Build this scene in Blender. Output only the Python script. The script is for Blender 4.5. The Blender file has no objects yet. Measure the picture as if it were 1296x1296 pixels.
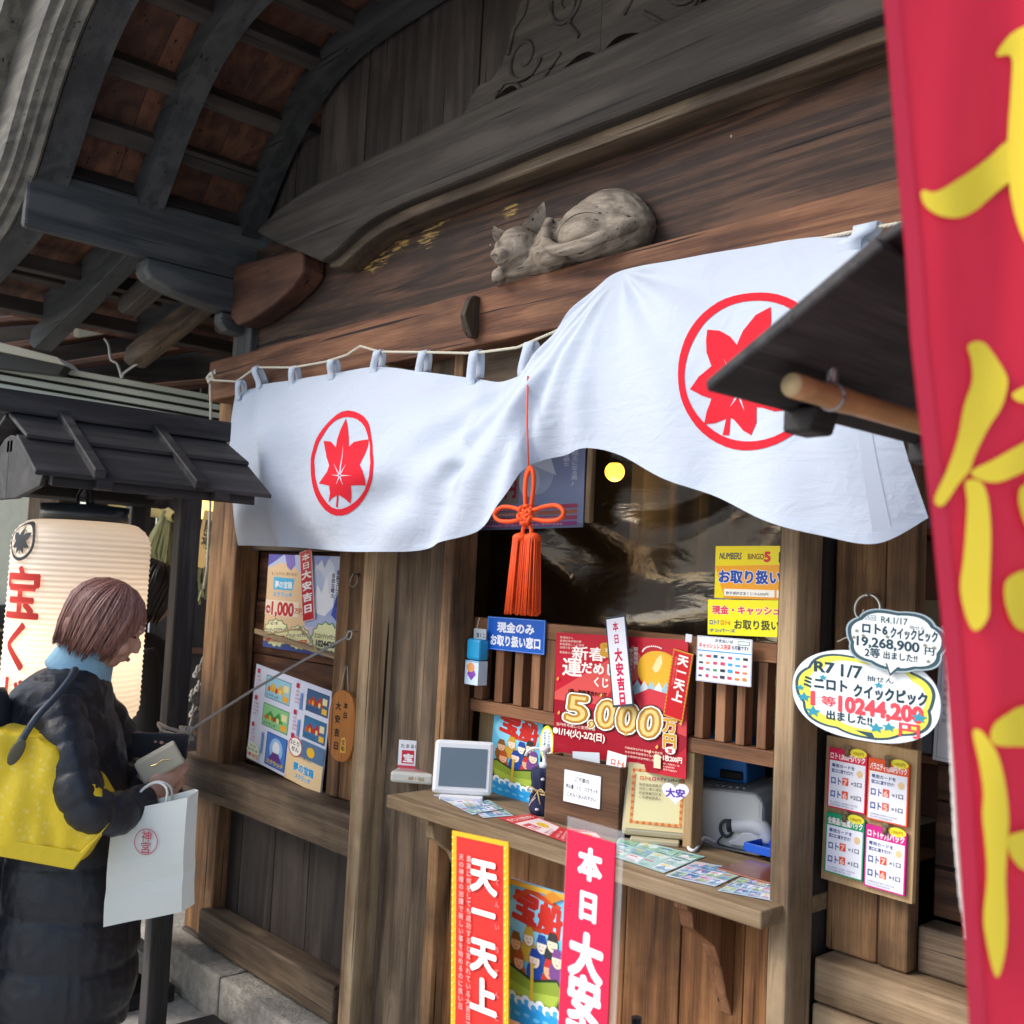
import bpy, bmesh, math, random
from mathutils import Vector, Matrix, noise
R=math.radians; PI=math.pi; rnd=random.Random(7)
scene=bpy.context.scene; COL=scene.collection
# ---------------------------------------------------------------- camera
cam_d=bpy.data.cameras.new('camera'); cam=bpy.data.objects.new('camera',cam_d); COL.objects.link(cam); scene.camera=cam
cam_d.sensor_width=36; cam_d.sensor_height=36; cam_d.lens=36.83; cam_d.clip_start=.02; cam_d.clip_end=400
YAW,PITCH,ROLL=R(47.857),R(3.8776),R(2.8206)
F=Vector((-math.sin(YAW)*math.cos(PITCH),math.cos(YAW)*math.cos(PITCH),math.sin(PITCH)))
r0=Vector((math.cos(YAW),math.sin(YAW),0)); u0=r0.cross(F)
RT=math.cos(ROLL)*r0+math.sin(ROLL)*u0; UP=-math.sin(ROLL)*r0+math.cos(ROLL)*u0
mw=Matrix((RT,UP,-F)).transposed().to_4x4(); mw.translation=Vector((0,-2,1.62)); cam.matrix_world=mw
cam_d.dof.use_dof=True; cam_d.dof.focus_distance=2.7; cam_d.dof.aperture_fstop=5.6
# ---------------------------------------------------------------- daylight
world=bpy.data.worlds.new('World'); scene.world=world; world.use_nodes=True
wn=world.node_tree; wn.nodes.clear()
sky=wn.nodes.new('ShaderNodeTexSky'); sky.sky_type='NISHITA'; sky.sun_disc=False
SUN_EL,SUN_ROT=R(42),R(215)
sky.sun_elevation=SUN_EL; sky.sun_rotation=SUN_ROT; sky.dust_density=2.0
bg=wn.nodes.new('ShaderNodeBackground'); bg.inputs[1].default_value=.15
wo=wn.nodes.new('ShaderNodeOutputWorld'); wn.links.new(sky.outputs[0],bg.inputs[0]); wn.links.new(bg.outputs[0],wo.inputs[0])
sl=bpy.data.lights.new('sun','SUN'); sl.energy=1.2; sl.angle=R(25); sl.color=(1,.95,.88)
sun=bpy.data.objects.new('sun',sl); COL.objects.link(sun)
sdir=Vector((math.sin(SUN_ROT)*math.cos(SUN_EL),math.cos(SUN_ROT)*math.cos(SUN_EL),math.sin(SUN_EL)))
sun.rotation_euler=sdir.to_track_quat('Z','Y').to_euler()
vs=scene.view_settings; vs.view_transform='Standard'; vs.look='None'; vs.gamma=1; vs.use_curve_mapping=False; vs.exposure=.88

# ---------------------------------------------------------------- materials
def lin(h):
    h=h.lstrip('#'); c=[int(h[i:i+2],16)/255 for i in (0,2,4)]
    return tuple((v/12.92 if v<=.04045 else ((v+.055)/1.055)**2.4) for v in c)+(1,)
def newmat(name):
    m=bpy.data.materials.new(name); m.use_nodes=True; nt=m.node_tree
    b=nt.nodes['Principled BSDF']; return m,nt,b
PM={}
def pm(h,rough=.45,metal=0.):
    k=(h,rough,metal)
    if k not in PM:
        m,nt,b=newmat('print_'+h.strip('#')); b.inputs['Base Color'].default_value=lin(h); b.inputs['Roughness'].default_value=rough; b.inputs['Metallic'].default_value=metal
        b.inputs['Specular IOR Level'].default_value=.3
        PM[k]=m
    return PM[k]
def N(nt,t,**kw):
    n=nt.nodes.new(t)
    for k,v in kw.items():
        if k.startswith('i_'): n.inputs[k[2:].replace('_',' ')].default_value=v
        else: setattr(n,k,v)
    return n
def ramp(nt,fac,stops):
    r=nt.nodes.new('ShaderNodeValToRGB'); e=r.color_ramp.elements
    while len(e)<len(stops): e.new(.5)
    for k,(p,c) in enumerate(stops): e[k].position=p; e[k].color=c if len(c)==4 else tuple(c)+(1,)
    nt.links.new(fac,r.inputs[0]); return r.outputs[0]
def mixc(nt,fac,a,b,mode='MIX'):
    n=nt.nodes.new('ShaderNodeMix'); n.data_type='RGBA'; n.blend_type=mode; n.clamp_factor=True
    for s,v in ((0,fac),(6,a),(7,b)):
        if hasattr(v,'is_linked'): nt.links.new(v,n.inputs[s])
        else: n.inputs[s].default_value=v
    return n.outputs[2]
def mth(nt,op,a,b=0.):
    n=nt.nodes.new('ShaderNodeMath'); n.operation=op
    for s,v in ((0,a),(1,b)):
        if hasattr(v,'is_linked'): nt.links.new(v,n.inputs[s])
        else: n.inputs[s].default_value=v
    return n.outputs[0]
def wood(name,dark,mid,light,axis='X',scale=1.,rough=.7,bump=.35,stain=.5,stainc=(.015,.013,.012,1),spec=.3,ring=5.):
    """sawn, weathered timber; grain runs along the given object axis"""
    m,nt,b=newmat(name); L=nt.links
    tc=N(nt,'ShaderNodeTexCoord'); oi=N(nt,'ShaderNodeObjectInfo')
    rv=N(nt,'ShaderNodeVectorMath',operation='SCALE'); rv.inputs[0].default_value=(3.1,7.7,5.3); L.new(oi.outputs['Random'],rv.inputs[3])
    ad=N(nt,'ShaderNodeVectorMath',operation='ADD'); L.new(tc.outputs['Object'],ad.inputs[0]); L.new(rv.outputs[0],ad.inputs[1])
    s=[14.,14.,14.]; s['XYZ'.index(axis)]=1.0
    mp=N(nt,'ShaderNodeMapping'); mp.inputs['Scale'].default_value=[v*scale for v in s]; L.new(ad.outputs[0],mp.inputs[0])
    # annual rings: distorted distance field banded
    warp=N(nt,'ShaderNodeTexNoise',i_Scale=.35,i_Detail=3.,i_Roughness=.5); L.new(mp.outputs[0],warp.inputs['Vector'])
    rg=mth(nt,'MULTIPLY',warp.outputs['Fac'],ring*9)
    rs=mth(nt,'SINE',rg); rs=mth(nt,'MULTIPLY_ADD',rs,.5); nt.nodes[-1].inputs[2].default_value=.5
    s2=[210.,210.,210.]; s2['XYZ'.index(axis)]=7.
    mp2=N(nt,'ShaderNodeMapping'); mp2.inputs['Scale'].default_value=[v*scale for v in s2]; L.new(ad.outputs[0],mp2.inputs[0])
    fib=N(nt,'ShaderNodeTexNoise',i_Scale=1.,i_Detail=6.,i_Roughness=.72); L.new(mp2.outputs[0],fib.inputs['Vector'])
    s3=[26.,26.,26.]; s3['XYZ'.index(axis)]=1.6
    mp3=N(nt,'ShaderNodeMapping'); mp3.inputs['Scale'].default_value=[v*scale for v in s3]; L.new(ad.outputs[0],mp3.inputs[0])
    st=N(nt,'ShaderNodeTexNoise',i_Scale=1.,i_Detail=4.,i_Roughness=.6); L.new(mp3.outputs[0],st.inputs['Vector'])
    f=mth(nt,'ADD',mth(nt,'MULTIPLY',rs,.17),mth(nt,'MULTIPLY',fib.outputs['Fac'],.62)); f=mth(nt,'ADD',f,mth(nt,'MULTIPLY',st.outputs['Fac'],.32))
    s5=[7.,7.,7.]; s5['XYZ'.index(axis)]=1.5
    mp5=N(nt,'ShaderNodeMapping'); mp5.inputs['Scale'].default_value=[q*scale for q in s5]; L.new(ad.outputs[0],mp5.inputs[0])
    vo=N(nt,'ShaderNodeTexVoronoi',i_Scale=1.,i_Randomness=1.); L.new(mp5.outputs[0],vo.inputs['Vector'])
    kn=ramp(nt,vo.outputs['Distance'],[(.05,(1,1,1)),(.19,(.35,.35,.35)),(.30,(0,0,0))])
    kr_=mth(nt,'SINE',mth(nt,'MULTIPLY',vo.outputs['Distance'],75.))
    f=mth(nt,'ADD',f,mth(nt,'MULTIPLY',kn,mth(nt,'MULTIPLY_ADD',kr_,.12))); nt.nodes[-2].inputs[2].default_value=-.24
    col=ramp(nt,f,[(.30,dark),(.52,mid),(.76,light)])
    big=N(nt,'ShaderNodeTexNoise',i_Scale=2.3*scale,i_Detail=5.,i_Roughness=.62); L.new(ad.outputs[0],big.inputs['Vector'])
    sf=ramp(nt,big.outputs['Fac'],[(.42,(0,0,0)),(.68,(stain,)*3)])
    col=mixc(nt,sf,col,stainc)
    # per piece lightness
    v=mth(nt,'MULTIPLY_ADD',oi.outputs['Random'],.5); nt.nodes[-1].inputs[2].default_value=.75
    cr=N(nt,'ShaderNodeCombineColor'); 
    for k in range(3): L.new(v,cr.inputs[k])
    col=mixc(nt,1.,col,cr.outputs[0],'MULTIPLY')
    # dark checks (splits)
    s4=[60.,60.,60.]; s4['XYZ'.index(axis)]=1.1
    mp4=N(nt,'ShaderNodeMapping'); mp4.inputs['Scale'].default_value=[q*scale for q in s4]; L.new(ad.outputs[0],mp4.inputs[0])
    ck=N(nt,'ShaderNodeTexNoise',i_Scale=1.,i_Detail=2.,i_Roughness=.5); L.new(mp4.outputs[0],ck.inputs['Vector'])
    ckm=ramp(nt,ck.outputs['Fac'],[(.285,(1,1,1)),(.32,(0,0,0))])
    col=mixc(nt,ckm,col,tuple(c*.35 for c in dark[:3])+(1,))
    L.new(col,b.inputs['Base Color']); b.inputs['Roughness'].default_value=rough; b.inputs['Specular IOR Level'].default_value=spec
    h=mth(nt,'ADD',mth(nt,'MULTIPLY',f,1.),mth(nt,'MULTIPLY',ckm,-1.2))
    bp=N(nt,'ShaderNodeBump',i_Strength=bump,i_Distance=.004); L.new(h,bp.inputs['Height']); L.new(bp.outputs[0],b.inputs['Normal'])
    return m
WM={}
def W(kind,axis='X'):
    k=(kind,axis)
    if k in WM: return WM[k]
    P={'beam':((.020,.017,.015,1),(.046,.038,.031,1),(.086,.071,.056,1)),
       'purlin':((.026,.028,.029,1),(.052,.056,.058,1),(.092,.094,.092,1)),'rafter':((.018,.020,.021,1),(.036,.038,.039,1),(.062,.063,.062,1)),
       'dark':((.017,.014,.013,1),(.040,.032,.028,1),(.075,.060,.050,1)),
       'redboard':((.04,.017,.012,1),(.115,.048,.028,1),(.20,.088,.048,1)),
       'panel':((.018,.009,.006,1),(.078,.034,.018,1),(.175,.080,.042,1)),
       'lintel':((.032,.014,.009,1),(.155,.062,.031,1),(.32,.15,.075,1)),
       'post':((.036,.018,.009,1),(.185,.095,.042,1),(.42,.235,.105,1)),
       'grey':((.030,.020,.014,1),(.100,.068,.043,1),(.215,.155,.10,1)),
       'tan':((.08,.048,.026,1),(.29,.195,.11,1),(.48,.35,.21,1)),
       'honey':((.05,.020,.008,1),(.25,.105,.038,1),(.46,.23,.09,1)),
       'lattice':((.07,.028,.013,1),(.23,.10,.045,1),(.38,.19,.095,1)),
       'counter':((.10,.065,.035,1),(.23,.16,.09,1),(.36,.27,.17,1)),
       'pine':((.28,.17,.08,1),(.42,.28,.14,1),(.52,.37,.2,1)),
       'black':((.007,.007,.008,1),(.021,.020,.022,1),(.060,.056,.056,1)),
       'barge':((.06,.058,.053,1),(.13,.122,.105,1),(.235,.215,.17,1)),
       'cat':((.07,.055,.043,1),(.24,.195,.15,1),(.42,.36,.285,1)),
       'box':((.06,.028,.014,1),(.16,.080,.040,1),(.29,.16,.085,1))}[kind]
    kw=dict(stain=.55)
    if kind in('pine','counter'): kw=dict(stain=.15,bump=.15,stainc=(.1,.06,.03,1))
    if kind=='black': kw=dict(stain=.5,bump=.3,rough=.6,spec=.35)
    if kind=='cat': kw=dict(stain=.75,bump=1.,scale=1.6,stainc=(.09,.06,.04,1),ring=7)
    if kind in('lattice','honey'): kw=dict(stain=.25,spec=.35,rough=.55)
    if kind=='honey': kw=dict(stain=.7,rough=.5,stainc=(.03,.013,.006,1),ring=8)
    if kind=='lintel': kw=dict(stain=.5,ring=8,stainc=(.03,.015,.012,1))
    if kind=='panel': kw=dict(stain=.5,ring=9)
    if kind=='post': kw=dict(stain=.7)
    if kind in('rafter','beam','purlin','barge'): kw=dict(stain=.28,bump=.22)
    WM[k]=wood('wood_'+kind+'_'+axis,*P,axis=axis,**kw); return WM[k]
def simple(name,c,rough=.5,metal=0.,spec=.5,bumpscale=0,bump=.2,var=0.,emit=None,es=0.,coat=0.):
    m,nt,b=newmat(name); c=tuple(c[:3])+(1,)
    b.inputs['Base Color'].default_value=c; b.inputs['Roughness'].default_value=rough; b.inputs['Metallic'].default_value=metal; b.inputs['Specular IOR Level'].default_value=spec
    b.inputs['Coat Weight'].default_value=coat
    if bumpscale:
        tc=N(nt,'ShaderNodeTexCoord'); n=N(nt,'ShaderNodeTexNoise',i_Scale=bumpscale,i_Detail=6.,i_Roughness=.6); nt.links.new(tc.outputs['Object'],n.inputs['Vector'])
        bp=N(nt,'ShaderNodeBump',i_Strength=bump,i_Distance=.01); nt.links.new(n.outputs['Fac'],bp.inputs['Height']); nt.links.new(bp.outputs[0],b.inputs['Normal'])
        if var:
            n2=N(nt,'ShaderNodeTexNoise',i_Scale=bumpscale*.3,i_Detail=6.,i_Roughness=.65); nt.links.new(tc.outputs['Object'],n2.inputs['Vector'])
            nt.links.new(ramp(nt,n2.outputs['Fac'],[(.3,tuple(v*(1-var) for v in c[:3])),(.7,tuple(min(1,v*(1+var)) for v in c[:3]))]),b.inputs['Base Color'])
    if emit: b.inputs['Emission Color'].default_value=tuple(emit[:3])+(1,); b.inputs['Emission Strength'].default_value=es
    return m

# ---------------------------------------------------------------- mesh helpers
class MB:
    def __init__(s): s.v=[]; s.f=[]; s.m=[]
    def add(s,vs,fs,mi=0):
        o=len(s.v); s.v+= [tuple(v) for v in vs]; s.f+=[tuple(i+o for i in f) for f in fs]; s.m+=[mi]*len(fs); return s
    def box(s,x0,x1,y0,y1,z0,z1,mi=0):
        vs=[(x,y,z) for z in(z0,z1) for y in(y0,y1) for x in(x0,x1)]
        return s.add(vs,[(0,2,3,1),(4,5,7,6),(0,1,5,4),(2,6,7,3),(0,4,6,2),(1,3,7,5)],mi)
    def hexa(s,b,t,mi=0):   # two quads, b & t in the same order
        return s.add(list(b)+list(t),[(3,2,1,0),(4,5,6,7),(0,1,5,4),(1,2,6,5),(2,3,7,6),(3,0,4,7)],mi)
    def prism(s,poly,axis,d0,d1,mi=0):   # poly in the two remaining axes (in xyz order)
        def P(a,b,d): return (d,a,b) if axis=='X' else (a,d,b) if axis=='Y' else (a,b,d)
        n=len(poly); vs=[P(a,b,d0) for a,b in poly]+[P(a,b,d1) for a,b in poly]
        return s.add(vs,[tuple(range(n)),tuple(range(2*n-1,n-1,-1))]+[(i,i+n,(i+1)%n+n,(i+1)%n) for i in range(n)],mi)
    def loft(s,rings,mi=0,cap=True,close=True):
        n=len(rings[0]); vs=[p for r in rings for p in r]; fs=[]
        for k in range(len(rings)-1):
            for i in range(n if close else n-1):
                a=k*n+i; b=k*n+(i+1)%n; fs.append((a,b,b+n,a+n))
        if cap: fs.append(tuple(range(n-1,-1,-1))); fs.append(tuple((len(rings)-1)*n+i for i in range(n)))
        return s.add(vs,fs,mi)
    def tube(s,pts,rad,n=8,mi=0,cap=True,flat=1.):
        pts=[Vector(p) for p in pts]; rings=[]; up=None
        if not hasattr(rad,'__len__'): rad=[rad]*len(pts)
        for k,p in enumerate(pts):
            t=(pts[min(k+1,len(pts)-1)]-pts[max(k-1,0)])
            t=t.normalized() if t.length>1e-9 else Vector((0,0,1))
            if up is None: up=Vector((0,0,1)) if abs(t.z)<.9 else Vector((1,0,0))
            a=t.cross(up); a=a.normalized() if a.length>1e-6 else t.orthogonal().normalized(); up=a.cross(t).normalized()
            rings.append([p+a*math.cos(2*PI*i/n)*rad[k]*flat+up*math.sin(2*PI*i/n)*rad[k] for i in range(n)])
        return s.loft(rings,mi,cap)
    def ell(s,c,r,rot=None,n=16,m=10,mi=0):
        c=Vector(c); rings=[]
        M3=rot.to_3x3() if rot else Matrix.Identity(3)
        for j in range(1,m):
            th=PI*j/m; rings.append([c+M3@Vector((r[0]*math.sin(th)*math.cos(2*PI*i/n),r[1]*math.sin(th)*math.sin(2*PI*i/n),-r[2]*math.cos(th))) for i in range(n)])
        vs=[p for q in rings for p in q]; b=len(vs); vs+=[c+M3@Vector((0,0,-r[2])),c+M3@Vector((0,0,r[2]))]; fs=[]
        for k in range(m-2):
            for i in range(n): a=k*n+i; e=k*n+(i+1)%n; fs.append((a,e,e+n,a+n))
        for i in range(n): fs.append((b,(i+1)%n,i)); fs.append((b+1,(m-2)*n+i,(m-2)*n+(i+1)%n))
        return s.add(vs,fs,mi)
    def build(s,name,mats,parent=None,smooth=False,bevel=0.,loc=None,kind=None,sub=0):
        me=bpy.data.meshes.new(name); me.from_pydata(s.v,[],s.f)
        if not isinstance(mats,(list,tuple)): mats=[mats]
        for m in mats: me.materials.append(m)
        me.polygons.foreach_set('material_index',s.m)
        if smooth: me.polygons.foreach_set('use_smooth',[True]*len(s.f))
        me.update()
        o=bpy.data.objects.new(name,me); COL.objects.link(o)
        if parent: o.parent=parent
        if loc: o.location=loc
        if bevel:
            b=o.modifiers.new('bevel','BEVEL'); b.width=bevel; b.segments=2; b.limit_method='ANGLE'; b.angle_limit=R(40)
        if sub: q=o.modifiers.new('sub','SUBSURF'); q.levels=sub; q.render_levels=sub
        if kind: o['kind']=kind
        return o
def tag(o,label,cat,group=None):
    o['label']=label; o['category']=cat
    if group: o['group']=group
    return o
def thing(name,label,cat,loc=(0,0,0),rz=0,group=None):
    o=bpy.data.objects.new(name,None); COL.objects.link(o); o.location=loc; o.rotation_euler=(0,0,rz); o.empty_display_size=.1
    return tag(o,label,cat,group)
def bx(name,x0,x1,y0,y1,z0,z1,m,parent=None,bevel=.003,kind=None):
    return MB().box(x0,x1,y0,y1,z0,z1).build(name,m,parent,bevel=bevel,kind=kind)
def lerp(a,b,t): return a+(b-a)*t
def sm(x): x=max(0.,min(1.,x)); return x*x*(3-2*x)
def interp(pts,t):   # Catmull-Rom through tuples, t in 0..1
    n=len(pts)-1; x=max(0,min(.99999,t))*n; i=int(x); f=x-i
    p=[Vector(pts[max(0,min(n,i+k))]) for k in(-1,0,1,2)]
    return .5*((2*p[1])+(p[2]-p[0])*f+(2*p[0]-5*p[1]+4*p[2]-p[3])*f*f+(3*p[1]-p[0]-3*p[2]+p[3])*f**3)
def curve(pts,n): return [interp(pts,k/(n-1)) for k in range(n)]
def remeshed(mb,voxel,smooth=4,fn=None):
    me=bpy.data.meshes.new('tmp'); me.from_pydata(mb.v,[],mb.f); o=bpy.data.objects.new('tmp',me); COL.objects.link(o)
    r=o.modifiers.new('r','REMESH'); r.mode='VOXEL'; r.voxel_size=voxel
    if smooth: s=o.modifiers.new('s','SMOOTH'); s.factor=.5; s.iterations=smooth
    dg=bpy.context.evaluated_depsgraph_get(); dg.update(); out=bpy.data.meshes.new_from_object(o.evaluated_get(dg))
    bpy.data.objects.remove(o); bpy.data.meshes.remove(me)
    if fn:
        nm=[v.normal.copy() for v in out.vertices]
        for v,nn in zip(out.vertices,nm): v.co=fn(v.co,nn)
    out.polygons.foreach_set('use_smooth',[True]*len(out.polygons)); out.update(); return out
def meshobj(name,me,mats,parent=None):
    me.name=name; me.materials.clear()
    for m in (mats if isinstance(mats,(list,tuple)) else [mats]): me.materials.append(m)
    o=bpy.data.objects.new(name,me); COL.objects.link(o)
    if parent: o.parent=parent
    return o

# ---------------------------------------------------------------- flat print (posters, signs)
TX={}
def glyphs(ch,bold=0.,shear=0.):
    # thicker strokes: the outline is swelled a little, then the letter is laid down again round a small circle
    if bold>.014:
        base,bf=glyphs(ch,0.,shear); e=min(.13,bold); vs=[];fs=[]
        cs=[(e,2*PI*q/8) for q in range(8)] if e<=.04 else [(e,2*PI*q/14) for q in range(14)]+[(e*.55,2*PI*q/6) for q in range(6)]
        for e_,an in cs:
            o=len(vs); vs+=[(x+e_*math.cos(an),y+e_*math.sin(an)) for x,y in base]; fs+=[tuple(i+o for i in f) for f in bf]
        TX.setdefault((ch,bold,shear),(vs,fs)); return vs,fs
    k=(ch,bold,shear)
    if k not in TX:
        c=bpy.data.curves.new('g','FONT'); c.body=ch; c.size=1; c.resolution_u=3; c.offset=0; c.shear=shear
        o=bpy.data.objects.new('g',c); me=bpy.data.meshes.new_from_object(o)
        vs=[(v.co.x,v.co.y) for v in me.vertices]; fs=[tuple(p.vertices) for p in me.polygons]
        bpy.data.objects.remove(o); bpy.data.meshes.remove(me); bpy.data.curves.remove(c)
        TX[k]=(vs,fs)
    return TX[k]
def nst(b): return 1 if b<=.014 else (8 if b<=.04 else 20)
class Print:
    """coloured flat print in local u (right), v (up) metres; each layer lies a hair above the one before"""
    def __init__(s,w,h,base='#f4f6fb',th=.003,rough=.35):
        s.w,s.h=w,h; s.mb=MB(); s.mats=[]; s.z=0.; s.rough=rough; s.th=th; s.step=.00004
        if base: s.mb.box(0,w,0,th,0,h,s.mi(base))
    def mi(s,c):
        m=c if not isinstance(c,str) else pm(c,s.rough)
        if m not in s.mats: s.mats.append(m)
        return s.mats.index(m)
    def raw(s,vs,fs,c,up=True,st=1):
        if up: s.z+=s.step
        m=max(1,st); L=len(vs)//m
        s.mb.add([(a,-s.z-.000004*(i//L if L else 0),b) for i,(a,b) in enumerate(vs)],fs,s.mi(c))
        if m>1: s.z+=.000005*m
    def rect(s,x,y,w,h,c,rot=0.):
        q=[(0,0),(w,0),(w,h),(0,h)]; r=R(rot); cx,cy=x+w/2,y+h/2
        q=[(x+a-cx,y+b-cy) for a,b in q]; q=[(cx+a*math.cos(r)-b*math.sin(r),cy+a*math.sin(r)+b*math.cos(r)) for a,b in q]
        s.raw(q,[(0,1,2,3)],c)
    def poly(s,p,c): s.raw(p,[tuple(range(len(p)))],c)
    def ell(s,x,y,a,b,c,n=24): s.poly([(x+a*math.cos(2*PI*k/n),y+b*math.sin(2*PI*k/n)) for k in range(n)],c)
    def ring(s,x,y,a,b,t,c,n=40):
        vs=[(x+a*math.cos(2*PI*k/n),y+b*math.sin(2*PI*k/n)) for k in range(n)]+[(x+(a-t)*math.cos(2*PI*k/n),y+(b-t)*math.sin(2*PI*k/n)) for k in range(n)]
        s.raw(vs,[(k,(k+1)%n,(k+1)%n+n,k+n) for k in range(n)],c)
    def star(s,x,y,r,c): s.poly([(x+(r if k%2==0 else r*.45)*math.sin(PI*k/5),y+(r if k%2==0 else r*.45)*math.cos(PI*k/5)) for k in range(10)],c)
    def frame(s,m,t,c):
        w,h=s.w,s.h
        for a in ((m,m,w-2*m,t),(m,h-m-t,w-2*m,t),(m,m+t,t,h-2*m-2*t),(w-m-t,m+t,t,h-2*m-2*t)): s.rect(*a,c)
    def text(s,t,x,y,size,c,bold=0.,w=None,shear=0.,rot=0.,center=False,outline=None,ob=.035,fitw=None):
        """y is the base line; fitw squeezes the line to that width"""
        vs,fs=glyphs(t,bold,shear)
        if not vs: return
        x1=max(v[0] for v in vs); x0=min(v[0] for v in vs); sx=size
        if fitw: sx=fitw/max(1e-6,(x1-x0)); ox=-x0*sx
        else: ox=0
        if center: ox=-(x0+x1)/2*sx
        r=R(rot)
        def T(V,k=1.): return [(x+(a*sx+ox)*math.cos(r)-b*size*math.sin(r),y+(a*sx+ox)*math.sin(r)+b*size*math.cos(r)) for a,b in V]
        if outline:
            v2,f2=glyphs(t,bold+ob,shear); s.raw(T(v2),f2,outline,st=nst(bold+ob))
        s.raw(T(vs),fs,c,st=nst(bold))
    def vtext(s,t,x,y,size,c,bold=0.,step=None,sizes=None,outline=None,ob=.035,wide=1.):
        """vertical writing, x = centre, y = top"""
        s.z+=s.step*3
        for k,ch in enumerate(t):
            sz=sizes[k] if sizes else size
            if ch not in ' 　':
                g='｜' if ch=='ー' else ch
                vs,fs=glyphs(g,bold)
                if outline:
                    v2,f2=glyphs(g,bold+ob); m2=nst(bold+ob); L2=max(1,len(v2)//m2); s.mb.add([(x+(a-.5)*sz*wide,-s.z+.00002-.000002*(i//L2),y-sz*.86+b*sz) for i,(a,b) in enumerate(v2)],f2,s.mi(outline))
                m1=nst(bold); L1=max(1,len(vs)//m1); s.mb.add([(x+(a-.5)*sz*wide,-s.z-.00002-.000002*(i//L1),y-sz*.86+b*sz) for i,(a,b) in enumerate(vs)],fs,s.mi(c))
            y-=(step or sz)
    def lines(s,x,y,w,n,dy,size,c,seed=1):
        """rows of small print too small to read"""
        rr=random.Random(seed); pool='宝くじ当選金額発売期間販売所番号抽せん日本数等円枚組全国共通'
        for k in range(n):
            m=max(2,int(w/size*rr.uniform(.7,1.)))
            s.text(''.join(rr.choice(pool) for _ in range(m)),x,y-k*dy,size,c)
    def build(s,name,place,parent=None,lean=0.,yaw=0.):
        cx,Y,cz,w,h,rot=place
        s.mb.v=[((a-s.w/2)*w/s.w,b,(c-s.h/2)*h/s.h) for a,b,c in s.mb.v]
        o=s.mb.build(name,s.mats,parent)
        o.matrix_world=Matrix.Translation((cx,Y,cz))@Matrix.Rotation(yaw,4,'Z')@Matrix.Rotation(lean,4,'X')@Matrix.Rotation(-R(rot),4,'Y')
        return o
def wrap(vs,fs,fn,cell):
    """cut a flat polygon mesh by a grid and lay it on a curved surface"""
    bm=bmesh.new(); V=[bm.verts.new((a,b,0)) for a,b in vs]
    for f in fs:
        try: bm.faces.new([V[i] for i in f])
        except ValueError: pass
    xs=[a for a,b in vs]; ys=[b for a,b in vs]
    for ax,arr in ((0,xs),(1,ys)):
        q=math.floor(min(arr)/cell)*cell+cell
        while q<max(arr):
            no=(1,0,0) if ax==0 else (0,1,0); co=(q,0,0) if ax==0 else (0,q,0)
            bmesh.ops.bisect_plane(bm,geom=bm.verts[:]+bm.edges[:]+bm.faces[:],plane_co=co,plane_no=no); q+=cell
    bm.verts.index_update(); out=[tuple(fn(v.co.x,v.co.y)) for v in bm.verts]; of=[tuple(v.index for v in f.verts) for f in bm.faces]; bm.free()
    return out,of

# ================================================================ GROUND
XC=-1.87
m_ground=simple('paving',(.52,.50,.46),.85,bumpscale=60,bump=.5,var=.3)
g=MB().box(-40,40,-40,40,-.3,0).build('ground',m_ground,kind='structure')
m_stone=simple('stone',(.33,.31,.27),.9,bumpscale=90,bump=.9,var=.35)
for k in range(5):
    bx('stone_kerb',-4.6+k*1.1,-3.506+k*1.1,-.13,.5,0,.165,m_stone,bevel=.012,kind='structure')
# ================================================================ THE WOODEN BOOTH BUILDING
B=thing('wooden_ticket_booth','weathered dark timber booth with curved gable roof, big arched beam and a sales window','building',(XC,0,0))
def lb(o):   # keep world position under the building root
    o.parent=B; o.matrix_parent_inverse=Matrix.Translation((-XC,0,0)); return o
def bb(name,x0,x1,y0,y1,z0,z1,m,bevel=.003): return lb(bx(name,x0,x1,y0,y1,z0,z1,m,None,bevel))
CP=[(0,3.52),(.78,3.513),(1.114,3.503),(1.27,3.487),(1.41,3.45),(1.55,3.38),(1.67,3.287),(1.77,3.185),(1.85,3.085),(1.96,2.96),(2.10,2.875),(2.28,2.81),(2.66,2.74),(3.3,2.63)]
def arc(t,side):   # t 0..1 centre to eave
    p=interp(CP,t); return XC+side*p[0],p[1]
def arcn(t,side):
    a=arc(max(0,t-.01),side); b=arc(min(1,t+.01),side); dx,dz=b[0]-a[0],b[1]-a[1]; l=math.hypot(dx,dz)
    n=(-dz/l,dx/l); return n if n[1]>0 else (-n[0],-n[1])
def swept(name,prof,mat,t0=-1.,t1=1.,seg=64,smooth=False):   # prof: list of (Y, offset above the curve)
    mb=MB(); rings=[]
    for k in range(seg+1):
        t=lerp(t0,t1,k/seg); s=1 if t>=0 else -1; x,z=arc(abs(t),s); n=arcn(abs(t),s)
        rings.append([(x+n[0]*o,y,z+n[1]*o) for y,o in prof])
    return lb(mb.loft(rings).build(name,mat,None,smooth))
D=W('dark'); BE=W('beam'); PU=W('purlin','Y'); RB=W('redboard','X')
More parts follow.
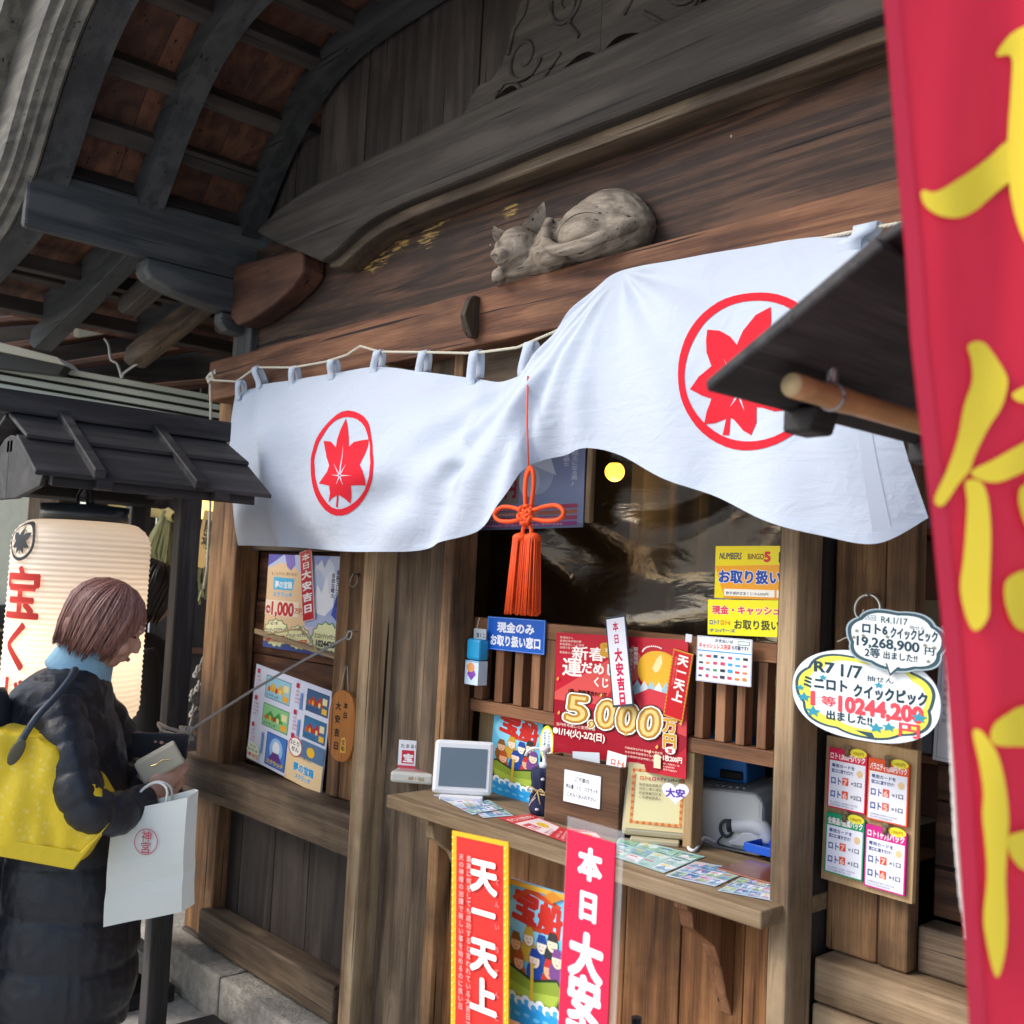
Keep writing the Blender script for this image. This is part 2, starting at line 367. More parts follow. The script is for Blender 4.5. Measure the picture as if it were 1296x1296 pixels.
# sides split at the ridge: side t<0 = left
for y0,y1 in ((-.865,-.755),(-.50,-.405),(-.075,.0)):
    for a,b in ((-.955,0),(0,.955)): swept('rafter',[(y0,.0),(y1,.0),(y1,.10),(y0,.10)],W('rafter','X'),a,b,40)
for y0,y1 in ((.5,.6),(.95,1.05)):
    swept('rafter',[(y0,.0),(y1,.0),(y1,.10),(y0,.10)],W('beam','X'),-.97,.97,40)
m_bd=W('redboard','X')
yy=-.9
while yy<1.9:
    for a,b in ((-1.,0),(0,1.)): swept('roof_board',[(yy,.125),(yy+.168,.125),(yy+.168,.14),(yy,.14)],m_bd,a,b,40)
    yy+=.17
for t in (.05,.12,.21,.32,.46,.585,.70,.82,.93):
    for s in (-1,1):
        x,z=arc(t,s); n=arcn(t,s); tx=(n[1],-n[0]); q=[]
        for a,o in ((-.032,.055),(.032,.055),(.032,.124),(-.032,.124)): q.append((x+tx[0]*a+n[0]*o,z+tx[1]*a+n[1]*o))
        lb(MB().prism(q,'Y',-.88,1.5).build('batten',W('dark','Y'),None,bevel=.004))
bargem=W('barge','X')
for a,b in ((-1.,0),(0,1.)):
    swept('bargeboard',[(-.872,.13),(-.872,-.012),(-.882,-.02),(-.895,-.008),(-.9,.004),(-.918,.0),(-.926,.018),(-.945,.022),(-.952,.05),(-.972,.062),(-.975,.10),(-.955,.115),(-.955,.33),(-.9,.33)],bargem,a,b,60)
    swept('roof_fascia',[(-1.03,.33),(-.9,.33),(-.9,.40),(-1.03,.40)],W('barge','X'),a,b,60)
swept('roof_shell',[(-1.0,.401),(1.95,.401),(1.95,.46),(-1.0,.46)],simple('copper_roof',(.12,.2,.17),.6,bumpscale=30),-1,1,60)
swept('roof_board',[(-.9,.33),(1.9,.33),(1.9,.40),(-.9,.40)],D,-1,1,60)
# rafter tails beyond the purlin (left and right)
for s in (-1,1):
    for yc in (-.455,-.02,.55):
        xx=lambda d: XC+s*d
        pr=[(xx(2.02),2.80),(xx(3.05),2.565),(xx(3.12),2.60),(xx(3.10),2.66),(xx(2.02),2.90)]
        lb(MB().prism(pr,'Y',yc-.04,yc+.04).build('rafter_tail',W('grey' if yc>-.4 else 'rafter','X'),None,bevel=.004))
        pr=[(xx(2.02),2.74),(xx(2.42),2.655),(xx(2.47),2.68),(xx(2.47),2.73),(xx(2.02),2.83)]
        lb(MB().prism(pr,'Y',yc+.10,yc+.17).build('rafter_tail',W('beam','X'),None,bevel=.006))
    for d0,d1,z in ((2.5,2.56,2.775),(2.95,3.02,2.70)): 
        x0,x1=sorted((xx(d0),xx(d1))); bb('eave_batten',x0,x1,-.75,1.5,z,z+.06,W('dark','Y'))
# purlins and their brackets
for s in (-1,1):
    x0,x1=sorted((XC+s*2.06,XC+s*1.96))
    o=MB(); o.hexa([(x0,-.875,2.80),(x1,-.895,2.775),(x1,1.5,2.775),(x0,1.5,2.775)],[(x0,-.875,2.97),(x1,-.895,3.0),(x1,1.5,3.0),(x0,1.5,3.0)])
    lb(o.build('purlin',PU,None,bevel=.012))
    lb(MB().prism([(-.455,2.773),(-.455,2.725),(-.43,2.70),(-.34,2.672),(-.2,2.65),(-.06,2.64),(.1,2.64),(.1,2.773)],'X',x0+.004,x1+.012).build('purlin_bracket',W('purlin','Y'),None,bevel=.008))
    lb(MB().prism([(-.13,2.638),(-.13,2.60),(-.10,2.57),(0,2.56),(0,2.638)],'X',x0+.02,x1-.01).build('bracket_block',W('purlin','Y'),None,bevel=.006))
# gable wall planks above the arched beam
x=-3.80
k=0
while x<0.05:
    w=(.20,.17,.31,.29,.34,.30)[k%6]; bb('gable_plank',x,x+w-.004,.022+.004*(k%2),.05,2.72,3.53 if abs(x+w/2-XC)<1.5 else 3.3,W('dark','Z'),.003); x+=w; k+=1
# carved frog-leg strut on the beam
def strut(s):
    X=lambda d: XC+s*d
    out=[(.00,3.46),(.14,3.44),(.27,3.38),(.31,3.33),(.34,3.27),(.36,3.20),(.405,3.13),(.45,3.10),(.49,3.105),(.53,3.08),(.56,3.04),(.60,3.0),(.64,2.98),(.47,2.98),(.43,3.03),(.36,3.055),(.32,3.03),(.29,2.985),(.20,2.985),(.14,3.03),(.06,3.05),(0,3.02)]
    P=curve([(a,b,0) for a,b in out],80); P=[(X(p[0]),p[1]) for p in P]
    if s<0: P=P[::-1]
    mb=MB().prism(P,'Y',-.075,.02)
    # raised scroll lines
    def sc(cx,cz,r0_,turn,a0,dirn):
        pts=[]
        for k in range(26):
            a=a0+dirn*turn*2*PI*k/25; r=r0_*(1-.72*k/25); pts.append((X(cx+r*math.cos(a)),-.076,cz+r*math.sin(a)))
        mb.tube(pts,[.009*(1-.5*k/25) for k in range(26)],6)
    sc(.30,3.12,.075,1.3,R(200),1); sc(.13,3.22,.07,1.2,R(20),-1); sc(.17,3.36,.05,1.1,R(160),1)
    mb.tube([(X(a),-.076,z) for a,z in ((.37,3.15),(.35,3.22),(.31,3.25),(.29,3.31),(.24,3.33),(.21,3.39),(.14,3.40))],.008,6)
    mb.tube([(X(a),-.076,z) for a,z in ((.42,3.04),(.38,3.07),(.33,3.06),(.30,3.02),(.24,3.01),(.2,3.04),(.15,3.08))],.007,6)
    mb.tube([(X(a),-.076,z) for a,z in ((.08,3.10),(.12,3.15),(.1,3.22),(.04,3.26),(.02,3.33))],.008,6)
    lb(mb.build('carved_strut',W('beam','X'),None,bevel=.004))
strut(-1); strut(1)
# arched (rainbow) beam
top=[(-3.62,2.915),(-3.56,2.936),(-3.47,2.963),(-3.33,2.985),(-3.19,2.998),(-2.7,3.004),(-2.3,3.004),(-1.87,3.0)]
bot=[(-1.87,2.80),(-2.34,2.798),(-2.66,2.795),(-2.8,2.787),(-2.90,2.768),(-2.98,2.742),(-3.06,2.715),(-3.13,2.703),(-3.24,2.75),(-3.36,2.80),(-3.5,2.86)]
mir=lambda P:[(2*XC-a,b) for a,b in P]
poly=top[:-1]+mir(top)[::-1]+mir(bot)[::-1][:-1]+bot
lb(MB().prism(poly,'Y',-.125,-.03).build('arched_beam',BE,None,bevel=.012))
low=[(a,b-.035) for a,b in bot if a>-3.1]; low2=[(-3.13,2.69)]
pl=[(-3.13,2.9)]+mir([(-3.13,2.9)])+mir(low2)+mir(low)[::-1]+low+low2
lb(MB().prism(pl,'Y',-.088,-.0).build('beam_moulding',W('grey','X'),None,bevel=.008))
# bracket noses beside the posts
for s in (-1,1):
    X=lambda d: XC+s*d
    P=[(X(1.96),2.62),(X(1.96),2.83),(X(1.45),2.79),(X(1.42),2.765),(X(1.42),2.70),(X(1.48),2.66),(X(1.62),2.615),(X(1.78),2.585),(X(1.9),2.58)]
    lb(MB().prism(P,'Y',-.10,-.005).build('bracket_nose',W('redboard' if s<0 else 'beam','X'),None,bevel=.01))
# wide board between lintel and arched beam
m_hb=wood('head_board_wood',(.012,.008,.007,1),(.045,.025,.018,1),(.13,.066,.040,1),axis='X',stain=.6,ring=9)
def splash(m):   # lichen-yellow scuffs under the beam and white specks
    nt=m.node_tree; L=nt.links; b=nt.nodes['Principled BSDF']; old=b.inputs['Base Color'].links[0].from_socket; tc=N(nt,'ShaderNodeTexCoord'); tot=None
    for (x,z,rx,rz) in ((-2.99,2.705,.13,.055),(-2.86,2.735,.10,.04),(-2.68,2.725,.07,.045),(-2.62,2.76,.06,.03),(-2.28,2.715,.05,.03)):
        mp=N(nt,'ShaderNodeMapping'); mp.inputs['Location'].default_value=(-x/rx,0,-z/rz); mp.inputs['Scale'].default_value=(1/rx,0,1/rz); L.new(tc.outputs['Object'],mp.inputs[0])
        ln=N(nt,'ShaderNodeVectorMath',operation='LENGTH'); L.new(mp.outputs[0],ln.inputs[0]); v=mth(nt,'SUBTRACT',1.,ln.outputs['Value']); v=mth(nt,'MAXIMUM',v,0.); tot=v if tot is None else mth(nt,'MAXIMUM',tot,v)
    mp=N(nt,'ShaderNodeMapping'); mp.inputs['Scale'].default_value=(12,12,110); L.new(tc.outputs['Object'],mp.inputs[0]); n=N(nt,'ShaderNodeTexNoise',i_Scale=1.,i_Detail=4.,i_Roughness=.7); L.new(mp.outputs[0],n.inputs['Vector'])
    f=ramp(nt,mth(nt,'MULTIPLY',mth(nt,'POWER',tot,.5),mth(nt,'MAXIMUM',mth(nt,'MULTIPLY_ADD',n.outputs['Fac'],4.),0.)),[(.28,(0,0,0)),(.55,(.9,.9,.9))]); [q for q in nt.nodes if q.type=='MATH' and q.operation=='MULTIPLY_ADD'][-1].inputs[2].default_value=-1.55
    c=mixc(nt,f,old,(.50,.33,.10,1))
    n2=N(nt,'ShaderNodeTexVoronoi',i_Scale=11.); L.new(tc.outputs['Object'],n2.inputs['Vector']); c=mixc(nt,ramp(nt,n2.outputs['Distance'],[(.030,(.8,.8,.8)),(.042,(0,0,0))]),c,(.45,.42,.38,1)); L.new(c,b.inputs['Base Color'])
splash(m_hb)
bb('head_board',-3.86,.12,.0,.021,2.452,2.92,m_hb)
# lintel
bb('lintel',-4.0,.26,-.09,-.004,2.300,2.462,W('lintel','X'),.005)
bb('lintel_backing',-3.83,.09,.0,.03,2.14,2.45,W('grey','X'))
# little carved hook board on the lintel
h=(-2.304,-0.1,2.379)
hb=MB().prism([(h[2]-.055,-.10),(h[2]-.06,-.125),(h[2]-.03,-.145),(h[2]+.03,-.15),(h[2]+.055,-.13),(h[2]+.06,-.10)],'X',h[0]+.0,h[0]+.035) if False else MB().prism([(-.09,h[2]-.06),(-.115,h[2]-.06),(-.13,h[2]-.035),(-.145,h[2]+.0),(-.13,h[2]+.045),(-.115,h[2]+.062),(-.09,h[2]+.062)],'X',h[0]-.012,h[0]+.012)
hb.ell((h[0]-.028,-.10,h[2]),(.02,.022,.045))
lb(hb.build('lintel_hook',W('grey','Z'),None,bevel=.004))
# posts
def post(x0,x1,y0,y1,z0,z1,kind='post',nm='post'): return bb(nm,x0,x1,y0,y1,z0,z1,W(kind,'Z'),.006)
post(-4.07,-3.955,.0,.13,.16,2.37); post(-3.953,-3.83,-.004,.10,.16,2.37)
post(-3.93,-3.78,-.03,.10,2.463,2.78,'purlin')
post(.09,.33,0,.13,.16,2.37); post(.04,.19,-.03,.10,2.486,2.78,'purlin')
# left bay -----------------------------------------------------
zt=[.86,1.06,1.29,1.50,1.70,1.95,2.2]
for k in range(6): bb('wall_board',-3.829,-2.83,.10+.003*(k%2),.125,zt[k]+.002,zt[k+1]-.002,W('panel','X'))
bb('top_rail',-3.829,-3.14,.06,.10,1.70,1.73,W('grey','X'))
post(-3.135,-3.065,.03,.10,.86,2.2,'post','wall_stile'); post(-3.063,-2.965,.035,.10,.86,2.2,'post','wall_stile')
post(-2.963,-2.93,.02,.10,.86,2.2,'grey','wall_stile'); post(-2.928,-2.89,-.01,.10,.86,2.37,'post','wall_stile')
bb('wall_sill',-4.16,-2.825,-.06,.10,.72,.855,W('grey','X'),.008)
x=-4.0
for k,w in enumerate((.27,.25,.24,.26,.2)):
    bb('lower_plank',x,x+w-.004,.05,.075,.16,.719,W('dark','Z')); x+=w
bb('base_sill',-3.86,-2.90,-.045,.049,.18,.30,W('grey','X'),.008)
bb('ground_sill',-4.05,.3,-.02,.12,.10,.178,W('dark','X'),.008)
# centre posts
post(-2.888,-2.825,-.03,.06,.16,2.37,'post'); post(-2.82,-2.752,-.08,.05,.16,2.37,'tan'); 
post(-2.75,-2.572,-.002,.05,.16,2.37,'grey','wide_plank'); post(-2.57,-2.458,-.012,.05,.16,2.37,'grey','wide_plank')
post(-2.455,-2.41,-.045,.05,.16,2.37,'post','window_jamb')
# sales window --------------------------------------------------
LA=lambda ax: W('lattice',ax)
wf=lambda n,x0,x1,y0,y1,z0,z1,ax: bb(n,x0,x1,y0,y1,z0,z1,LA(ax),.002)
wf('lattice_rail',-2.485,-1.30,.06,.10,1.468,1.512,'X'); wf('lattice_rail',-2.485,-1.30,.055,.10,1.235,1.270,'X')
wf('lattice_stile',-2.485,-2.447,.058,.098,1.0,1.467,'Z')
wf('lattice_stile',-2.105,-2.066,.058,.098,1.271,1.467,'Z'); wf('lattice_stile',-1.66,-1.617,.058,.098,1.271,1.467,'Z')
for a,b in ((-2.409,-2.372),(-2.318,-2.283),(-2.235,-2.200),(-2.165,-2.130),(-2.02,-1.985),(-1.92,-1.885),(-1.82,-1.785),(-1.72,-1.685),(-1.585,-1.560),(-1.524,-1.497),(-1.465,-1.441),(-1.408,-1.383),(-1.35,-1.325)):
    wf('lattice_slat',a,b,.062,.095,1.271,1.467,'Z')
bb('thin_post',-1.607,-1.58,.06,.10,1.006,1.234,W('pine','Z'))
for a in (-1.87,-1.78,-1.70): bb('thin_post',a,a+.025,.09,.12,1.006,1.234,W('pine','Z'))
bb('backing_panel',-2.44,-2.07,.115,.13,1.006,1.234,W('pine','Z'))
wf('window_head',-2.40,-1.24,.035,.10,2.04,2.138,'X')
# right jamb, wall and sills
post(-1.235,-1.19,-.13,-.035,.16,2.2,'tan','window_jamb'); post(-1.30,-1.207,-.034,.12,.16,2.2,'dark','window_jamb')
post(-1.20,-1.085,.03,.06,.89,2.2,'post','wide_plank'); post(-1.083,-1.018,.028,.075,.89,2.2,'post','wide_plank')
zt=[.985,1.22,1.45,1.7,1.95,2.2]
for k in range(5): bb('wall_board',-1.016,.09,.13+.003*(k%2),.15,zt[k]+.002,zt[k+1]-.002,W('panel','X'))
bb('wall_rail',-1.014,.09,.06,.13,.89,.982,W('grey','X'),.006)
bb('wall_sill',-1.188,.09,-.03,.12,.80,.888,W('tan','X'),.006); bb('wall_sill',-1.188,.09,-.034,.12,.69,.797,W('tan','X'),.006)
x=-1.188
for k in range(5): bb('lower_plank',x,x+.25,.05,.075,.16,.689,W('dark','Z')); x+=.254
# board front under the counter
x=-2.408; k=0
for w in (.17,.165,.19,.16,.17,.175,.12):
    bb('counter_front_plank',x,x+w-.003,.0+.0015*(k%2),.02,.17,.964,W('honey','Z')); x+=w; k+=1
bb('counter',-2.455,-1.20,-.205,.14,.968,1.004,W('counter','X'),.004)
for x0 in (-2.335,-1.44):
    lb(MB().prism([(-.175,.967),(-.175,.948),(-.158,.940),(-.150,.905),(-.120,.885),(-.075,.855),(-.045,.80),(-.025,.74),(-.001,.69),(-.001,.967)],'X',x0,x0+.036).build('counter_bracket',W('counter' if x0<-2 else 'lattice','Z'),None,bevel=.003))
bb('foot_ledge',-2.75,-1.24,-.10,-.003,.165,.20,W('grey','X'),.004)
# inside the booth
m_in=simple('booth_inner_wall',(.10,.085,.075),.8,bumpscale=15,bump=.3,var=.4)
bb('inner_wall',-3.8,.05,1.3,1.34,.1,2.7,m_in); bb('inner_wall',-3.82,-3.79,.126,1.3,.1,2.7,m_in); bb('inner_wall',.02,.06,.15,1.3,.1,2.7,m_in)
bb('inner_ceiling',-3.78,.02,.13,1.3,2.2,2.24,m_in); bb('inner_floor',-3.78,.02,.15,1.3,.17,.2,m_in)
bb('outer_wall',-4.0,-3.83,.135,1.9,.1,2.75,D); bb('outer_wall',.07,.2,.15,1.9,.1,2.75,D)
bb('inner_desk',-2.45,-1.25,.145,.7,.93,.985,W('box','X'))
LOOPS=[((-3.627,-0.140,2.328),(-3.665,-0.120,2.281),.036),((-3.505,-0.140,2.368),(-3.509,-0.120,2.310),.036),((-3.235,-0.140,2.336),(-3.268,-0.120,2.287),.036),((-2.985,-0.140,2.330),(-3.011,-0.120,2.286),.036),((-2.719,-0.140,2.324),(-2.761,-0.120,2.277),.036),((-2.480,-0.140,2.291),(-2.520,-0.120,2.234),.036),((-2.240,-0.140,2.259),(-2.272,-0.120,2.187),.036),((-2.016,-0.140,2.253),(-2.055,-0.120,2.189),.036),((-1.053,-0.140,2.356),(-1.083,-0.140,2.324),.05)]
CRESTS=[
([(0.2346,0.5491),(0.2346,0.568),(0.2339,0.5868),(0.2328,0.6062),(0.2308,0.6262),(0.2277,0.6465),(0.2237,0.6672),(0.219,0.6887),(0.2135,0.7101),(0.2077,0.7317),(0.2013,0.7534),(0.1948,0.7744),(0.1875,0.7937),(0.1801,0.8093),(0.1725,0.8184),(0.1651,0.8185),(0.1587,0.8084),(0.1535,0.79),(0.1494,0.7662),(0.146,0.7398),(0.143,0.7129),(0.141,0.6862),(0.1392,0.6602),(0.1378,0.6352),(0.1368,0.6112),(0.1361,0.5886),(0.1357,0.5672),(0.1358,0.5466),(0.1359,0.5266),(0.1362,0.5066),(0.1372,0.487),(0.1387,0.4678),(0.1406,0.4489),(0.1424,0.429),(0.1443,0.4081),(0.1468,0.3872),(0.1497,0.3671),(0.1531,0.3468),(0.1569,0.3261),(0.1614,0.3062),(0.1665,0.2861),(0.1725,0.2655),(0.1794,0.2515),(0.1871,0.2498),(0.1959,0.2592),(0.2043,0.2751),(0.2115,0.2957),(0.2166,0.3227),(0.2195,0.3568),(0.221,0.3905),(0.223,0.4187),(0.2252,0.4439),(0.2272,0.4683),(0.2291,0.4906),(0.2317,0.5107),(0.2336,0.5299)],[(0.2304,0.5502),(0.2305,0.5671),(0.2299,0.5838),(0.2291,0.601),(0.2275,0.6187),(0.2249,0.6365),(0.2215,0.6548),(0.2173,0.6739),(0.2126,0.6932),(0.207,0.7118),(0.2011,0.7295),(0.1949,0.7461),(0.1885,0.7611),(0.1818,0.7739),(0.1752,0.7831),(0.1688,0.7847),(0.1635,0.7753),(0.1593,0.7569),(0.1561,0.7348),(0.1533,0.7121),(0.1507,0.6896),(0.1485,0.6671),(0.1468,0.6454),(0.1451,0.6244),(0.1438,0.6039),(0.1432,0.5839),(0.1429,0.5652),(0.1421,0.5472),(0.1416,0.5292),(0.1417,0.5114),(0.1426,0.494),(0.1438,0.4772),(0.1454,0.4605),(0.1468,0.4429),(0.1484,0.4246),(0.1506,0.4065),(0.1533,0.3891),(0.1562,0.371),(0.1593,0.3502),(0.1631,0.3286),(0.1679,0.3097),(0.1735,0.2956),(0.1798,0.2877),(0.187,0.2874),(0.1948,0.2949),(0.2023,0.3084),(0.2084,0.3275),(0.213,0.3524),(0.2156,0.3798),(0.2178,0.4063),(0.2202,0.4305),(0.2223,0.4536),(0.2241,0.4762),(0.2256,0.497),(0.2275,0.5156),(0.2294,0.533)],[(0.1854,0.2947),(0.1886,0.3447),(0.1903,0.4044),(0.1909,0.4541),(0.1984,0.4308),(0.2094,0.4237),(0.2192,0.4189),(0.2199,0.4567),(0.2191,0.5045),(0.2163,0.5601),(0.2209,0.5916),(0.2216,0.6296),(0.2184,0.6669),(0.2091,0.6654),(0.1983,0.6669),(0.1932,0.7145),(0.1877,0.7573),(0.1827,0.7302),(0.177,0.7114),(0.1734,0.746),(0.1706,0.7756),(0.1687,0.7735),(0.1745,0.7133),(0.1667,0.7292),(0.1611,0.7489),(0.1663,0.7015),(0.1672,0.6622),(0.1599,0.655),(0.1509,0.6469),(0.1585,0.6139),(0.164,0.5858),(0.1658,0.5505),(0.1599,0.5001),(0.1572,0.4506),(0.1556,0.4076),(0.1646,0.4147),(0.172,0.4501),(0.1731,0.4086),(0.1783,0.3511)],[[(0.1857,0.5996),(0.1834,0.5982),(0.1822,0.4364)],[(0.1844,0.6055),(0.1825,0.6082),(0.1723,0.5407)],[(0.186,0.6093),(0.1841,0.6053),(0.1927,0.5473)],[(0.1832,0.6082),(0.1831,0.6155),(0.1709,0.6058)],[(0.1857,0.6164),(0.1858,0.6091),(0.2042,0.6166)],[(0.1828,0.6146),(0.1848,0.6176),(0.1778,0.6584)],[(0.1837,0.6178),(0.1857,0.6157),(0.1877,0.6655)]]),
([(0.9072,0.4912),(0.9068,0.5188),(0.9051,0.5458),(0.902,0.5724),(0.898,0.5984),(0.8932,0.6235),(0.8874,0.6476),(0.8812,0.6706),(0.8743,0.6921),(0.8669,0.7119),(0.8593,0.73),(0.8513,0.747),(0.8428,0.7626),(0.8336,0.7772),(0.824,0.7909),(0.8144,0.8021),(0.8052,0.8087),(0.7968,0.8094),(0.7893,0.8042),(0.7826,0.7935),(0.7767,0.7776),(0.7715,0.7575),(0.7671,0.7332),(0.7632,0.7061),(0.7601,0.6765),(0.7576,0.6447),(0.7559,0.6109),(0.7548,0.5761),(0.754,0.5405),(0.7537,0.5045),(0.754,0.4687),(0.7553,0.4338),(0.7572,0.4003),(0.7599,0.3686),(0.7628,0.3386),(0.7656,0.3099),(0.7684,0.2829),(0.7716,0.2583),(0.7751,0.2372),(0.7799,0.2223),(0.7858,0.2135),(0.7928,0.2089),(0.8008,0.207),(0.8099,0.2078),(0.8202,0.2119),(0.831,0.2196),(0.8419,0.2319),(0.8524,0.2477),(0.8629,0.2678),(0.8731,0.2913),(0.8824,0.318),(0.8904,0.3465),(0.8967,0.3761),(0.9016,0.4057),(0.905,0.4348),(0.9069,0.4634)],[(0.8966,0.4941),(0.8963,0.519),(0.8949,0.5433),(0.8924,0.5672),(0.8891,0.5905),(0.885,0.6132),(0.8802,0.6351),(0.8748,0.656),(0.8689,0.6757),(0.8626,0.694),(0.8556,0.7101),(0.8484,0.7247),(0.8405,0.7381),(0.8322,0.75),(0.8234,0.7608),(0.8147,0.7693),(0.8065,0.7746),(0.7989,0.7754),(0.7921,0.7711),(0.7861,0.7616),(0.7807,0.7478),(0.7758,0.7311),(0.7715,0.7106),(0.7677,0.6871),(0.7646,0.661),(0.7622,0.6326),(0.7605,0.6023),(0.7594,0.5708),(0.759,0.5388),(0.7591,0.5069),(0.7599,0.4756),(0.7612,0.4454),(0.7632,0.4168),(0.7655,0.3894),(0.7679,0.3628),(0.7703,0.337),(0.773,0.3128),(0.776,0.2912),(0.7795,0.2728),(0.7838,0.2586),(0.7891,0.2487),(0.7954,0.2429),(0.8027,0.2408),(0.811,0.2415),(0.8201,0.2449),(0.8297,0.2519),(0.8394,0.2623),(0.8485,0.2769),(0.8574,0.295),(0.8658,0.3167),(0.8735,0.3408),(0.8805,0.3658),(0.8863,0.3914),(0.891,0.4174),(0.8942,0.4434),(0.896,0.4691)],[(0.8258,0.2683),(0.8304,0.324),(0.8314,0.3727),(0.8283,0.4156),(0.839,0.3946),(0.8558,0.3857),(0.8755,0.3886),(0.8725,0.4344),(0.8636,0.4806),(0.8527,0.5147),(0.8643,0.5453),(0.8721,0.5794),(0.8781,0.6189),(0.8621,0.63),(0.8486,0.6417),(0.8346,0.6367),(0.8281,0.6396),(0.8286,0.6916),(0.823,0.74),(0.8137,0.7322),(0.8032,0.702),(0.8,0.6992),(0.7999,0.7638),(0.7938,0.7704),(0.7959,0.7064),(0.7861,0.7321),(0.7776,0.743),(0.7787,0.692),(0.7816,0.64),(0.7737,0.6316),(0.7641,0.6104),(0.77,0.5555),(0.7797,0.5109),(0.7751,0.4574),(0.7738,0.4048),(0.7736,0.3603),(0.7828,0.3657),(0.7934,0.3922),(0.8007,0.423),(0.8037,0.3653),(0.8118,0.2998)],[[(0.8095,0.5922),(0.8067,0.5909),(0.8186,0.4246)],[(0.8069,0.5943),(0.8043,0.5993),(0.7904,0.4813)],[(0.8106,0.6013),(0.8089,0.5947),(0.842,0.5095)],[(0.8054,0.6004),(0.8046,0.6097),(0.7848,0.5884)],[(0.8092,0.6103),(0.8094,0.601),(0.8377,0.5994)],[(0.8052,0.6086),(0.8075,0.6121),(0.7994,0.6583)],[(0.8063,0.6133),(0.8088,0.6085),(0.8147,0.6637)]]),
]

# ================================================================ NOREN CURTAIN
def clothmat():
    m,nt,b=newmat('white_cotton'); L=nt.links
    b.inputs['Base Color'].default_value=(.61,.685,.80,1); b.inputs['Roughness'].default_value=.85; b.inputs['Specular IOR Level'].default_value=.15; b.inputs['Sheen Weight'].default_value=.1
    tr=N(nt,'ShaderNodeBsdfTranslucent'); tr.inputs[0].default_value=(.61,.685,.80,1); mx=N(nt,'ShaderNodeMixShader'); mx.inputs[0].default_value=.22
    tc=N(nt,'ShaderNodeTexCoord'); n=N(nt,'ShaderNodeTexNoise',i_Scale=9.,i_Detail=5.,i_Roughness=.55,i_Distortion=1.2); L.new(tc.outputs['Object'],n.inputs['Vector'])
    wv=N(nt,'ShaderNodeTexNoise',i_Scale=600.,i_Detail=1.); L.new(tc.outputs['Object'],wv.inputs['Vector'])
    mq=N(nt,'ShaderNodeMapping'); mq.inputs['Rotation'].default_value=(0,R(35),0); mq.inputs['Scale'].default_value=(5,5,34); L.new(tc.outputs['Object'],mq.inputs[0]); nq=N(nt,'ShaderNodeTexNoise',i_Scale=1.,i_Detail=4.,i_Roughness=.55,i_Distortion=.8); L.new(mq.outputs[0],nq.inputs['Vector'])
    bp=N(nt,'ShaderNodeBump',i_Strength=.30,i_Distance=.02); L.new(mth(nt,'ADD',mth(nt,'ADD',n.outputs['Fac'],mth(nt,'MULTIPLY',nq.outputs['Fac'],.45)),mth(nt,'MULTIPLY',wv.outputs['Fac'],.03)),bp.inputs['Height']); L.new(bp.outputs[0],b.inputs['Normal']); L.new(bp.outputs[0],tr.inputs['Normal'])
    out=nt.nodes['Material Output']; L.new(b.outputs[0],mx.inputs[1]); L.new(tr.outputs[0],mx.inputs[2]); L.new(mx.outputs[0],out.inputs[0]); return m
m_cloth=clothmat(); m_red=simple('printed_red',(.62,.02,.035),.8,spec=.1)
NT=[(-3.724,-0.11,2.294),(-3.539,-0.12,2.31),(-3.27,-0.12,2.301),(-3.012,-0.12,2.296),(-2.757,-0.12,2.287),(-2.505,-0.12,2.24),(-2.262,-0.12,2.193),(-2.118,-0.13,2.166),(-2.01,-0.15,2.187),(-1.947,-0.17,2.225),(-1.894,-0.17,2.27),(-1.845,-0.16,2.319),(-1.782,-0.14,2.365),(-1.721,-0.12,2.402),(-1.548,-0.13,2.388),(-1.333,-0.13,2.377),(-1.214,-0.13,2.371),(-1.122,-0.13,2.357),(-1.069,-0.13,2.343),(-1.031,-0.13,2.306)]
NB=[(-3.58,-0.12,1.711),(-3.25,-0.17,1.708),(-3.091,-0.14,1.705),(-2.78,-0.2,1.694),(-2.602,-0.19,1.694),(-2.376,-0.24,1.696),(-2.231,-0.24,1.715),(-2.029,-0.29,1.747),(-1.904,-0.3,1.819),(-1.862,-0.27,1.894),(-1.844,-0.23,1.923),(-1.774,-0.23,1.935),(-1.689,-0.24,1.944),(-1.587,-0.24,1.921),(-1.427,-0.28,1.858),(-1.299,-0.27,1.818),(-1.147,-0.31,1.762),(-1.041,-0.29,1.736),(-0.947,-0.26,1.724),(-0.881,-0.2,1.773)]
HK=[(-1.721,-0.12,2.402)][0]
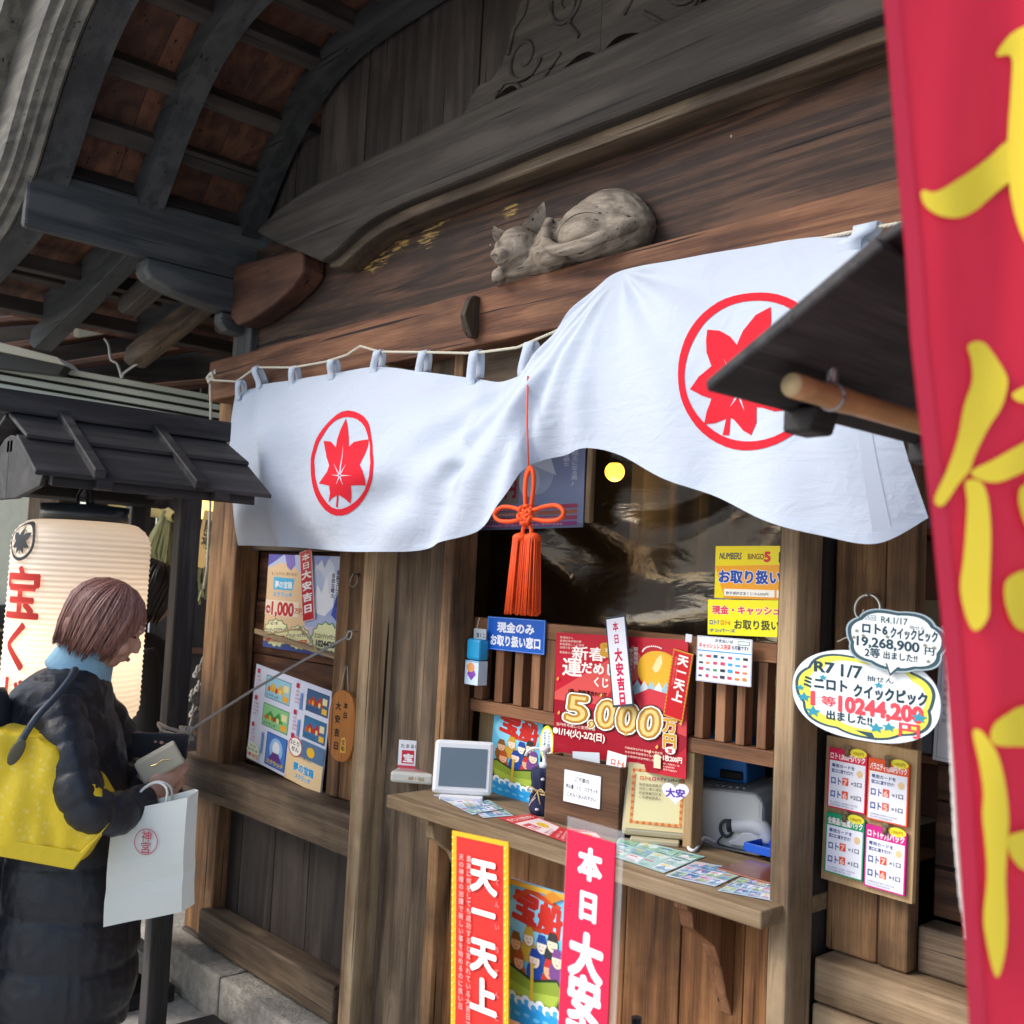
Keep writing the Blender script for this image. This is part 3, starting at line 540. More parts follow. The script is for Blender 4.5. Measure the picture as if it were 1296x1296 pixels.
def noren(u,v):
    a=interp(NT,u); b=interp(NB,u); p=a.lerp(b,v); 
    y=p.y
    y-= .05*math.sin(PI*v)*(1-.3*math.cos(2*PI*u*1.3))
    # soft vertical hang folds
    y+= (.006*math.sin(u*46+v*2.5)+.004*math.sin(u*83-v*4+1))*(.35+v*.5)*(1-sm((u-.62)/.1)*.5)*(1-sm((v-.7)/.3)*.7)
    # radiating gather folds from the hitched up point
    dx,dz=p.x-HK[0],HK[2]-p.z; r=math.hypot(dx,dz)
    if r>1e-4:
        an=math.atan2(dx,dz)
        w=sm((r-.01)/.12)*math.exp(-((an+.75)/.55)**2)
        y-= .015*w*math.sin(an*24+r*3)*min(1,r*3)
        y-= .020*w*math.exp(-((an+.30)/.07)**2)+.014*math.exp(-((an+.62)/.05)**2)*w
        w2=math.exp(-((an-1.0)/.5)**2)*sm(r/.1)*math.exp(-r*1.5)
        y-= .012*w2*math.sin(an*14)
    # swags gathering toward the tassel point
    tx,tz=-2.03-p.x,p.z-1.93; r2=math.hypot(tx,tz); an=math.atan2(tz,tx)
    w=math.exp(-(r2/.38)**2)*sm(tx/.15)
    y-= .010*w*math.sin(an*9+.6)*(1-sm((v-.65)/.35))
    tz=p.z+.06*(p.x+2.9)**2
    y-= .016*math.sin((tz-1.7)*34)*math.exp(-((p.x+2.45)/.3)**2)*sm(v*1.3)*(1-sm((v-.6)/.4))*.8
    n=noise.noise(Vector((p.x*3,p.z*3,0)))+.5*noise.noise(Vector((p.x*8,p.z*8,4)))
    y+= .007*n*(1-.6*v)
    y+= 0
    # tucked pleat under the first loops
    y+= .018*math.exp(-((u-.045)/.012)**2)
    return Vector((p.x,y,p.z))
nrn=thing('noren_curtain','white cotton shop curtain with two red maple leaf crests under the lintel','curtain',(-2.6,-.12,2.2))
def under(o,par):
    o.parent=par; o.matrix_parent_inverse=par.matrix_basis.inverted() if par.matrix_basis!=Matrix.Identity(4) else Matrix.Identity(4); return o
NU,NV=300,90; mb=MB(); vs=[noren(i/NU,j/NV) for j in range(NV+1) for i in range(NU+1)]
fs=[(j*(NU+1)+i,j*(NU+1)+i+1,(j+1)*(NU+1)+i+1,(j+1)*(NU+1)+i) for j in range(NV) for i in range(NU)]
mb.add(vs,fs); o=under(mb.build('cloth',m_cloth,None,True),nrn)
# bottom and left hem as a doubled strip
hm=MB()
hv=[noren(i/NU,v)+Vector((0,-.0012,0)) for v in (.968,1.002) for i in range(NU+1)]
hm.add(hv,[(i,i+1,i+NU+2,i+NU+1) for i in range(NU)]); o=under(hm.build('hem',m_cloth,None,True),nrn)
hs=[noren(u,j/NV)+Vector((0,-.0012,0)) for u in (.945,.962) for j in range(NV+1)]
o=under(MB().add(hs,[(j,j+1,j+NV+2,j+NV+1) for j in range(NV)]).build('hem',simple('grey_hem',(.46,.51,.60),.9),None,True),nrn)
# maple crest drawn in cloth space
LEAF=[(0,0.92),(0.06,0.8),(0.12,0.66),(0.17,0.47),(0.2,0.32),(0.32,0.42),(0.52,0.5),(0.8,0.5),(0.79,0.36),(0.69,0.15),(0.5,-0.03),(0.58,-0.13),(0.69,-0.27),(0.77,-0.42),(0.58,-0.42),(0.42,-0.43),(0.34,-0.42),(0.36,-0.55),(0.33,-0.77),(0.2,-0.66),(0.035,-0.54),(0.04,-0.8),(-0.04,-0.8),(-0.035,-0.54),(-0.2,-0.66),(-0.33,-0.77),(-0.36,-0.55),(-0.34,-0.42),(-0.42,-0.43),(-0.58,-0.42),(-0.77,-0.42),(-0.69,-0.27),(-0.58,-0.13),(-0.5,-0.03),(-0.69,0.15),(-0.79,0.36),(-0.8,0.5),(-0.52,0.5),(-0.32,0.42),(-0.2,0.32),(-0.17,0.47),(-0.12,0.66),(-0.06,0.8)]
def crest(outer,inner,leaf,veins):
    # outlines are kept in cloth space (u along the top, v down) and laid on the folded cloth
    def lay(P,F,off):
        a,b=wrap([(x,-y) for x,y in P],F,lambda s_,t_: noren(s_,-t_)+Vector((0,off,0)),.008); return a,b
    mb=MB(); n=len(outer); mb.add(*lay(outer+inner,[(k,(k+1)%n,(k+1)%n+n,k+n) for k in range(n)],-.0013))
    mb.add(*lay(leaf,[tuple(range(len(leaf)))],-.0013)); under(mb.build('maple_crest',m_red,None,True),nrn)
    mb=MB()
    for v in veins: mb.add(*lay(v,[(0,1,2)],-.0019))
    under(mb.build('maple_veins',m_cloth,None,True),nrn)
for C_ in CRESTS: crest(*C_)
# loops over the cord
CORD=[(-3.881,-0.14,2.366),(-3.659,-0.14,2.335),(-3.558,-0.14,2.36),(-3.511,-0.14,2.372),(-3.232,-0.145,2.337),(-3.021,-0.145,2.331),(-2.892,-0.145,2.338),(-2.824,-0.14,2.359),(-2.715,-0.14,2.326),(-2.477,-0.145,2.292),(-2.241,-0.145,2.258),(-2.06,-0.145,2.25),(-1.931,-0.14,2.273),(-1.735,-0.1,2.344),(-1.354,-0.1,2.376),(-1.064,-0.14,2.353),(-0.968,-0.14,2.348)]
for px in LOOPS:
    a,bt,w=px; mbl=MB(); rings=[]
    # ribbon folded over the cord: front flap, over the cord, back flap
    path=[(bt[0],bt[1]-.006,bt[2]-.015),(bt[0],bt[1]-.008,bt[2]+.01),(a[0],a[1]-.010,a[2]-.012),(a[0],a[1]-.004,a[2]+.006),(a[0]+.008,a[1]+.008,a[2]-.004),(bt[0]+.012,bt[1]+.014,bt[2]+.008)]
    P=curve(path,16)
    vs=[(p[0]-w/2,p[1],p[2]) for p in P]+[(p[0]+w/2,p[1]+.002,p[2]) for p in P]
    o=mbl.add(vs,[(i,i+1,i+17,i+16) for i in range(15)]).build('loop',m_cloth,None,True); q=o.modifiers.new('t','SOLIDIFY'); q.thickness=.0018
    under(o,nrn)
def twist(mb,pts,r,strands=3,pitch=.03,n=6,mi=0,mul=4):
    """laid rope: strands twisted about the path"""
    L=[0.]; pts=[Vector(p) for p in pts]
    for a,b in zip(pts,pts[1:]): L.append(L[-1]+(b-a).length)
    tot=L[-1]; m=max(8,int(tot/pitch*mul)); P=[]; k=0
    for i in range(m+1):
        d=tot*i/m
        while k<len(L)-2 and L[k+1]<d: k+=1
        P.append(pts[k].lerp(pts[k+1],(d-L[k])/max(1e-9,L[k+1]-L[k])))
    for s in range(strands):
        Q=[]; up=Vector((.13,.2,1)).normalized()
        for i,p in enumerate(P):
            t=(P[min(i+1,m)]-P[max(i-1,0)]).normalized(); a=t.cross(up).normalized(); b=a.cross(t)
            an=2*PI*(tot*i/m/pitch/1.+s/strands); Q.append(p+(a*math.cos(an)+b*math.sin(an))*r*.5)
        mb.tube(Q,r*.56,n,mi)
    return mb
m_rope=simple('cotton_rope',(.62,.58,.47),.9,spec=.1); m_grope=simple('grey_rope',(.36,.34,.31),.9,spec=.1)
mb=MB(); twist(mb,CORD,.0042)
k0=Vector(CORD[0])
for i in range(5): # knot
    c=k0+Vector((.004*i,-.003,.004*i)); mb.tube([c+Vector((.016*math.cos(a),.008*math.sin(2*a+i),.014*math.sin(a))) for a in [k*PI/5+i for k in range(11)]],.004,6)
mb.tube([k0,k0+Vector((.03,0,.02)),k0+Vector((.045,-.004,.034)),k0+Vector((.05,-.004,.018))],.0042,6)
o=mb.build('curtain_line',m_rope,None,True); tag(o,'thin cream cord strung along the lintel that carries the white curtain','cord')
# hitched cord end going down past the lantern roof
mb=MB(); twist(mb,[(-3.881,-0.14,2.366),(-3.876,-0.13,2.243),(-3.884,-0.12,2.118),(-3.887,-0.1,1.868),(-3.877,-0.1,1.617),(-3.893,-0.1,1.538)],.006,3,.02)
tag(mb.build('hanging_rope',m_rope,None,True),'cream braided rope hanging straight down from the left end of the lintel','rope')
# tassel ------------------------------------------------------
m_or=simple('orange_silk',(.80,.085,.012),.55,spec=.3,bumpscale=300,bump=.3)
TS=thing('orange_tassel','bright orange silk tassel with a bow knot hanging in front of the window','tassel',(-1.792,-0.33,1.691))
tp=lambda x,y:None
TSP={k:Vector(v) for k,v in dict(top=(-1.889,-0.26,2.133),ring=(-1.795,-0.33,1.892),knot=(-1.784,-0.335,1.78),cap=(-1.784,-0.335,1.73),bot=(-1.779,-0.335,1.552)).items()}
RX=.0020*1.03
def po(dx,dz,dy=0.): # metres off the knot; x along the facade
    k=TSP['knot']; return (k.x+dx,k.y+dy,k.z+dz)
mb=MB(); mb.tube([TSP['top'],TSP['top'].lerp(TSP['ring'],.5)+Vector((0,-.004,0)),TSP['ring']],.0022,6); under(mb.build('cord',m_or,None,True),TS)
mb=MB(); u=TSP['ring']-TSP['knot']; H=u.z
mb.tube(curve([po(-.006,0),po(-.014,H*.5),po(-.012,H*.85),po(0,H),po(.012,H*.85),po(.014,H*.5),po(.006,0)],24),.0052,8)
mb.tube(curve([po(-.003,0,-.006),po(-.006,H*.5,-.006),po(-.006,H*.8,-.004),po(0,H*.97)],14),.0045,8)
for s in (-1,1):
    mb.tube(curve([po(0,.004,-.006),po(s*.05,.018),po(s*.095,.020),po(s*.118,.004),po(s*.10,-.012),po(s*.05,-.014),po(0,-.004,-.006)],30),.0052,8)
    mb.tube(curve([po(0,-.005),po(s*.006,-.02),po(s*.014,-.034),po(s*.014,-.05)],10),.005,8)
for a in range(6):
    c=Vector(po(.010*math.cos(a*PI/3),.010*math.sin(a*PI/3),-.008)); mb.tube([c+Vector((.012*math.cos(t+a),-.005*math.sin(2*t),.012*math.sin(t+a))) for t in [k*PI/6 for k in range(13)]],.0048,7)
under(mb.build('bow_knot',m_or,None,True),TS)
for s in (-1,1):
    mb=MB(); c=TSP['cap']; mb.ell((c.x+s*.020,c.y,c.z-.004),(.021,.02,.013)); under(mb.build('tassel_cap',m_or,None,True),TS)
mb=MB(); c=TSP['cap']; zb=TSP['bot'].z
for k in range(260):
    a=rnd.uniform(0,2*PI); r=math.sqrt(rnd.random()); s=rnd.choice((-1,1))
    x0=c.x+s*.020+.019*r*math.cos(a); y0=c.y+.019*r*math.sin(a); x1=c.x-.003+s*.024+.026*r*math.cos(a); y1=c.y+.026*r*math.sin(a)
    mb.tube([(x0,y0,c.z-.006),(lerp(x0,x1,.5)+rnd.uniform(-.001,.001),lerp(y0,y1,.5),lerp(c.z,zb,.5)),(x1,y1,zb+rnd.uniform(-.006,.004))],.0021,4,cap=True)
o=under(mb.build('fringe',m_or,None,True),TS); o['kind']='stuff'

# ================================================================ CARVED CAT
zc=2.463
cm=MB(); Yc=-.055
def E(x,z,rx,rz,ry=.06,y=None,tilt=0.,yaw=0.): cm.ell((x,Yc if y is None else y,z),(rx,ry,rz),Matrix.Rotation(R(yaw),4,'Z')@Matrix.Rotation(R(tilt),4,'Y'),20,14)
E(-1.865,zc+.100,.140,.100,.08,-.03,-2); E(-1.81,zc+.080,.105,.085,.075,-.03); E(-1.94,zc+.085,.10,.082,.07,-.035)
E(-1.885,zc+.085,.105,.080,.062,-.070,6)       # haunch
E(-2.015,zc+.070,.066,.082,.066,-.055,6); E(-2.035,zc+.045,.05,.046,.06,-.07); E(-2.005,zc+.035,.032,.040,.03,-.112)
E(-2.06,zc+.026,.075,.026,.035,-.085); E(-2.115,zc+.018,.07,.019,.022,-.098,0,-8); E(-2.18,zc+.015,.024,.018,.020,-.120); E(-2.21,zc+.015,.021,.0165,.019,-.095)
E(-1.965,zc+.016,.045,.017,.022,-.118)
hc=Vector((-2.125,-.092,zc+.088))
E(hc.x,hc.z,.066,.058,.064,hc.y,10); E(hc.x-.016,hc.z-.026,.048,.034,.045,hc.y-.03)
E(hc.x-.030,hc.z-.030,.021,.015,.016,hc.y-.062); E(hc.x-.002,hc.z-.034,.021,.015,.016,hc.y-.066); E(hc.x-.016,hc.z-.046,.020,.011,.014,hc.y-.058); E(hc.x-.018,hc.z-.010,.012,.018,.012,hc.y-.066)
# tail sweeping round the haunch
cm.tube(curve([(-1.72,-.03,zc+.08),(-1.73,-.085,zc+.066),(-1.77,-.122,zc+.040),(-1.84,-.142,zc+.022),(-1.92,-.144,zc+.026),(-1.975,-.132,zc+.055),(-2.0,-.118,zc+.10),(-2.0,-.10,zc+.135)],40),[.019*(1-.2*k/39) for k in range(40)],10)
cat=thing('carved_cat','weathered wooden carving of a sleeping cat curled up on the lintel','carving',(-1.95,-.05,zc))
body=remeshed(cm,.0045,3,lambda c,n:c+n*(.0012*noise.noise(c*60)+.0022*noise.noise(c*17)))
m_cat=W('cat','X'); under(meshobj('body',body,m_cat),cat)
for sx,tx,lean,yw in ((-.050,-.066,-.022,R(48)),(.038,.050,-.012,R(48))):
    e=MB(); bx0=hc.x+sx; bz=hc.z+.036; w=.037; hgt=.072 if sx>0 else .050
    fr=[(bx0-w,hc.y-.002,bz-.012),(bx0+w*.9,hc.y+.004,bz-.004)]; tip=(bx0+tx,hc.y-.004,bz+hgt); 
    rings=[]
    for k in range(7):
        t=k/6; c=Vector(((fr[0][0]+fr[1][0])/2,hc.y,bz-.01)).lerp(Vector(tip),t); ww=w*(1-t**1.6)+.001; dd=.011*(1-t)+.003
        rings.append([c+Matrix.Rotation(yw,3,'Z')@Vector((ww*math.cos(a),(dd*math.sin(a) if math.sin(a)>0 else -dd*.2*math.sin(a)),0)) for a in [q*2*PI/14 for q in range(14)]])
    under(e.loft(rings).build('ear',m_cat,None,True),cat)
m_line=simple('carved_line',(.05,.035,.025),.9)
from mathutils.bvhtree import BVHTree
_bv=BVHTree.FromPolygons([v.co for v in body.vertices],[tuple(p.vertices) for p in body.polygons])
def crack(P,r):
    Q=[]
    for x,z in P:
        h_=_bv.ray_cast(Vector((x,-.6,z)),Vector((0,1,0)))[0]
        if h_: Q.append(h_)
    return MB().tube(Q,[r*math.sin(PI*(k+.5)/len(Q)) for k in range(len(Q))],5)
under(crack([(-1.97+.011*k,zc+.075+.0085*k-.00045*k*k) for k in range(16)],.0018).build('crack',m_line,None,True),cat); under(crack([(-2.05+.008*k,zc+.064+.001*k) for k in range(9)],.0013).build('crack',m_line,None,True),cat); under(crack([(-1.985+.004*k,zc+.075-.001*k*k*.3) for k in range(7)],.0015).build('crack',m_line,None,True),cat)
e=MB()
for sx in(-.040,.004): e.tube([(hc.x+sx+dx,hc.y-.066+abs(dx)*.5+(.006 if sx>0 else .012),hc.z+.002-dx*dx*25+dx*.25) for dx in (-.011,-.005,0,.005,.011)],.0012,5)
e.tube([(hc.x-.034,hc.y-.079,hc.z-.036),(hc.x-.027,hc.y-.081,hc.z-.040),(hc.x-.019,hc.y-.079,hc.z-.034),(hc.x-.011,hc.y-.081,hc.z-.041),(hc.x-.002,hc.y-.079,hc.z-.038)],.0012,5)
under(e.build('face_lines',m_line,None,True),cat)

# ================================================================ THINGS ON THE LEFT BAY
m_iron=simple('iron_ring',(.28,.25,.2),.4,metal=.9,bumpscale=80,bump=.3)
def ringobj(c,r,t,nrm='Y',name='iron_ring'):
    mb=MB(); c=Vector(c); P=[c+(Vector((r*math.cos(a),0.004*math.sin(a),r*math.sin(a)))) for a in [2*PI*k/28 for k in range(29)]]
    mb.tube(P,t,7,cap=False); mb.tube([c+Vector((0,.03,r)),c+Vector((0,-.004,r)),c+Vector((0,-.006,r-.004))],t*1.2,6); return mb
o=ringobj((-3.012,0.015,1.602),.022,.0028).build('iron_ring',m_iron,None,True); tag(o,'upper iron ring hanging from a staple on the stile beside the framed posters','ring')
o=ringobj((-2.999,0,1.417),.014,.0022).build('iron_ring',simple('white_ring',(.7,.7,.66),.4,metal=.3),None,True); tag(o,'small pale ring through which the grey rope end is tied, above the oval sign','ring')
mb=MB(); twist(mb,[(-2.993,-0.01,1.412),(-3.104,-0.12,1.319),(-3.141,-0.27,1.227),(-3.17,-0.39,1.147),(-3.207,-0.45,1.095)],.005,3,.022)
kn=Vector((-3.207,-0.46,1.088))
for i in range(6): mb.tube([kn+Vector((.02*math.cos(a+i),.014*math.sin(a*1.0),.018*math.sin(a+.7*i))) for a in [k*PI/5 for k in range(11)]],.0055,6)
twist(mb,[kn,(-3.262,-0.5,1.1),(-3.335,-0.5,1.106)],.006,3,.02); twist(mb,[kn,(-3.094,-0.55,1.104),(-3.147,-0.57,1.11),(-3.29,-0.52,1.108)],.005,3,.02)
mb.tube([kn,kn+Vector((-.0,-.02,-.05)),kn+Vector((.004,-.01,-.09))],.005,6); mb.tube([kn,kn+Vector((.03,-.01,-.01)),kn+Vector((.035,-.01,-.03))],.005,6)
twist(mb,[kn,(-2.971,-0.62,1.056),(-2.892,-0.68,1.039)],.005,3,.02)
tag(mb.build('tied_rope',m_grope,None,True),'grey rope tied from the ring on the stile down to the dark lantern stand post','rope')
# upper poster, framed sheet of scratch tickets
def poster_top():
    p=Print(.52,.48,'#b9c6ea'); 
    p.poly([(0,.30),(0,.41),(.1,.44),(.20,.42),(.27,.36),(.30,0),(0,0)],'#e8c79c'); p.poly([(0,.48),(0,.42),(.06,.45),(.11,.48)],'#5a57b8'); p.poly([(.12,.48),(.14,.42),(.17,.40),(.2,.43),(.19,.48)],'#7a6ac4')
    p.text('もっと大きい夢がある！',.03,.375,.019,'#2b2b3a',.01,fitw=.19); p.text('スクラッチ',.05,.265,.03,'#2f9bd6',.04,fitw=.14,outline='#ffffff'); p.poly([(.05,.30),(.19,.30),(.20,.36),(.05,.365)],'#49b4e6')
    p.text('夢の宝箱',.06,.312,.038,'#f4f9ff',.03,fitw=.125)
    p.rect(0,.17,.24,.075,'#f3e3cf'); p.text('1,000',.045,.172,.092,'#c3161c',.045,fitw=.165,outline='#fff6ea'); p.text('万円',.215,.19,.03,'#c3161c',.03); p.ell(.022,.195,.018,.022,'#c3161c'); p.text('1等',.008,.187,.018,'#ffffff',.02)
    # pale blue figure of flames and cloud, generic
    for k,(x,y,a,b) in enumerate(((.40,.40,.07,.07),(.36,.32,.05,.09),(.45,.33,.05,.08),(.43,.25,.07,.06))): p.ell(x,y,a,b,('#d8e2f6','#c4d2f0','#e3eafa','#aebfe8')[k])
    p.poly([(.34,.25),(.36,.34),(.39,.30),(.42,.38),(.44,.30),(.47,.34),(.47,.24),(.42,.19),(.36,.2)],'#f6f8ff'); p.poly([(.33,.48),(.35,.43),(.38,.46),(.40,.42),(.43,.48)],'#8c9be0'); p.poly([(.46,.2),(.49,.30),(.515,.24),(.50,.17)],'#3f55b4')
    p.vtext('「海賊王になる男」',.492,.44,.026,'#2a3569',.03,step=.0255); p.vtext('自由な戦士',.462,.40,.024,'#2a3569',.03,step=.024)
    p.rect(0,.0,.52,.03,'#3c4f9f'); p.rect(.28,.03,.10,.10,'#e9d6e4'); 
    for (x,y,a,b,c) in ((.095,.078,.088,.066,'#f4f2c0'),(.255,.07,.078,.055,'#f4f2c0'),(.44,.082,.092,.075,'#f2f3bc')):
        n=26; pts=[(x+a*math.cos(2*PI*k/n)*(1.06 if k%2 else .93),y+b*math.sin(2*PI*k/n)*(1.08 if k%2 else .92)) for k in range(n)]
        p.poly([(x+(u-x)*1.07,y+(v-y)*1.07) for u,v in pts],'#3b7a4a'); p.poly(pts,c)
    p.text('R7 1/8',.05,.115,.02,'#1c2a33',.02,rot=8); p.text('ワンピーススクラッチ',.018,.075,.026,'#14223a',.03,fitw=.15,rot=6); p.text('1等100万円',.022,.03,.036,'#d3262a',.04,fitw=.14,rot=5)
    p.text('R7 1/5',.22,.10,.016,'#1c2a33',.02,rot=8); p.text('ワンピースクラッチ',.19,.065,.02,'#14223a',.03,fitw=.13,rot=8); p.text('2等100万円',.195,.028,.03,'#d3262a',.04,fitw=.125,rot=6)
    p.text('ミニロトクイックピック',.365,.085,.026,'#14223a',.03,fitw=.145); p.text('10244200',.375,.045,.04,'#14223a',.05,fitw=.14); p.text('1等出ました',.39,.015,.022,'#14223a',.03,fitw=.1)
    o=p.build('ticket_poster',(-3.433,0.070,1.505,0.536,0.361,-0.2)); tag(o,'white and blue lottery ticket poster behind the red strip in the left bay','poster'); return o
poster_top()
p=Print(.05,.33,'#f2dadc'); p.rect(.002,.002,.046,.326,'#c9152b'); p.vtext('本日',.025,.315,.034,'#f6f3f3',.02,step=.04); p.vtext('大安吉日',.025,.235,.042,'#ffffff',.04,step=.053)
tag(p.build('fortune_strip',(-3.388,0.060,1.575,0.083,0.262,11.5)),'narrow red paper strip with white writing pinned over the upper poster in the left bay','strip')
def ticket_board():
    p=Print(.62,.60,'#e9eefb'); p.rect(0,0,.62,.60,'#dfe6fa')
    def tk(x,y,w,h,c1,c2,c3):
        p.rect(x,y,w,h,'#33484f'); p.rect(x+.004,y+.004,w-.008,h-.008,c1); p.poly([(x+.01,y+h*.35),(x+w*.3,y+h*.75),(x+w*.45,y+h*.5),(x+w*.62,y+h*.8),(x+w*.8,y+h*.35)],c2); p.rect(x+w*.72,y+.012,w*.22,h*.25,c3); p.rect(x+w*.72,y+h*.5,w*.2,h*.3,'#f2e7b0'); p.text('スクラッチ',x+.01,y+.012,h*.16,'#3a3a66',.02,fitw=w*.5)
        for q in range(4): p.ell(x+w*(.15+.15*q),y+h*.42,w*.05,h*.12,('#d9652d','#e8b23a','#c2382a','#efdf9a')[q])
    tk(.10,.42,.21,.14,'#9fd3e8','#e9c257','#f4b43c'); tk(.10,.245,.22,.14,'#8fcf90','#3f9a4e','#f4b43c'); tk(.44,.44,.17,.13,'#44678f','#b8452f','#f4c33c'); tk(.44,.28,.17,.13,'#3e78a8','#b53a3a','#f4c33c')
    p.rect(.16,.02,.17,.20,'#223f86'); p.rect(.165,.025,.16,.19,'#4a7fd0'); p.ell(.245,.13,.055,.07,'#9cc8f2'); p.ell(.245,.14,.03,.04,'#eef4ff'); p.poly([(.19,.06),(.3,.06),(.27,.11),(.22,.11)],'#6a3a8a'); p.text('スクラッチ',.175,.035,.03,'#f3d13c',.04,fitw=.14,outline='#7a2a1a')
    for x,y in ((.02,.53),(.02,.36),(.02,.19),(.355,.53),(.355,.37),(.355,.23)):
        p.rect(x,y+.02,.022,.028,'#c62a4a'); p.lines(x,y-.005,.05,4,.022,.014,'#c23a5a',int(x*100+y*10)); 
    for x,y,h in ((.335+.06,.43,.10),(.345+.05,.27,.1),(.115,.07,.13)): p.rect(x,y,.018,h,'#6f9ad8')
    p.rect(.34,.0,.28,.16,'#ecd2a4'); p.text('もっと大きい夢がある',.37,.15,.018,'#2b2b3a',.01,fitw=.16); p.text('夢の宝箱',.40,.075,.052,'#2f9bd6',.05,fitw=.16,outline='#ffffff'); p.text('スクラッチ',.42,.03,.034,'#2f9bd6',.04,fitw=.12,outline='#ffffff')
    p.rect(.44,.165,.18,.10,'#5a7ba0'); p.ell(.52,.21,.03,.03,'#f0c030'); p.ell(.40,.205,.055,.06,'#c5283a'); p.ell(.40,.205,.048,.053,'#f7f7ee'); p.text('2とり',.36,.215,.03,'#1a2733',.03); p.text('せん',.37,.18,.03,'#1a2733',.03)
    n=22; p.poly([(.06+.055*math.cos(2*PI*k/n)*(1.07 if k%2 else .93),.06+.055*math.sin(2*PI*k/n)*(1.07 if k%2 else .93)) for k in range(n)],'#e8f0d8'); p.text('R7 1/6',.03,.085,.018,'#2a6a3a',.02); p.text('スクラッチ',.012,.058,.02,'#2a6a3a',.03,fitw=.09); p.text('1等100万',.015,.025,.026,'#d3262a',.04,fitw=.09)
    o=p.build('ticket_board',(-3.441,0.045,1.052,0.546,0.365,-5.1),lean=R(0)); return o
TBp=ticket_board(); tag(TBp,'board of colourful scratch tickets hung on a string, standing above the left sill','board')
q=(-3.403,0.045,1.237,0.541,0.017,4.2)
o=bx('top_bar',-.31,.31,-.006,.01,.296,.315,W('counter','X'),TBp)
mb=MB(); mb.tube(curve([(-.21,-.008,.31),(-.10,-.008,.335),(.03,-.01,.365),(.10,-.008,.34),(.17,-.008,.30)],14),.0035,6); mb.tube([(.02,-.012,.36),(.04,-.014,.375),(.05,-.01,.36),(.06,-.01,.35)],.0035,6); mb.build('string',simple('straw_string',(.5,.4,.22),.9),TBp,True)
# oval wooden sign
OV=thing('oval_sign','orange oval wooden plaque with black writing hanging from the stile','sign',(-2.99,-0.01,1.115))
ow,oh=.080,.118
mb=MB(); P=[(ow*math.copysign(abs(math.cos(a))**.75,math.cos(a)),oh*math.copysign(abs(math.sin(a))**.8,math.sin(a))) for a in [2*PI*k/56 for k in range(56)]]
mb.prism(P,'Y',-.008,.008); mb.build('plaque',wood('oval_wood',(.42,.13,.02,1),(.55,.19,.035,1),(.62,.25,.06,1),'Z',stain=.0,bump=.05,rough=.35),OV,bevel=.004)
p=Print(.12,.23,None); p.vtext('本日',.085,.198,.022,'#151010',.03,step=.032); p.vtext('大安吉日',.048,.195,.028,'#151010',.035,step=.044); p.poly([(.070,.03),(.098,.034),(.096,.075),(.088,.085),(.072,.078)],'#e8b24a'); p.vtext('宝船',.083,.075,.018,'#5a3a12',.02,step=.02)
p.mb.v=[((a-.066)*1.2,b-.0085,c-.117) for a,b,c in p.mb.v]; p.mb.build('lettering',p.mats,OV)
MB().tube([(-.03,-.0,.11),(-.005,.0,.20)],.0012,5).tube([(.02,-.0,.11),(.005,.0,.20)],.0012,5).build('string',m_rope,OV,True)

# ================================================================ SALES WINDOW THINGS
def put(p,nm,place,label,cat,group=None,**k): return tag(p.build(nm,place,**k),label,cat,group)
# blue "cash only" sign
p=Print(.26,.13,'#1d62c8'); p.frame(.002,.0015,'#8fb6ea'); p.text('現金のみ',.13,.075,.042,'#f5f8ff',.045,center=True); p.text('お取り扱い窓口',.13,.022,.044,'#f5f8ff',.045,center=True,fitw=.225)
put(p,'cash_sign',(-2.226,0.050,1.472,0.245,0.096,0.5),'blue plastic sign with white writing hung on the top rail of the window lattice','sign')
# tissue packet dispenser hanging at the lattice corner
dsp=thing('packet_holder','blue and white packet holder hanging at the left corner of the window lattice','holder',(-2.364,0.03,1.389))
MB().box(-.030,.030,-.02,.02,-.0,.062).build('upper_packet',simple('blue_film',(.02,.33,.62),.3),dsp,bevel=.008)
p=Print(.06,.07,'#cfe3f3',th=.035); p.poly([(.01,.03),(.03,.06),(.05,.03),(.03,.012)],'#8a4fb0'); p.ell(.025,.05,.018,.014,'#e7a16a'); p.rect(0,.065,.06,.005,'#9cc3e0')
p.mb.v=[(a-.032,b-.018,c-.072) for a,b,c in p.mb.v]; p.mb.build('lower_packet',p.mats,dsp)
p=Print(.055,.03,'#b9c0c4'); p.text('宝くじ',.012,.006,.014,'#1d2a55',.03); p.mb.v=[(a-.022,b-.0,c+.062) for a,b,c in p.mb.v]; p.mb.build('header_card',p.mats,dsp)
MB().tube([(-.01,.0,.09),(-.005,.005,.125)],.001,5).build('string',m_rope,dsp)
bx('white_clip',-2.492,-2.478,.045,.06,1.475,1.515,simple('white_plastic',(.7,.7,.7),.4),B); o=bpy.data.objects['white_clip']; o.matrix_parent_inverse=Matrix.Translation((-XC,0,0))
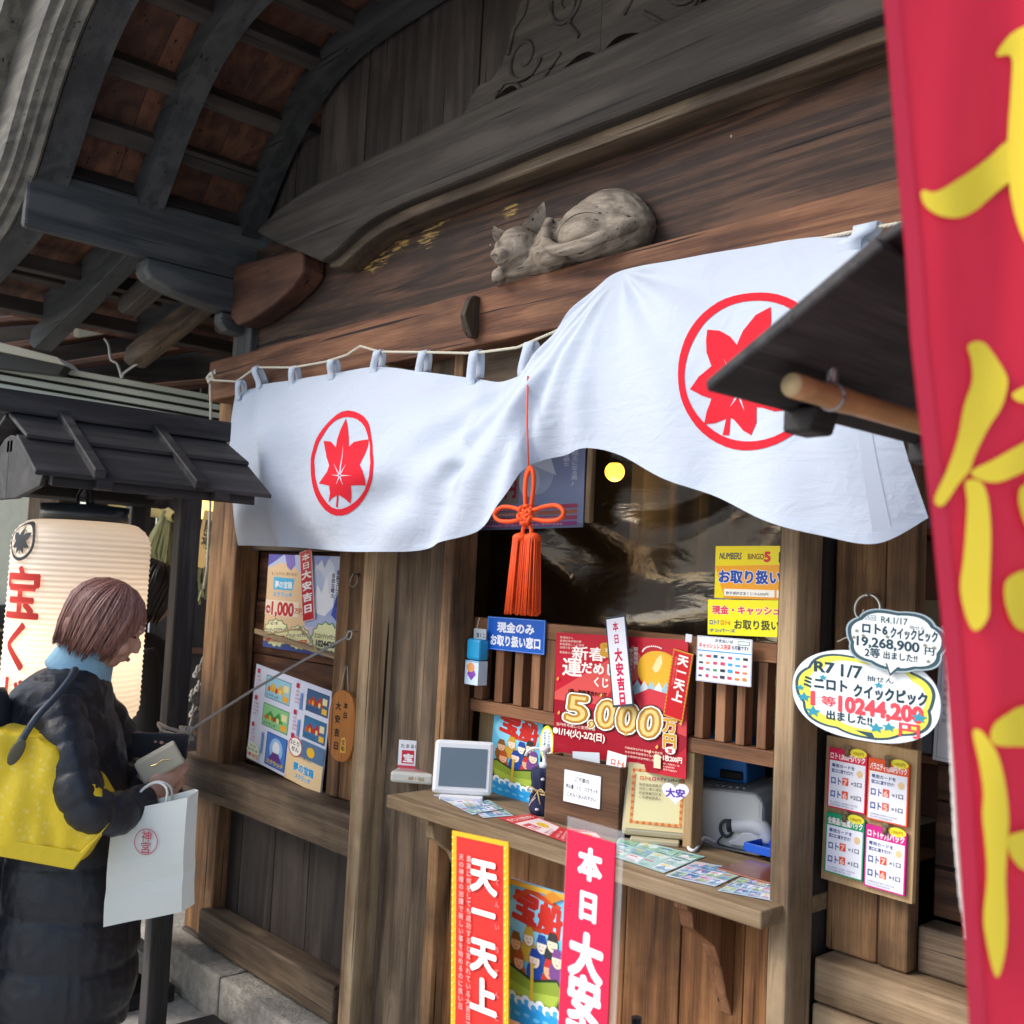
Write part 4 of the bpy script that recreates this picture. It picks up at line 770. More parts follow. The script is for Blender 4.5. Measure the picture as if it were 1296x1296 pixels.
# big red poster
def bigposter():
    W_,H_=.62,.66; p=Print(W_,H_,'#c8283a',rough=.25)
    p.poly([(.0,.30),(.0,.0),(.5,.0),(.62,.15),(.62,.22)],'#a31f30'); p.poly([(.0,.34),(.30,.56),(.40,.60),(.24,.30),(.0,.30)],'#de5a57'); p.poly([(.34,.30),(.62,.34),(.62,.20),(.45,.25)],'#dd4f52'); p.poly([(.24,.44),(.38,.62),(.46,.50),(.34,.40)],'#e36a62')
    for k in range(5): p.text(('毎週抽せん','金運招来新春初夢','新春運試しくじ発売','全国の宝くじ売場')[k%4],.02,.63-.018*k if k<4 else .55,.014,'#ffe9d8',.01)
    p.text('新春',.085,.53,.075,'#fff6ee',.022,fitw=.17); p.text('運',.035,.44,.105,'#fff6ee',.022); p.text('だめし',.135,.46,.064,'#fff6ee',.035,fitw=.17); p.text('くじ',.20,.395,.055,'#fff6ee',.035,fitw=.07)
    n=32; fl=[(.275+.052*math.cos(2*PI*k/n)*(1+.12*math.cos(5*2*PI*k/n)),.585+.045*math.sin(2*PI*k/n)*(1+.12*math.cos(5*2*PI*k/n))) for k in range(n)]; p.poly(fl,'#d9a33c'); p.text('みんなの運',.24,.60,.014,'#7a4a10',.01); p.text('3つの',.25,.575,.024,'#f8efc8',.03)
    p.vtext('新春恒例！',.395,.61,.022,'#ffe9d8',.03,step=.023); p.vtext('夢の詰まった',.372,.60,.022,'#ffe9d8',.03,step=.023)
    for k in range(13): a=R(170-10*k); p.ell(.475+.05*math.cos(a),.585+.035*math.sin(a),.004,.004,'#fff2e6',8)
    # gold coin rising from a white collar, plain
    p.ell(.50,.50,.095,.098,'#eea92a'); p.ell(.49,.51,.085,.088,'#f6bb38'); p.poly([(.47,.51),(.49,.56),(.51,.585),(.515,.54),(.50,.50),(.485,.49)],'#f9e9a8')
    for k in range(7): x=.385+.032*k; p.poly([(x,.41),(x+.02,.45-.004*(k%2)),(x+.04,.41),(x+.034,.37),(x+.008,.37)],'#dfe9ee' if k%2 else '#a8cdd6')
    p.poly([(.39,.37),(.46,.41),(.58,.385),(.56,.31),(.42,.30)],'#d8404c'); 
    p.text('1等・前後賞合わせて',.075,.345,.024,'#3a1412',.03,fitw=.19)
    # 5,000 in gold
    for ch,x,w in (('5',.055,.115),(',',.18,.03),('0',.21,.10),('0',.31,.10),('0',.41,.10)):
        vs,fs=glyphs(ch,.045)
        x0=min(v[0] for v in vs); x1=max(v[0] for v in vs); k=w/(x1-x0); S=.19 if ch!=',' else .12
        for off,c in ((.09,'#3b2a22'),(.06,'#fff8e8'),(.015,'#7a5418')):
            v2,f2=glyphs(ch,.045+off*.9); p.raw([(x+(a-x0)*k+b*.02,.20+b*S-(x-.05)*.06) for a,b in v2],f2,c,st=nst(.045+off*.9))
        p.raw([(x+(a-x0)*k+b*.02,.20+b*S-(x-.05)*.06) for a,b in vs],fs,'#c08a2c',st=nst(.045))
        # pale upper sheen band is printed on the numeral itself
        bm_v=[(x+(a-x0)*k+b*.02,.20+b*S-(x-.05)*.06) for a,b in glyphs(ch,.0)[0]]; p.raw(bm_v,glyphs(ch,.0)[1],'#e9cf86')
    p.vtext('万円',.555,.28,.075,'#d8a63a',.05,step=.075,outline='#fff8e8',wide=.8)
    for k,(x,y) in enumerate(((.02,.40),(.03,.22),(.24,.34),(.36,.16),(.50,.12),(.56,.35),(.60,.25),(.47,.09))): p.poly([(x,y),(x+.008,y+.012),(x+.004,y+.024),(x-.005,y+.01)],'#e4b45a')
    p.text('1/14(火)-2/2(日)',.035,.118,.045,'#fff3e6',.03,fitw=.23); p.ell(.018,.135,.014,.016,'#fff3e6'); p.lines(.02,.165,.26,1,.02,.018,'#ffe6d6',4); p.lines(.36,.10,.2,3,.02,.012,'#ffd9cc',5)
    p.text('1枚200円',.53,.075,.03,'#fff3e6',.03,fitw=.08); p.rect(.49,.03,.03,.055,'#f3dcb8'); p.ell(.505,.085,.016,.012,'#f3dcb8'); p.lines(.53,.055,.08,3,.014,.01,'#ffd9cc',6); p.ell(.56,.125,.022,.018,'#fbf3ef'); p.text('宝',.548,.115,.022,'#c8283a',.05)
    return put(p,'jackpot_poster',(-1.823,0.045,1.331,0.454,0.332,1.5),'big red poster with gold 5,000 numerals fixed over the middle of the window lattice','poster')
bigposter()
p=Print(.13,.32,'#3f4a56',rough=.2); p.rect(.008,.008,.114,.304,'#eef0fb'); p.vtext('本日',.062,.30,.036,'#d02a50',.03,step=.044); p.vtext('大安吉日',.065,.205,.048,'#d02a50',.05,step=.051)
put(p,'fortune_card',(-1.794,0.015,1.436,0.070,0.229,10.1),'white laminated card with pink writing standing over the top of the big red poster','card')
p=Print(.09,.30,'#d9a441',rough=.3); p.rect(.005,.005,.08,.29,'#d11c28'); 
for k in range(18):
    for x in (.0025,.0875): p.ell(x,.01+.0165*k,.003,.004,'#e8552a',6)
p.vtext('天一天上',.052,.285,.05,'#fff2ea',.05,sizes=[.05,.045,.05,.05],step=.053); p.vtext('神社参拝に向いている日です',.020,.27,.010,'#ff9a90',.01); p.vtext('新しいことを始めるとよい日',.032,.26,.009,'#ff9a90',.01)
put(p,'lucky_day_strip',(-1.618,0.035,1.393,0.061,0.166,-8.5),'red strip with orange border stuck on the right edge of the big red poster','strip')
p=Print(.24,.20,'#f1f5fc',rough=.2); p.frame(.002,.002,'#8693b8'); p.text('お支払いは',.08,.178,.016,'#26375e',.03); p.text('キャッシュレス決済',.01,.150,.024,'#e0584a',.04,fitw=.14); p.text('も可能です!!',.155,.152,.02,'#26375e',.03,fitw=.07); p.rect(.004,.134,.232,.005,'#49a6dc'); p.rect(.18,.172,.05,.018,'#3f8f7a'); p.rect(.183,.175,.044,.012,'#f1f5fc')
rr=random.Random(3)
for j in range(4):
    for i in range(7): p.rect(.012+.032*i,.108-.029*j,rr.uniform(.012,.022),rr.uniform(.008,.014),rr.choice(['#2f3a44','#e2483f','#3aa6dd','#52a36b','#e08a3a','#8a97a8','#d8486a','#33557a']))
put(p,'payment_sign',(-1.483,0.030,1.464,0.156,0.107,0.3),'white card with rows of tiny coloured payment marks hanging on the right lattice','sign')
p=Print(.025,.03,'#dfe3ee'); put(p,'white_clip',(-1.595,0.040,1.508,0.019,0.019,-3.0),'small white clip on the top rail above the corner of the red poster','clip')
# yellow signs in the upper right of the opening
p=Print(.34,.26,'#f2dd1e',rough=.3); p.poly([(0,.16),(.34,.17),(.34,.0),(.05,.0)],'#f0a52a'); p.text('NUMBERS',.02,.195,.045,'#2b3350',.03,shear=.2,fitw=.115); p.text('BINGO',.165,.195,.038,'#7a4a1e',.03,fitw=.08); p.text('5',.245,.185,.065,'#d92a3a',.06); p.rect(.315,.18,.008,.05,'#2b3350'); p.text('お取り扱い',.02,.082,.068,'#1f4ea6',.05,fitw=.31,outline='#ffffff'); p.rect(.05,.012,.25,.035,'#f6f3e6'); p.text('数字選択式宝くじ10-6300円',.06,.02,.016,'#44557a',.02,fitw=.21); p.rect(.31,.012,.02,.035,'#f6f3e6')
put(p,'numbers_sign',(-1.443,0.060,1.672,0.191,0.124,0.6),'upper yellow and orange sign in the window corner with blue writing','sign')
p=Print(.34,.17,'#eee626',rough=.3); p.text('現金・キャッシュ',.02,.105,.042,'#d9344f',.045,fitw=.31,outline='#ffffff',ob=.03); p.text('お取り扱い',.125,.035,.048,'#2c3a30',.03,fitw=.2); p.text('ロト7',.01,.05,.028,'#2f5f9f',.04,fitw=.045); p.text('ロト6',.062,.05,.028,'#e0633a',.04,fitw=.045); p.text('ナンバーズ',.01,.015,.018,'#2f5f9f',.04,fitw=.12)
put(p,'cash_or_card_sign',(-1.440,0.045,1.566,0.208,0.083,2.0),'lower lemon yellow sign with red and black writing below the numbers sign','sign')
# treasure ship poster (used on the shelf and on the stand below)
def treasure(w,h):
    p=Print(.24,.40,'#6cc3e4',rough=.3); k=.24
    p.ell(.12,.30,.11,.07,'#8fd6f0'); p.poly([(.0,.37),(.07,.40),(.02,.40),(0,.40)],'#c94a2a')
    p.text('宝',.03,.30,.10,'#c8322a',.06,rot=-8); p.text('船',.13,.285,.09,'#c8322a',.06,rot=-6)
    p.poly([(.03,.35),(.10,.39),(.22,.36),(.21,.35),(.10,.372),(.04,.34)],'#c94a2a'); p.rect(.09,.27,.06,.012,'#c94a2a')
    heads=[(.05,.22,'#e8b98f','#8a5a2a'),(.10,.245,'#f0dcc0','#caa23a'),(.15,.235,'#f3ead8','#2d4f9c'),(.19,.25,'#f0dcc0','#3b3b3b'),(.065,.17,'#efb48a','#b5562e'),(.125,.19,'#f3d9c4','#27489a'),(.18,.175,'#efb48a','#c43a34'),(.21,.21,'#f0d8c0','#7a4a8a')]
    for x,y,sk,hat in heads:
        p.ell(x,y-.035,.030,.035,hat,14); p.ell(x,y,.0215,.024,'#26303a',16); p.ell(x,y,.0195,.022,sk,16); p.poly([(x-.02,y+.008),(x-.012,y+.032),(x+.012,y+.032),(x+.02,y+.008)],hat)
        p.ell(x-.007,y-.001,.002,.0015,'#20242a',6); p.ell(x+.007,y-.001,.002,.0015,'#20242a',6); p.poly([(x-.008,y-.009),(x,y-.014),(x+.008,y-.009),(x,y-.011)],'#9a2f2a')
    p.poly([(.0,.13),(.03,.16),(.12,.135),(.21,.16),(.24,.13),(.21,.06),(.03,.06)],'#2b3a2a'); p.poly([(.008,.128),(.03,.152),(.12,.127),(.21,.152),(.232,.128),(.2,.065),(.04,.065)],'#8aa03a'); p.poly([(.02,.115),(.12,.10),(.22,.115),(.20,.08),(.04,.08)],'#a9bf4a'); p.rect(.112,.06,.012,.12,'#e0b43a')
    p.rect(0,0,.24,.06,'#2f9fe0')
    for q in range(9): x=.015+.027*q; p.ell(x,.062+.008*(q%2),.017,.014,'#f4f8fc',12); p.ell(x+.004,.056+.008*(q%2),.011,.010,'#49aee6',12)
    for q in range(6): p.ell(.03+.036*q,.03-.004*(q%2),.013,.006,'#6cc3ee',10)
    return p
p=treasure(0,0); put(p,'treasure_ship_poster',(-2.240,0.085,1.127,0.207,0.252,-3.5),'small bright treasure ship poster standing on the shelf behind the blue cloth bottle','poster')
# things on the counter ------------------------------------------------
ZC=1.0045
# point card reader
q=Vector((-2.561,-0.028,1.004))
rd=thing('point_card_reader','small cream card reader with a white sign at the left end of the counter','card reader',q,R(38)); rd.scale=(1.12,1.12,1.12)
m_cream=simple('cream_plastic',(.62,.61,.54),.4); m_wp=simple('pale_plastic',(.80,.81,.82),.35)
MB().box(-.060,.060,-.028,.040,.001,.030).build('body',m_cream,rd,bevel=.007); bx('slot_window',-.045,.045,-.012,.028,.0302,.032,simple('pinkish',(.5,.22,.22),.2),rd,.001)
p=Print(.09,.075,'#f3f4f8'); p.text('たまる!つかえる!',.045,.055,.012,'#2c3a4a',.02,center=True,fitw=.08); p.rect(.008,.012,.028,.036,'#cf2f3f'); p.text('宝',.011,.018,.024,'#ffffff',.05); p.text('宝くじ',.04,.034,.014,'#cf2f3f',.03); p.text('ポイント',.04,.016,.013,'#cf2f3f',.03,fitw=.045); p.rect(0,0,.09,.007,'#d8475a')
p.mb.v=[(a*1.25-.058,b+.036,c+.030) for a,b,c in p.mb.v]; p.mb.build('sign_card',p.mats,rd)
p=Print(.06,.012,None); p.text('AR・GG',.0,.0,.012,'#a88a3a',.03); p.mb.v=[(a-.01,b-.0285,c+.011) for a,b,c in p.mb.v]; p.mb.build('lettering',p.mats,rd)
# customer displays
m_scr=simple('grey_screen',(.13,.17,.20),.12,spec=.6)
def screen(loc,rz,w,h,lean,label,face=None,hues=(m_wp,m_scr)):
    t=thing('customer_display',label,'display',loc,rz)
    o=MB().box(-w/2,w/2,-.012,.012,0,h).build('casing',hues[0],t,bevel=.010); o.rotation_euler=(-lean,0,0); o.location=(0,0,.012)
    if face is None: s_=MB().box(-w/2+.018,w/2-.018,-.0132,-.0122,.02,h-.022).build('screen',hues[1],o)
    else: face.mb.v=[(a-face.w/2,b-.0135,c+.016) for a,b,c in face.mb.v]; face.mb.build('notice_sheet',face.mats,o)
    b=MB().box(-w*.36,w*.36,-.03,.05,0,.012).box(-.03,.03,-.0,.03,.012,.04); b.build('stand',hues[0],t,bevel=.003); return t
screen(Vector((-2.304,-0.054,1.004)),R(46),.170,.150,R(14),'white framed grey screen standing beside the card reader on the counter')
f=Print(.15,.155,'#e8d6a0',th=.0006); f.rect(.012,.012,.126,.131,'#d98a4a'); f.rect(.018,.018,.114,.119,'#f1e9b4')
for k in range(16):
    for (x,y) in ((.015+.0078*k,.0155),(.015+.0078*k,.14),(.0155,.018+.0075*k),(.135,.018+.0075*k)): f.ell(x,y,.0042,.0042,('#e07a3a','#e8b070')[k%2],8)
f.text('ロト6',.03,.118,.011,'#d9622a',.04); f.text('ロト7',.06,.118,.011,'#c8405a',.04); f.text('ナンバーズ',.088,.118,.009,'#4a4a7a',.04); f.lines(.03,.103,.08,4,.010,.008,'#5a5038',9)
dt=screen(Vector((-1.677,0.043,1.004)),R(36),.165,.175,R(14),'beige display on the counter with a framed yellow notice on its face',f,(simple('beige_plastic',(.50,.45,.30),.45),m_scr))
# heart tag
hp=[(.5*16*math.sin(t)**3/16*.075,(13*math.cos(t)-5*math.cos(2*t)-2*math.cos(3*t)-math.cos(4*t))/16*.036) for t in [2*PI*k/40 for k in range(40)]]
p=Print(.08,.07,None); p.mb.prism([(a+.04,b+.038) for a,b in hp],'Y',0,.002,p.mi('#f2ecfb')); p.text('大安',.04,.026,.027,'#5a3aa8',.045,center=True,fitw=.054)
put(p,'heart_tag',(-1.459,-0.160,1.181,0.066,0.050,3.2),'white heart shaped tag with purple writing on the corner of the beige display','tag',yaw=R(20))
# brown ballot box
c1=Vector((-1.88,0.001,1.004))+Vector((0.008,-.022,0))
bxr=thing('wooden_slip_box','brown wooden box with a white notice and paper slips in the middle of the counter','box',c1,R(4))
mbx=W('box','X'); w_,d_,h_=.245,.062,.172
MB().box(-w_/2,w_/2,-.0,.012,0,h_).build('front',mbx,bxr,bevel=.002); MB().box(w_/2-.012,w_/2,.0125,d_,0,h_).build('side',mbx,bxr,bevel=.002); MB().box(-w_/2,-w_/2+.012,.0125,d_,0,h_).build('side',mbx,bxr,bevel=.002); MB().box(-w_/2+.0125,w_/2-.0125,d_-.012,d_,0,h_).build('back',mbx,bxr,bevel=.002); MB().box(-w_/2+.0125,w_/2-.0125,.0125,d_-.0125,.01,.13).build('slips',simple('paper_pile',(.6,.6,.6),.8,bumpscale=200,bump=1),bxr)
p=Print(.12,.08,'#eef3f8'); p.ring(.06,.062,.026,.012,.0008,'#6a7a8a'); p.text('ご不要の',.06,.057,.012,'#222c38',.02,center=True); p.text('申込書・くじ・スクラッチ',.06,.036,.012,'#222c38',.02,center=True,fitw=.105); p.text('こちらへお入れ下さい',.06,.016,.011,'#222c38',.02,center=True,fitw=.095)
p.mb.v=[(a-.055,b-.004,c+.062) for a,b,c in p.mb.v]; p.mb.build('notice',p.mats,bxr)
p=Print(.06,.06,'#f2f3f6'); p.text('ロト6',.012,.03,.018,'#d9622a',.04); p.text('100枚',.01,.012,.014,'#3a4a7a',.02); p.mb.v=[(a+.045,b+.022,c+.150) for a,b,c in p.mb.v]; o=p.mb.build('paper_slip',p.mats,bxr); o.rotation_euler=(0,R(5),0)
o=bx('paper_slip',-.04,.05,.030,.031,.10,.19,simple('film',(.6,.66,.72),.15),bxr,0); o.rotation_euler=(0,R(-6),0)
# hand pump bottle wrapped in a navy cloth
pb=thing('pump_bottle','white pump bottle wrapped in navy patterned cloth tied with straw cord','bottle',Vector((-2.047,0.016,1.004)))
mb=MB(); pr=[(.030,0),(.036,.012),(.035,.045),(.026,.062),(.030,.075),(.034,.10),(.033,.118),(.024,.124)]
mb.loft([[((r+.003*math.sin(a*9+z*50))*math.cos(a),(r+.003*math.sin(a*9+z*50))*math.sin(a),z) for a in [2*PI*k/36 for k in range(36)]] for r,z in pr]); m_navy=simple('navy_cloth',(.012,.018,.06),.85); mb.build('cloth_wrap',m_navy,pb,True)
mb=MB()
for k in range(9): a=k*2.4; z=.018+.010*k; mb.ell((.0345*math.cos(a-1.2),.0345*math.sin(a-1.2),z),(.006,.006,.004))
mb.tube([(.036*math.cos(a),.036*math.sin(a),.02+.004*k) for k,a in enumerate([-2.2+.12*j for j in range(8)])],.002,5); mb.build('white_pattern',simple('white_print',(.6,.6,.68),.8),pb,True)
mb=MB(); mb.tube([(.029*math.cos(a),.029*math.sin(a),.064+.002*math.sin(3*a)) for a in [2*PI*k/20 for k in range(21)]],.003,6)
for s_ in(-1,1): mb.tube(curve([(.01,-.03,.064),(.01+s_*.02,-.038,.074),(.01+s_*.035,-.036,.062),(.01+s_*.014,-.034,.060)],10),.002,5); mb.tube([(.01,-.031,.064),(.01+s_*.018,-.037,.035)],.002,5)
mb.build('straw_tie',simple('straw',(.5,.38,.18),.8),pb,True)
mb=MB(); mb.loft([[(r*math.cos(a),r*math.sin(a),z) for a in [2*PI*k/16 for k in range(16)]] for r,z in ((.014,.122),(.014,.136),(.006,.138),(.006,.165),(.015,.167),(.014,.178),(.006,.18))]); mb.tube([(0,0,.172),(-.03,-.018,.172),(-.042,-.026,.162),(-.046,-.028,.150)],.0045,8); mb.build('pump',m_wp,pb,True)
# round yellow notice behind bottle
p=Print(.09,.12,None); n=24; p.mb.prism([(.045+.045*math.cos(2*PI*k/n),.06+.06*math.sin(2*PI*k/n)) for k in range(n)],'Y',0,.002,p.mi('#e9dc4a')); p.ell(.045,.06,.036,.05,'#eef2ee'); p.vtext('ごじゆうに',.058,.10,.018,'#2a6a8a',.03); p.vtext('どうぞ',.032,.10,.018,'#2a6a8a',.03)
put(p,'oval_notice',(-2.077,0.050,1.185,0.056,0.098,-0.7),'small oval notice with yellow rim half hidden behind the brown box','notice')
# sheets lying on the counter under clear film
def sheet(nm,pts,cols,label,seed,grp=None,red=False):
    A,B_,C_,D_=[Vector(q) for q in pts]  # TL TR BR BL
    p=Print(1,1,None); rr=random.Random(seed); p.rect(0,0,1,1,cols[0])
    if red:
        p.rect(0,0,1,1,'#d2303c'); p.rect(.05,.25,.9,.5,'#f1e2e2'); p.rect(.1,.45,.3,.22,'#cf3a45'); p.text('宝くじ',.14,.47,.16,'#ffffff',.05,fitw=.2); p.ell(.62,.5,.14,.12,'#e9c23a'); p.lines(.1,.3,.7,2,.06,.05,'#a84a50',seed); p.text('ポイントがたまる',.08,.82,.12,'#ffe9e0',.03,fitw=.8); p.lines(.1,.14,.8,2,.08,.05,'#ffd8d8',seed)
    else:
        for j in range(3):
            for i in range(4):
                x,y=.03+.245*i,.05+.31*j; w,h=.225,.27; p.rect(x,y,w,h,rr.choice(cols)); p.poly([(x+.01,y+.05),(x+w*.4,y+h*.8),(x+w*.7,y+h*.3),(x+w-.01,y+h*.6),(x+w-.01,y+.02)],rr.choice(cols)); p.rect(x+.01,y+h*.75,w*.6,h*.14,rr.choice(['#d8405a','#f0d04a','#2d5fae'])); p.lines(x+.012,y+.06,w*.8,2,.05,.035,'#3a4a6a',seed+i+j)
    def T(a,c): return (A.lerp(B_,a)).lerp(D_.lerp(C_,a),1-c)
    mb=MB(); mb.v=[tuple(T(a,c)+Vector((0,0,-b*.5))) for a,b,c in p.mb.v]; mb.f=p.mb.f; mb.m=p.mb.m
    f=MB(); f.v=[tuple(T(a,c)+Vector((0,0,-.0006))) for a,c in ((0,0),(1,0),(1,1),(0,1))]; f.f=[(0,1,2,3)]; f.m=[0]
    return tag(mb.build(nm,p.mats),label,'paper sheet',grp)
PB=['#c9dbf0','#8fb8dd','#5f8fc0','#e9eef8','#a9c9a0','#d9c7dd']
zc2=1.006
S=lambda *a: [Vector(x) for x in a]
sheet('ticket_sheet',[(-2.38,-0.097,1.006),(-2.365,-0,1.006),(-2.128,-0.044,1.006),(-2.129,-0.161,1.006)],PB,'blue sheet of ticket pictures at the far left end of the counter top',1)
sheet('ticket_sheet',[(-2.229,-0.105,1.006),(-2.252,0.002,1.006),(-2.066,-0.071,1.006),(-2.086,-0.16,1.006)],PB,'second blue ticket sheet lying just in front of the grey screen',2)
sheet('campaign_sheet',[(-2.068,-0.128,1.006),(-2.058,-0.016,1.006),(-1.862,-0.064,1.006),(-1.781,-0.157,1.006)],PB,'red and white campaign sheet lying before the brown box',3,red=True)
sheet('campaign_sheet',[(-1.897,-0.045,1.006),(-1.835,-0.005,1.006),(-1.753,-0.054,1.006),(-1.781,-0.146,1.006)],PB,'small red sheet partly hidden by the upright red and white placard',8,red=True)
sheet('ticket_sheet',[(-1.762,0.011,1.006),(-1.52,0.036,1.006),(-1.481,-0.162,1.006),(-1.652,-0.153,1.006)],['#a8d4d8','#cfe6ea','#8fc3a9','#e9eef8','#7fb0d8'],'pale green sheet of tickets lying below the beige display',4)
sheet('ticket_sheet',[(-1.505,-0.02,1.006),(-1.386,0.025,1.006),(-1.354,-0.149,1.006),(-1.467,-0.174,1.006)],PB,'lilac and blue ticket sheet right of the pale green one on the counter',5)
sheet('ticket_sheet',[(-1.366,-0.039,1.006),(-1.294,-0.014,1.006),(-1.225,-0.13,1.006),(-1.333,-0.169,1.006)],PB,'rightmost ticket sheet at the counter end by the tan jamb',6)
# inside: terminal, blue case, handset, tray
q=Vector((-1.52,0.111,1.074))
tm=thing('ticket_terminal','grey ticket terminal standing inside the window at the right end','terminal',(-1.63,.30,.986),R(14))
m_gp=simple('grey_plastic',(.72,.73,.69),.45); m_gp2=simple('grey_plastic_dark',(.35,.36,.35),.5)
mb=MB(); mb.prism([(-.11,0),(-.115,.12),(-.09,.142),(.10,.150),(.12,.13),(.12,0)],'Y',-.12,.12); mb.build('casing',m_gp,tm,bevel=.012)
for k in range(9): bx('vent_rib',-.085+.018*k,-.078+.018*k,-.10,.10,.147+.0008*k,.151+.0008*k,m_gp2,tm,.001)
bx('front_panel',-.122,-.112,-.11,.11,.005,.115,m_wp,tm,.004)
bc=thing('blue_case','blue plastic case standing on top of the grey terminal','case',(-1.665,.315,1.142),R(14))
mb=MB(); mb.prism([(-.075,0),(-.085,.085),(-.045,.115),(.05,.105),(.075,.08),(.08,0)],'Y',-.07,.07); mb.build('shell',simple('blue_plastic',(.02,.20,.62),.35),bc,bevel=.008); bx('black_handle',.01,.07,-.082,-.07,.008,.03,pm('#14161a'),bc,.004); bx('black_strip',-.075,-.055,-.078,-.07,.05,.12,pm('#14161a'),bc,.003)
hs=thing('handset','pale grey rounded handset with a dark knob resting before the terminal','handset',(-1.536,0.207,1.006),R(25)); hs.scale=(.74,.74,.74)
mb=MB(); mb.tube(curve([(-.035,0,.06),(0,0,.065),(.04,0,.07),(.07,0,.055),(.082,0,.02)],14),[.022,.024,.026,.027,.027,.028,.030,.031,.031,.030,.028,.026,.024,.022],14); mb.build('head',m_wp,hs,True)
mb=MB(); mb.prism([(-.04,.0),(-.045,.012),(-.02,.02),(0,.045),(.03,.05),(.055,.03),(.06,.0)],'Y',-.02,.02); mb.build('foot',m_wp,hs,bevel=.004)
mb=MB(); mb.tube([(-.036,0,.06),(-.052,0,.058)],.022,12); mb.tube([(.02*math.cos(a)-.054,-.01,.05+.026*math.sin(a)) for a in [2*PI*k/14 for k in range(15)]],.006,6); mb.build('knob',pm('#3a4048'),hs,True)
mb=MB(); mb.tube(curve([(-.06,-.01,.03),(-.08,-.01,.0),(-.03,-.05,-.001),(.04,-.06,0),(.1,-.03,0)],24),.003,6); mb.build('cable',pm('#3a4048'),hs,True)
cb=MB().tube(curve([(-1.647,0.126,1.008),(-1.583,0.056,1.008),(-1.565,0.057,1.008),(-1.601,0.126,1.01),(-1.6,0.139,1.02),(-1.587,0.165,1.008)],30),.004,7).build('white_cable',m_wp,None,True); tag(cb,'pale cable looping on the counter between the beige display and the terminal','cable')
tr=thing('blue_tray','small blue plastic tray at the counter edge by the tan jamb','tray',(-1.435,0.185,1.012))
MB().box(-.05,.05,-.035,.035,0,.006).build('base',simple('tray_blue',(.01,.09,.55),.3),tr,bevel=.002)
MB().box(-.055,.055,-.04,-.0355,.0,.02).box(-.055,.055,.0355,.04,0,.02).box(-.055,-.0505,-.035,.035,0,.02).box(.0505,.055,-.035,.035,0,.02).build('rim',simple('tray_blue2',(.01,.10,.6),.3),tr,bevel=.001)
o=bx('wooden_tray',-1.435,-1.25,-.035,.09,1.0048,1.011,simple('lacquer',(.20,.05,.02),.2,coat=.5),None,.002); tag(o,'flat reddish brown tray under the blue tray on the counter','tray')
# clear plastic sheet hung inside the opening
def plast():
    m,nt,b=newmat('clear_film'); L=nt.links; nt.nodes.remove(b); gl=N(nt,'ShaderNodeBsdfGlossy'); gl.inputs['Roughness'].default_value=.17; gl.inputs['Color'].default_value=(.80,.70,.56,1)
    tr=N(nt,'ShaderNodeBsdfTransparent'); tr.inputs[0].default_value=(.93,.92,.9,1); fr=N(nt,'ShaderNodeFresnel'); fr.inputs[0].default_value=1.6; mx=N(nt,'ShaderNodeMixShader')
    tc=N(nt,'ShaderNodeTexCoord'); mp=N(nt,'ShaderNodeMapping'); mp.inputs['Rotation'].default_value=(0,R(25),0); mp.inputs['Scale'].default_value=(2,2,7); L.new(tc.outputs['Object'],mp.inputs[0]); n=N(nt,'ShaderNodeTexNoise',i_Scale=2.,i_Detail=4.,i_Roughness=.5,i_Distortion=1.5); L.new(mp.outputs[0],n.inputs['Vector'])
    bp=N(nt,'ShaderNodeBump',i_Strength=.2,i_Distance=.03); L.new(n.outputs['Fac'],bp.inputs['Height']); L.new(bp.outputs[0],gl.inputs['Normal']); L.new(bp.outputs[0],fr.inputs['Normal'])
    L.new(mth(nt,'MULTIPLY_ADD',fr.outputs[0],1.0),mx.inputs[0]); nt.nodes[-1].inputs[2].default_value=.10
    L.new(tr.outputs[0],mx.inputs[1]); L.new(gl.outputs[0],mx.inputs[2]); L.new(mx.outputs[0],nt.nodes['Material Output'].inputs[0]); return m
def film(name,x0,x1,z0,z1,y,label,seed):
    NX,NZ=70,60; vs=[]
    for j in range(NZ+1):
        for i in range(NX+1):
            a,c=i/NX,j/NZ; x=lerp(x0,x1,a); z=lerp(z0,z1,c)
            s=math.sin((a*1.3+(1-c)*1.6)*6+seed)*.020+math.sin((a*2.1-c*2.7)*3+seed*2)*.014+.03*noise.noise(Vector((x*2.2,z*3,seed)))
            # catenary swags between the two top corners
            d=z-(z1-.45*4*(a-.5)**2*0-.30*(1-(2*a-1)**2)); s+=.022*math.sin(d*26)*math.exp(-abs(d)*3)
            vs.append((x,y+s,z))
    mb=MB().add(vs,[(j*(NX+1)+i,j*(NX+1)+i+1,(j+1)*(NX+1)+i+1,(j+1)*(NX+1)+i) for j in range(NZ) for i in range(NX)])
    return tag(mb.build(name,MF,None,True),label,'plastic sheet')
MF=plast()
film('clear_plastic_sheet',-2.42,-1.28,1.28,2.12,.20,'clear plastic film hung in swags behind the window lattice',1.3)
# lamp in the booth and its light
lp=Vector((-2.506,0.75,2.032))
lamp=thing('globe_lamp','round yellow lamp glowing inside the dark booth behind the plastic film','lamp',lp)
MB().ell((0,0,0),(.035,.035,.035)).build('globe',simple('lamp_glow',(1,.7,.2),.5,emit=(1,.52,.04),es=3.),lamp,True)
MB().tube([(0,0,.03),(0,0,.2)],.006,6).tube([(0,0,.025),(0,0,.045)],.018,10).build('fitting',pm('#202020'),lamp,True)
ll=bpy.data.lights.new('globe_light','POINT'); ll.energy=.7; ll.color=(1,.65,.25); ll.shadow_soft_size=.05; lo=bpy.data.objects.new('globe_light',ll); COL.objects.link(lo); lo.location=lp+Vector((0,0,-.06))
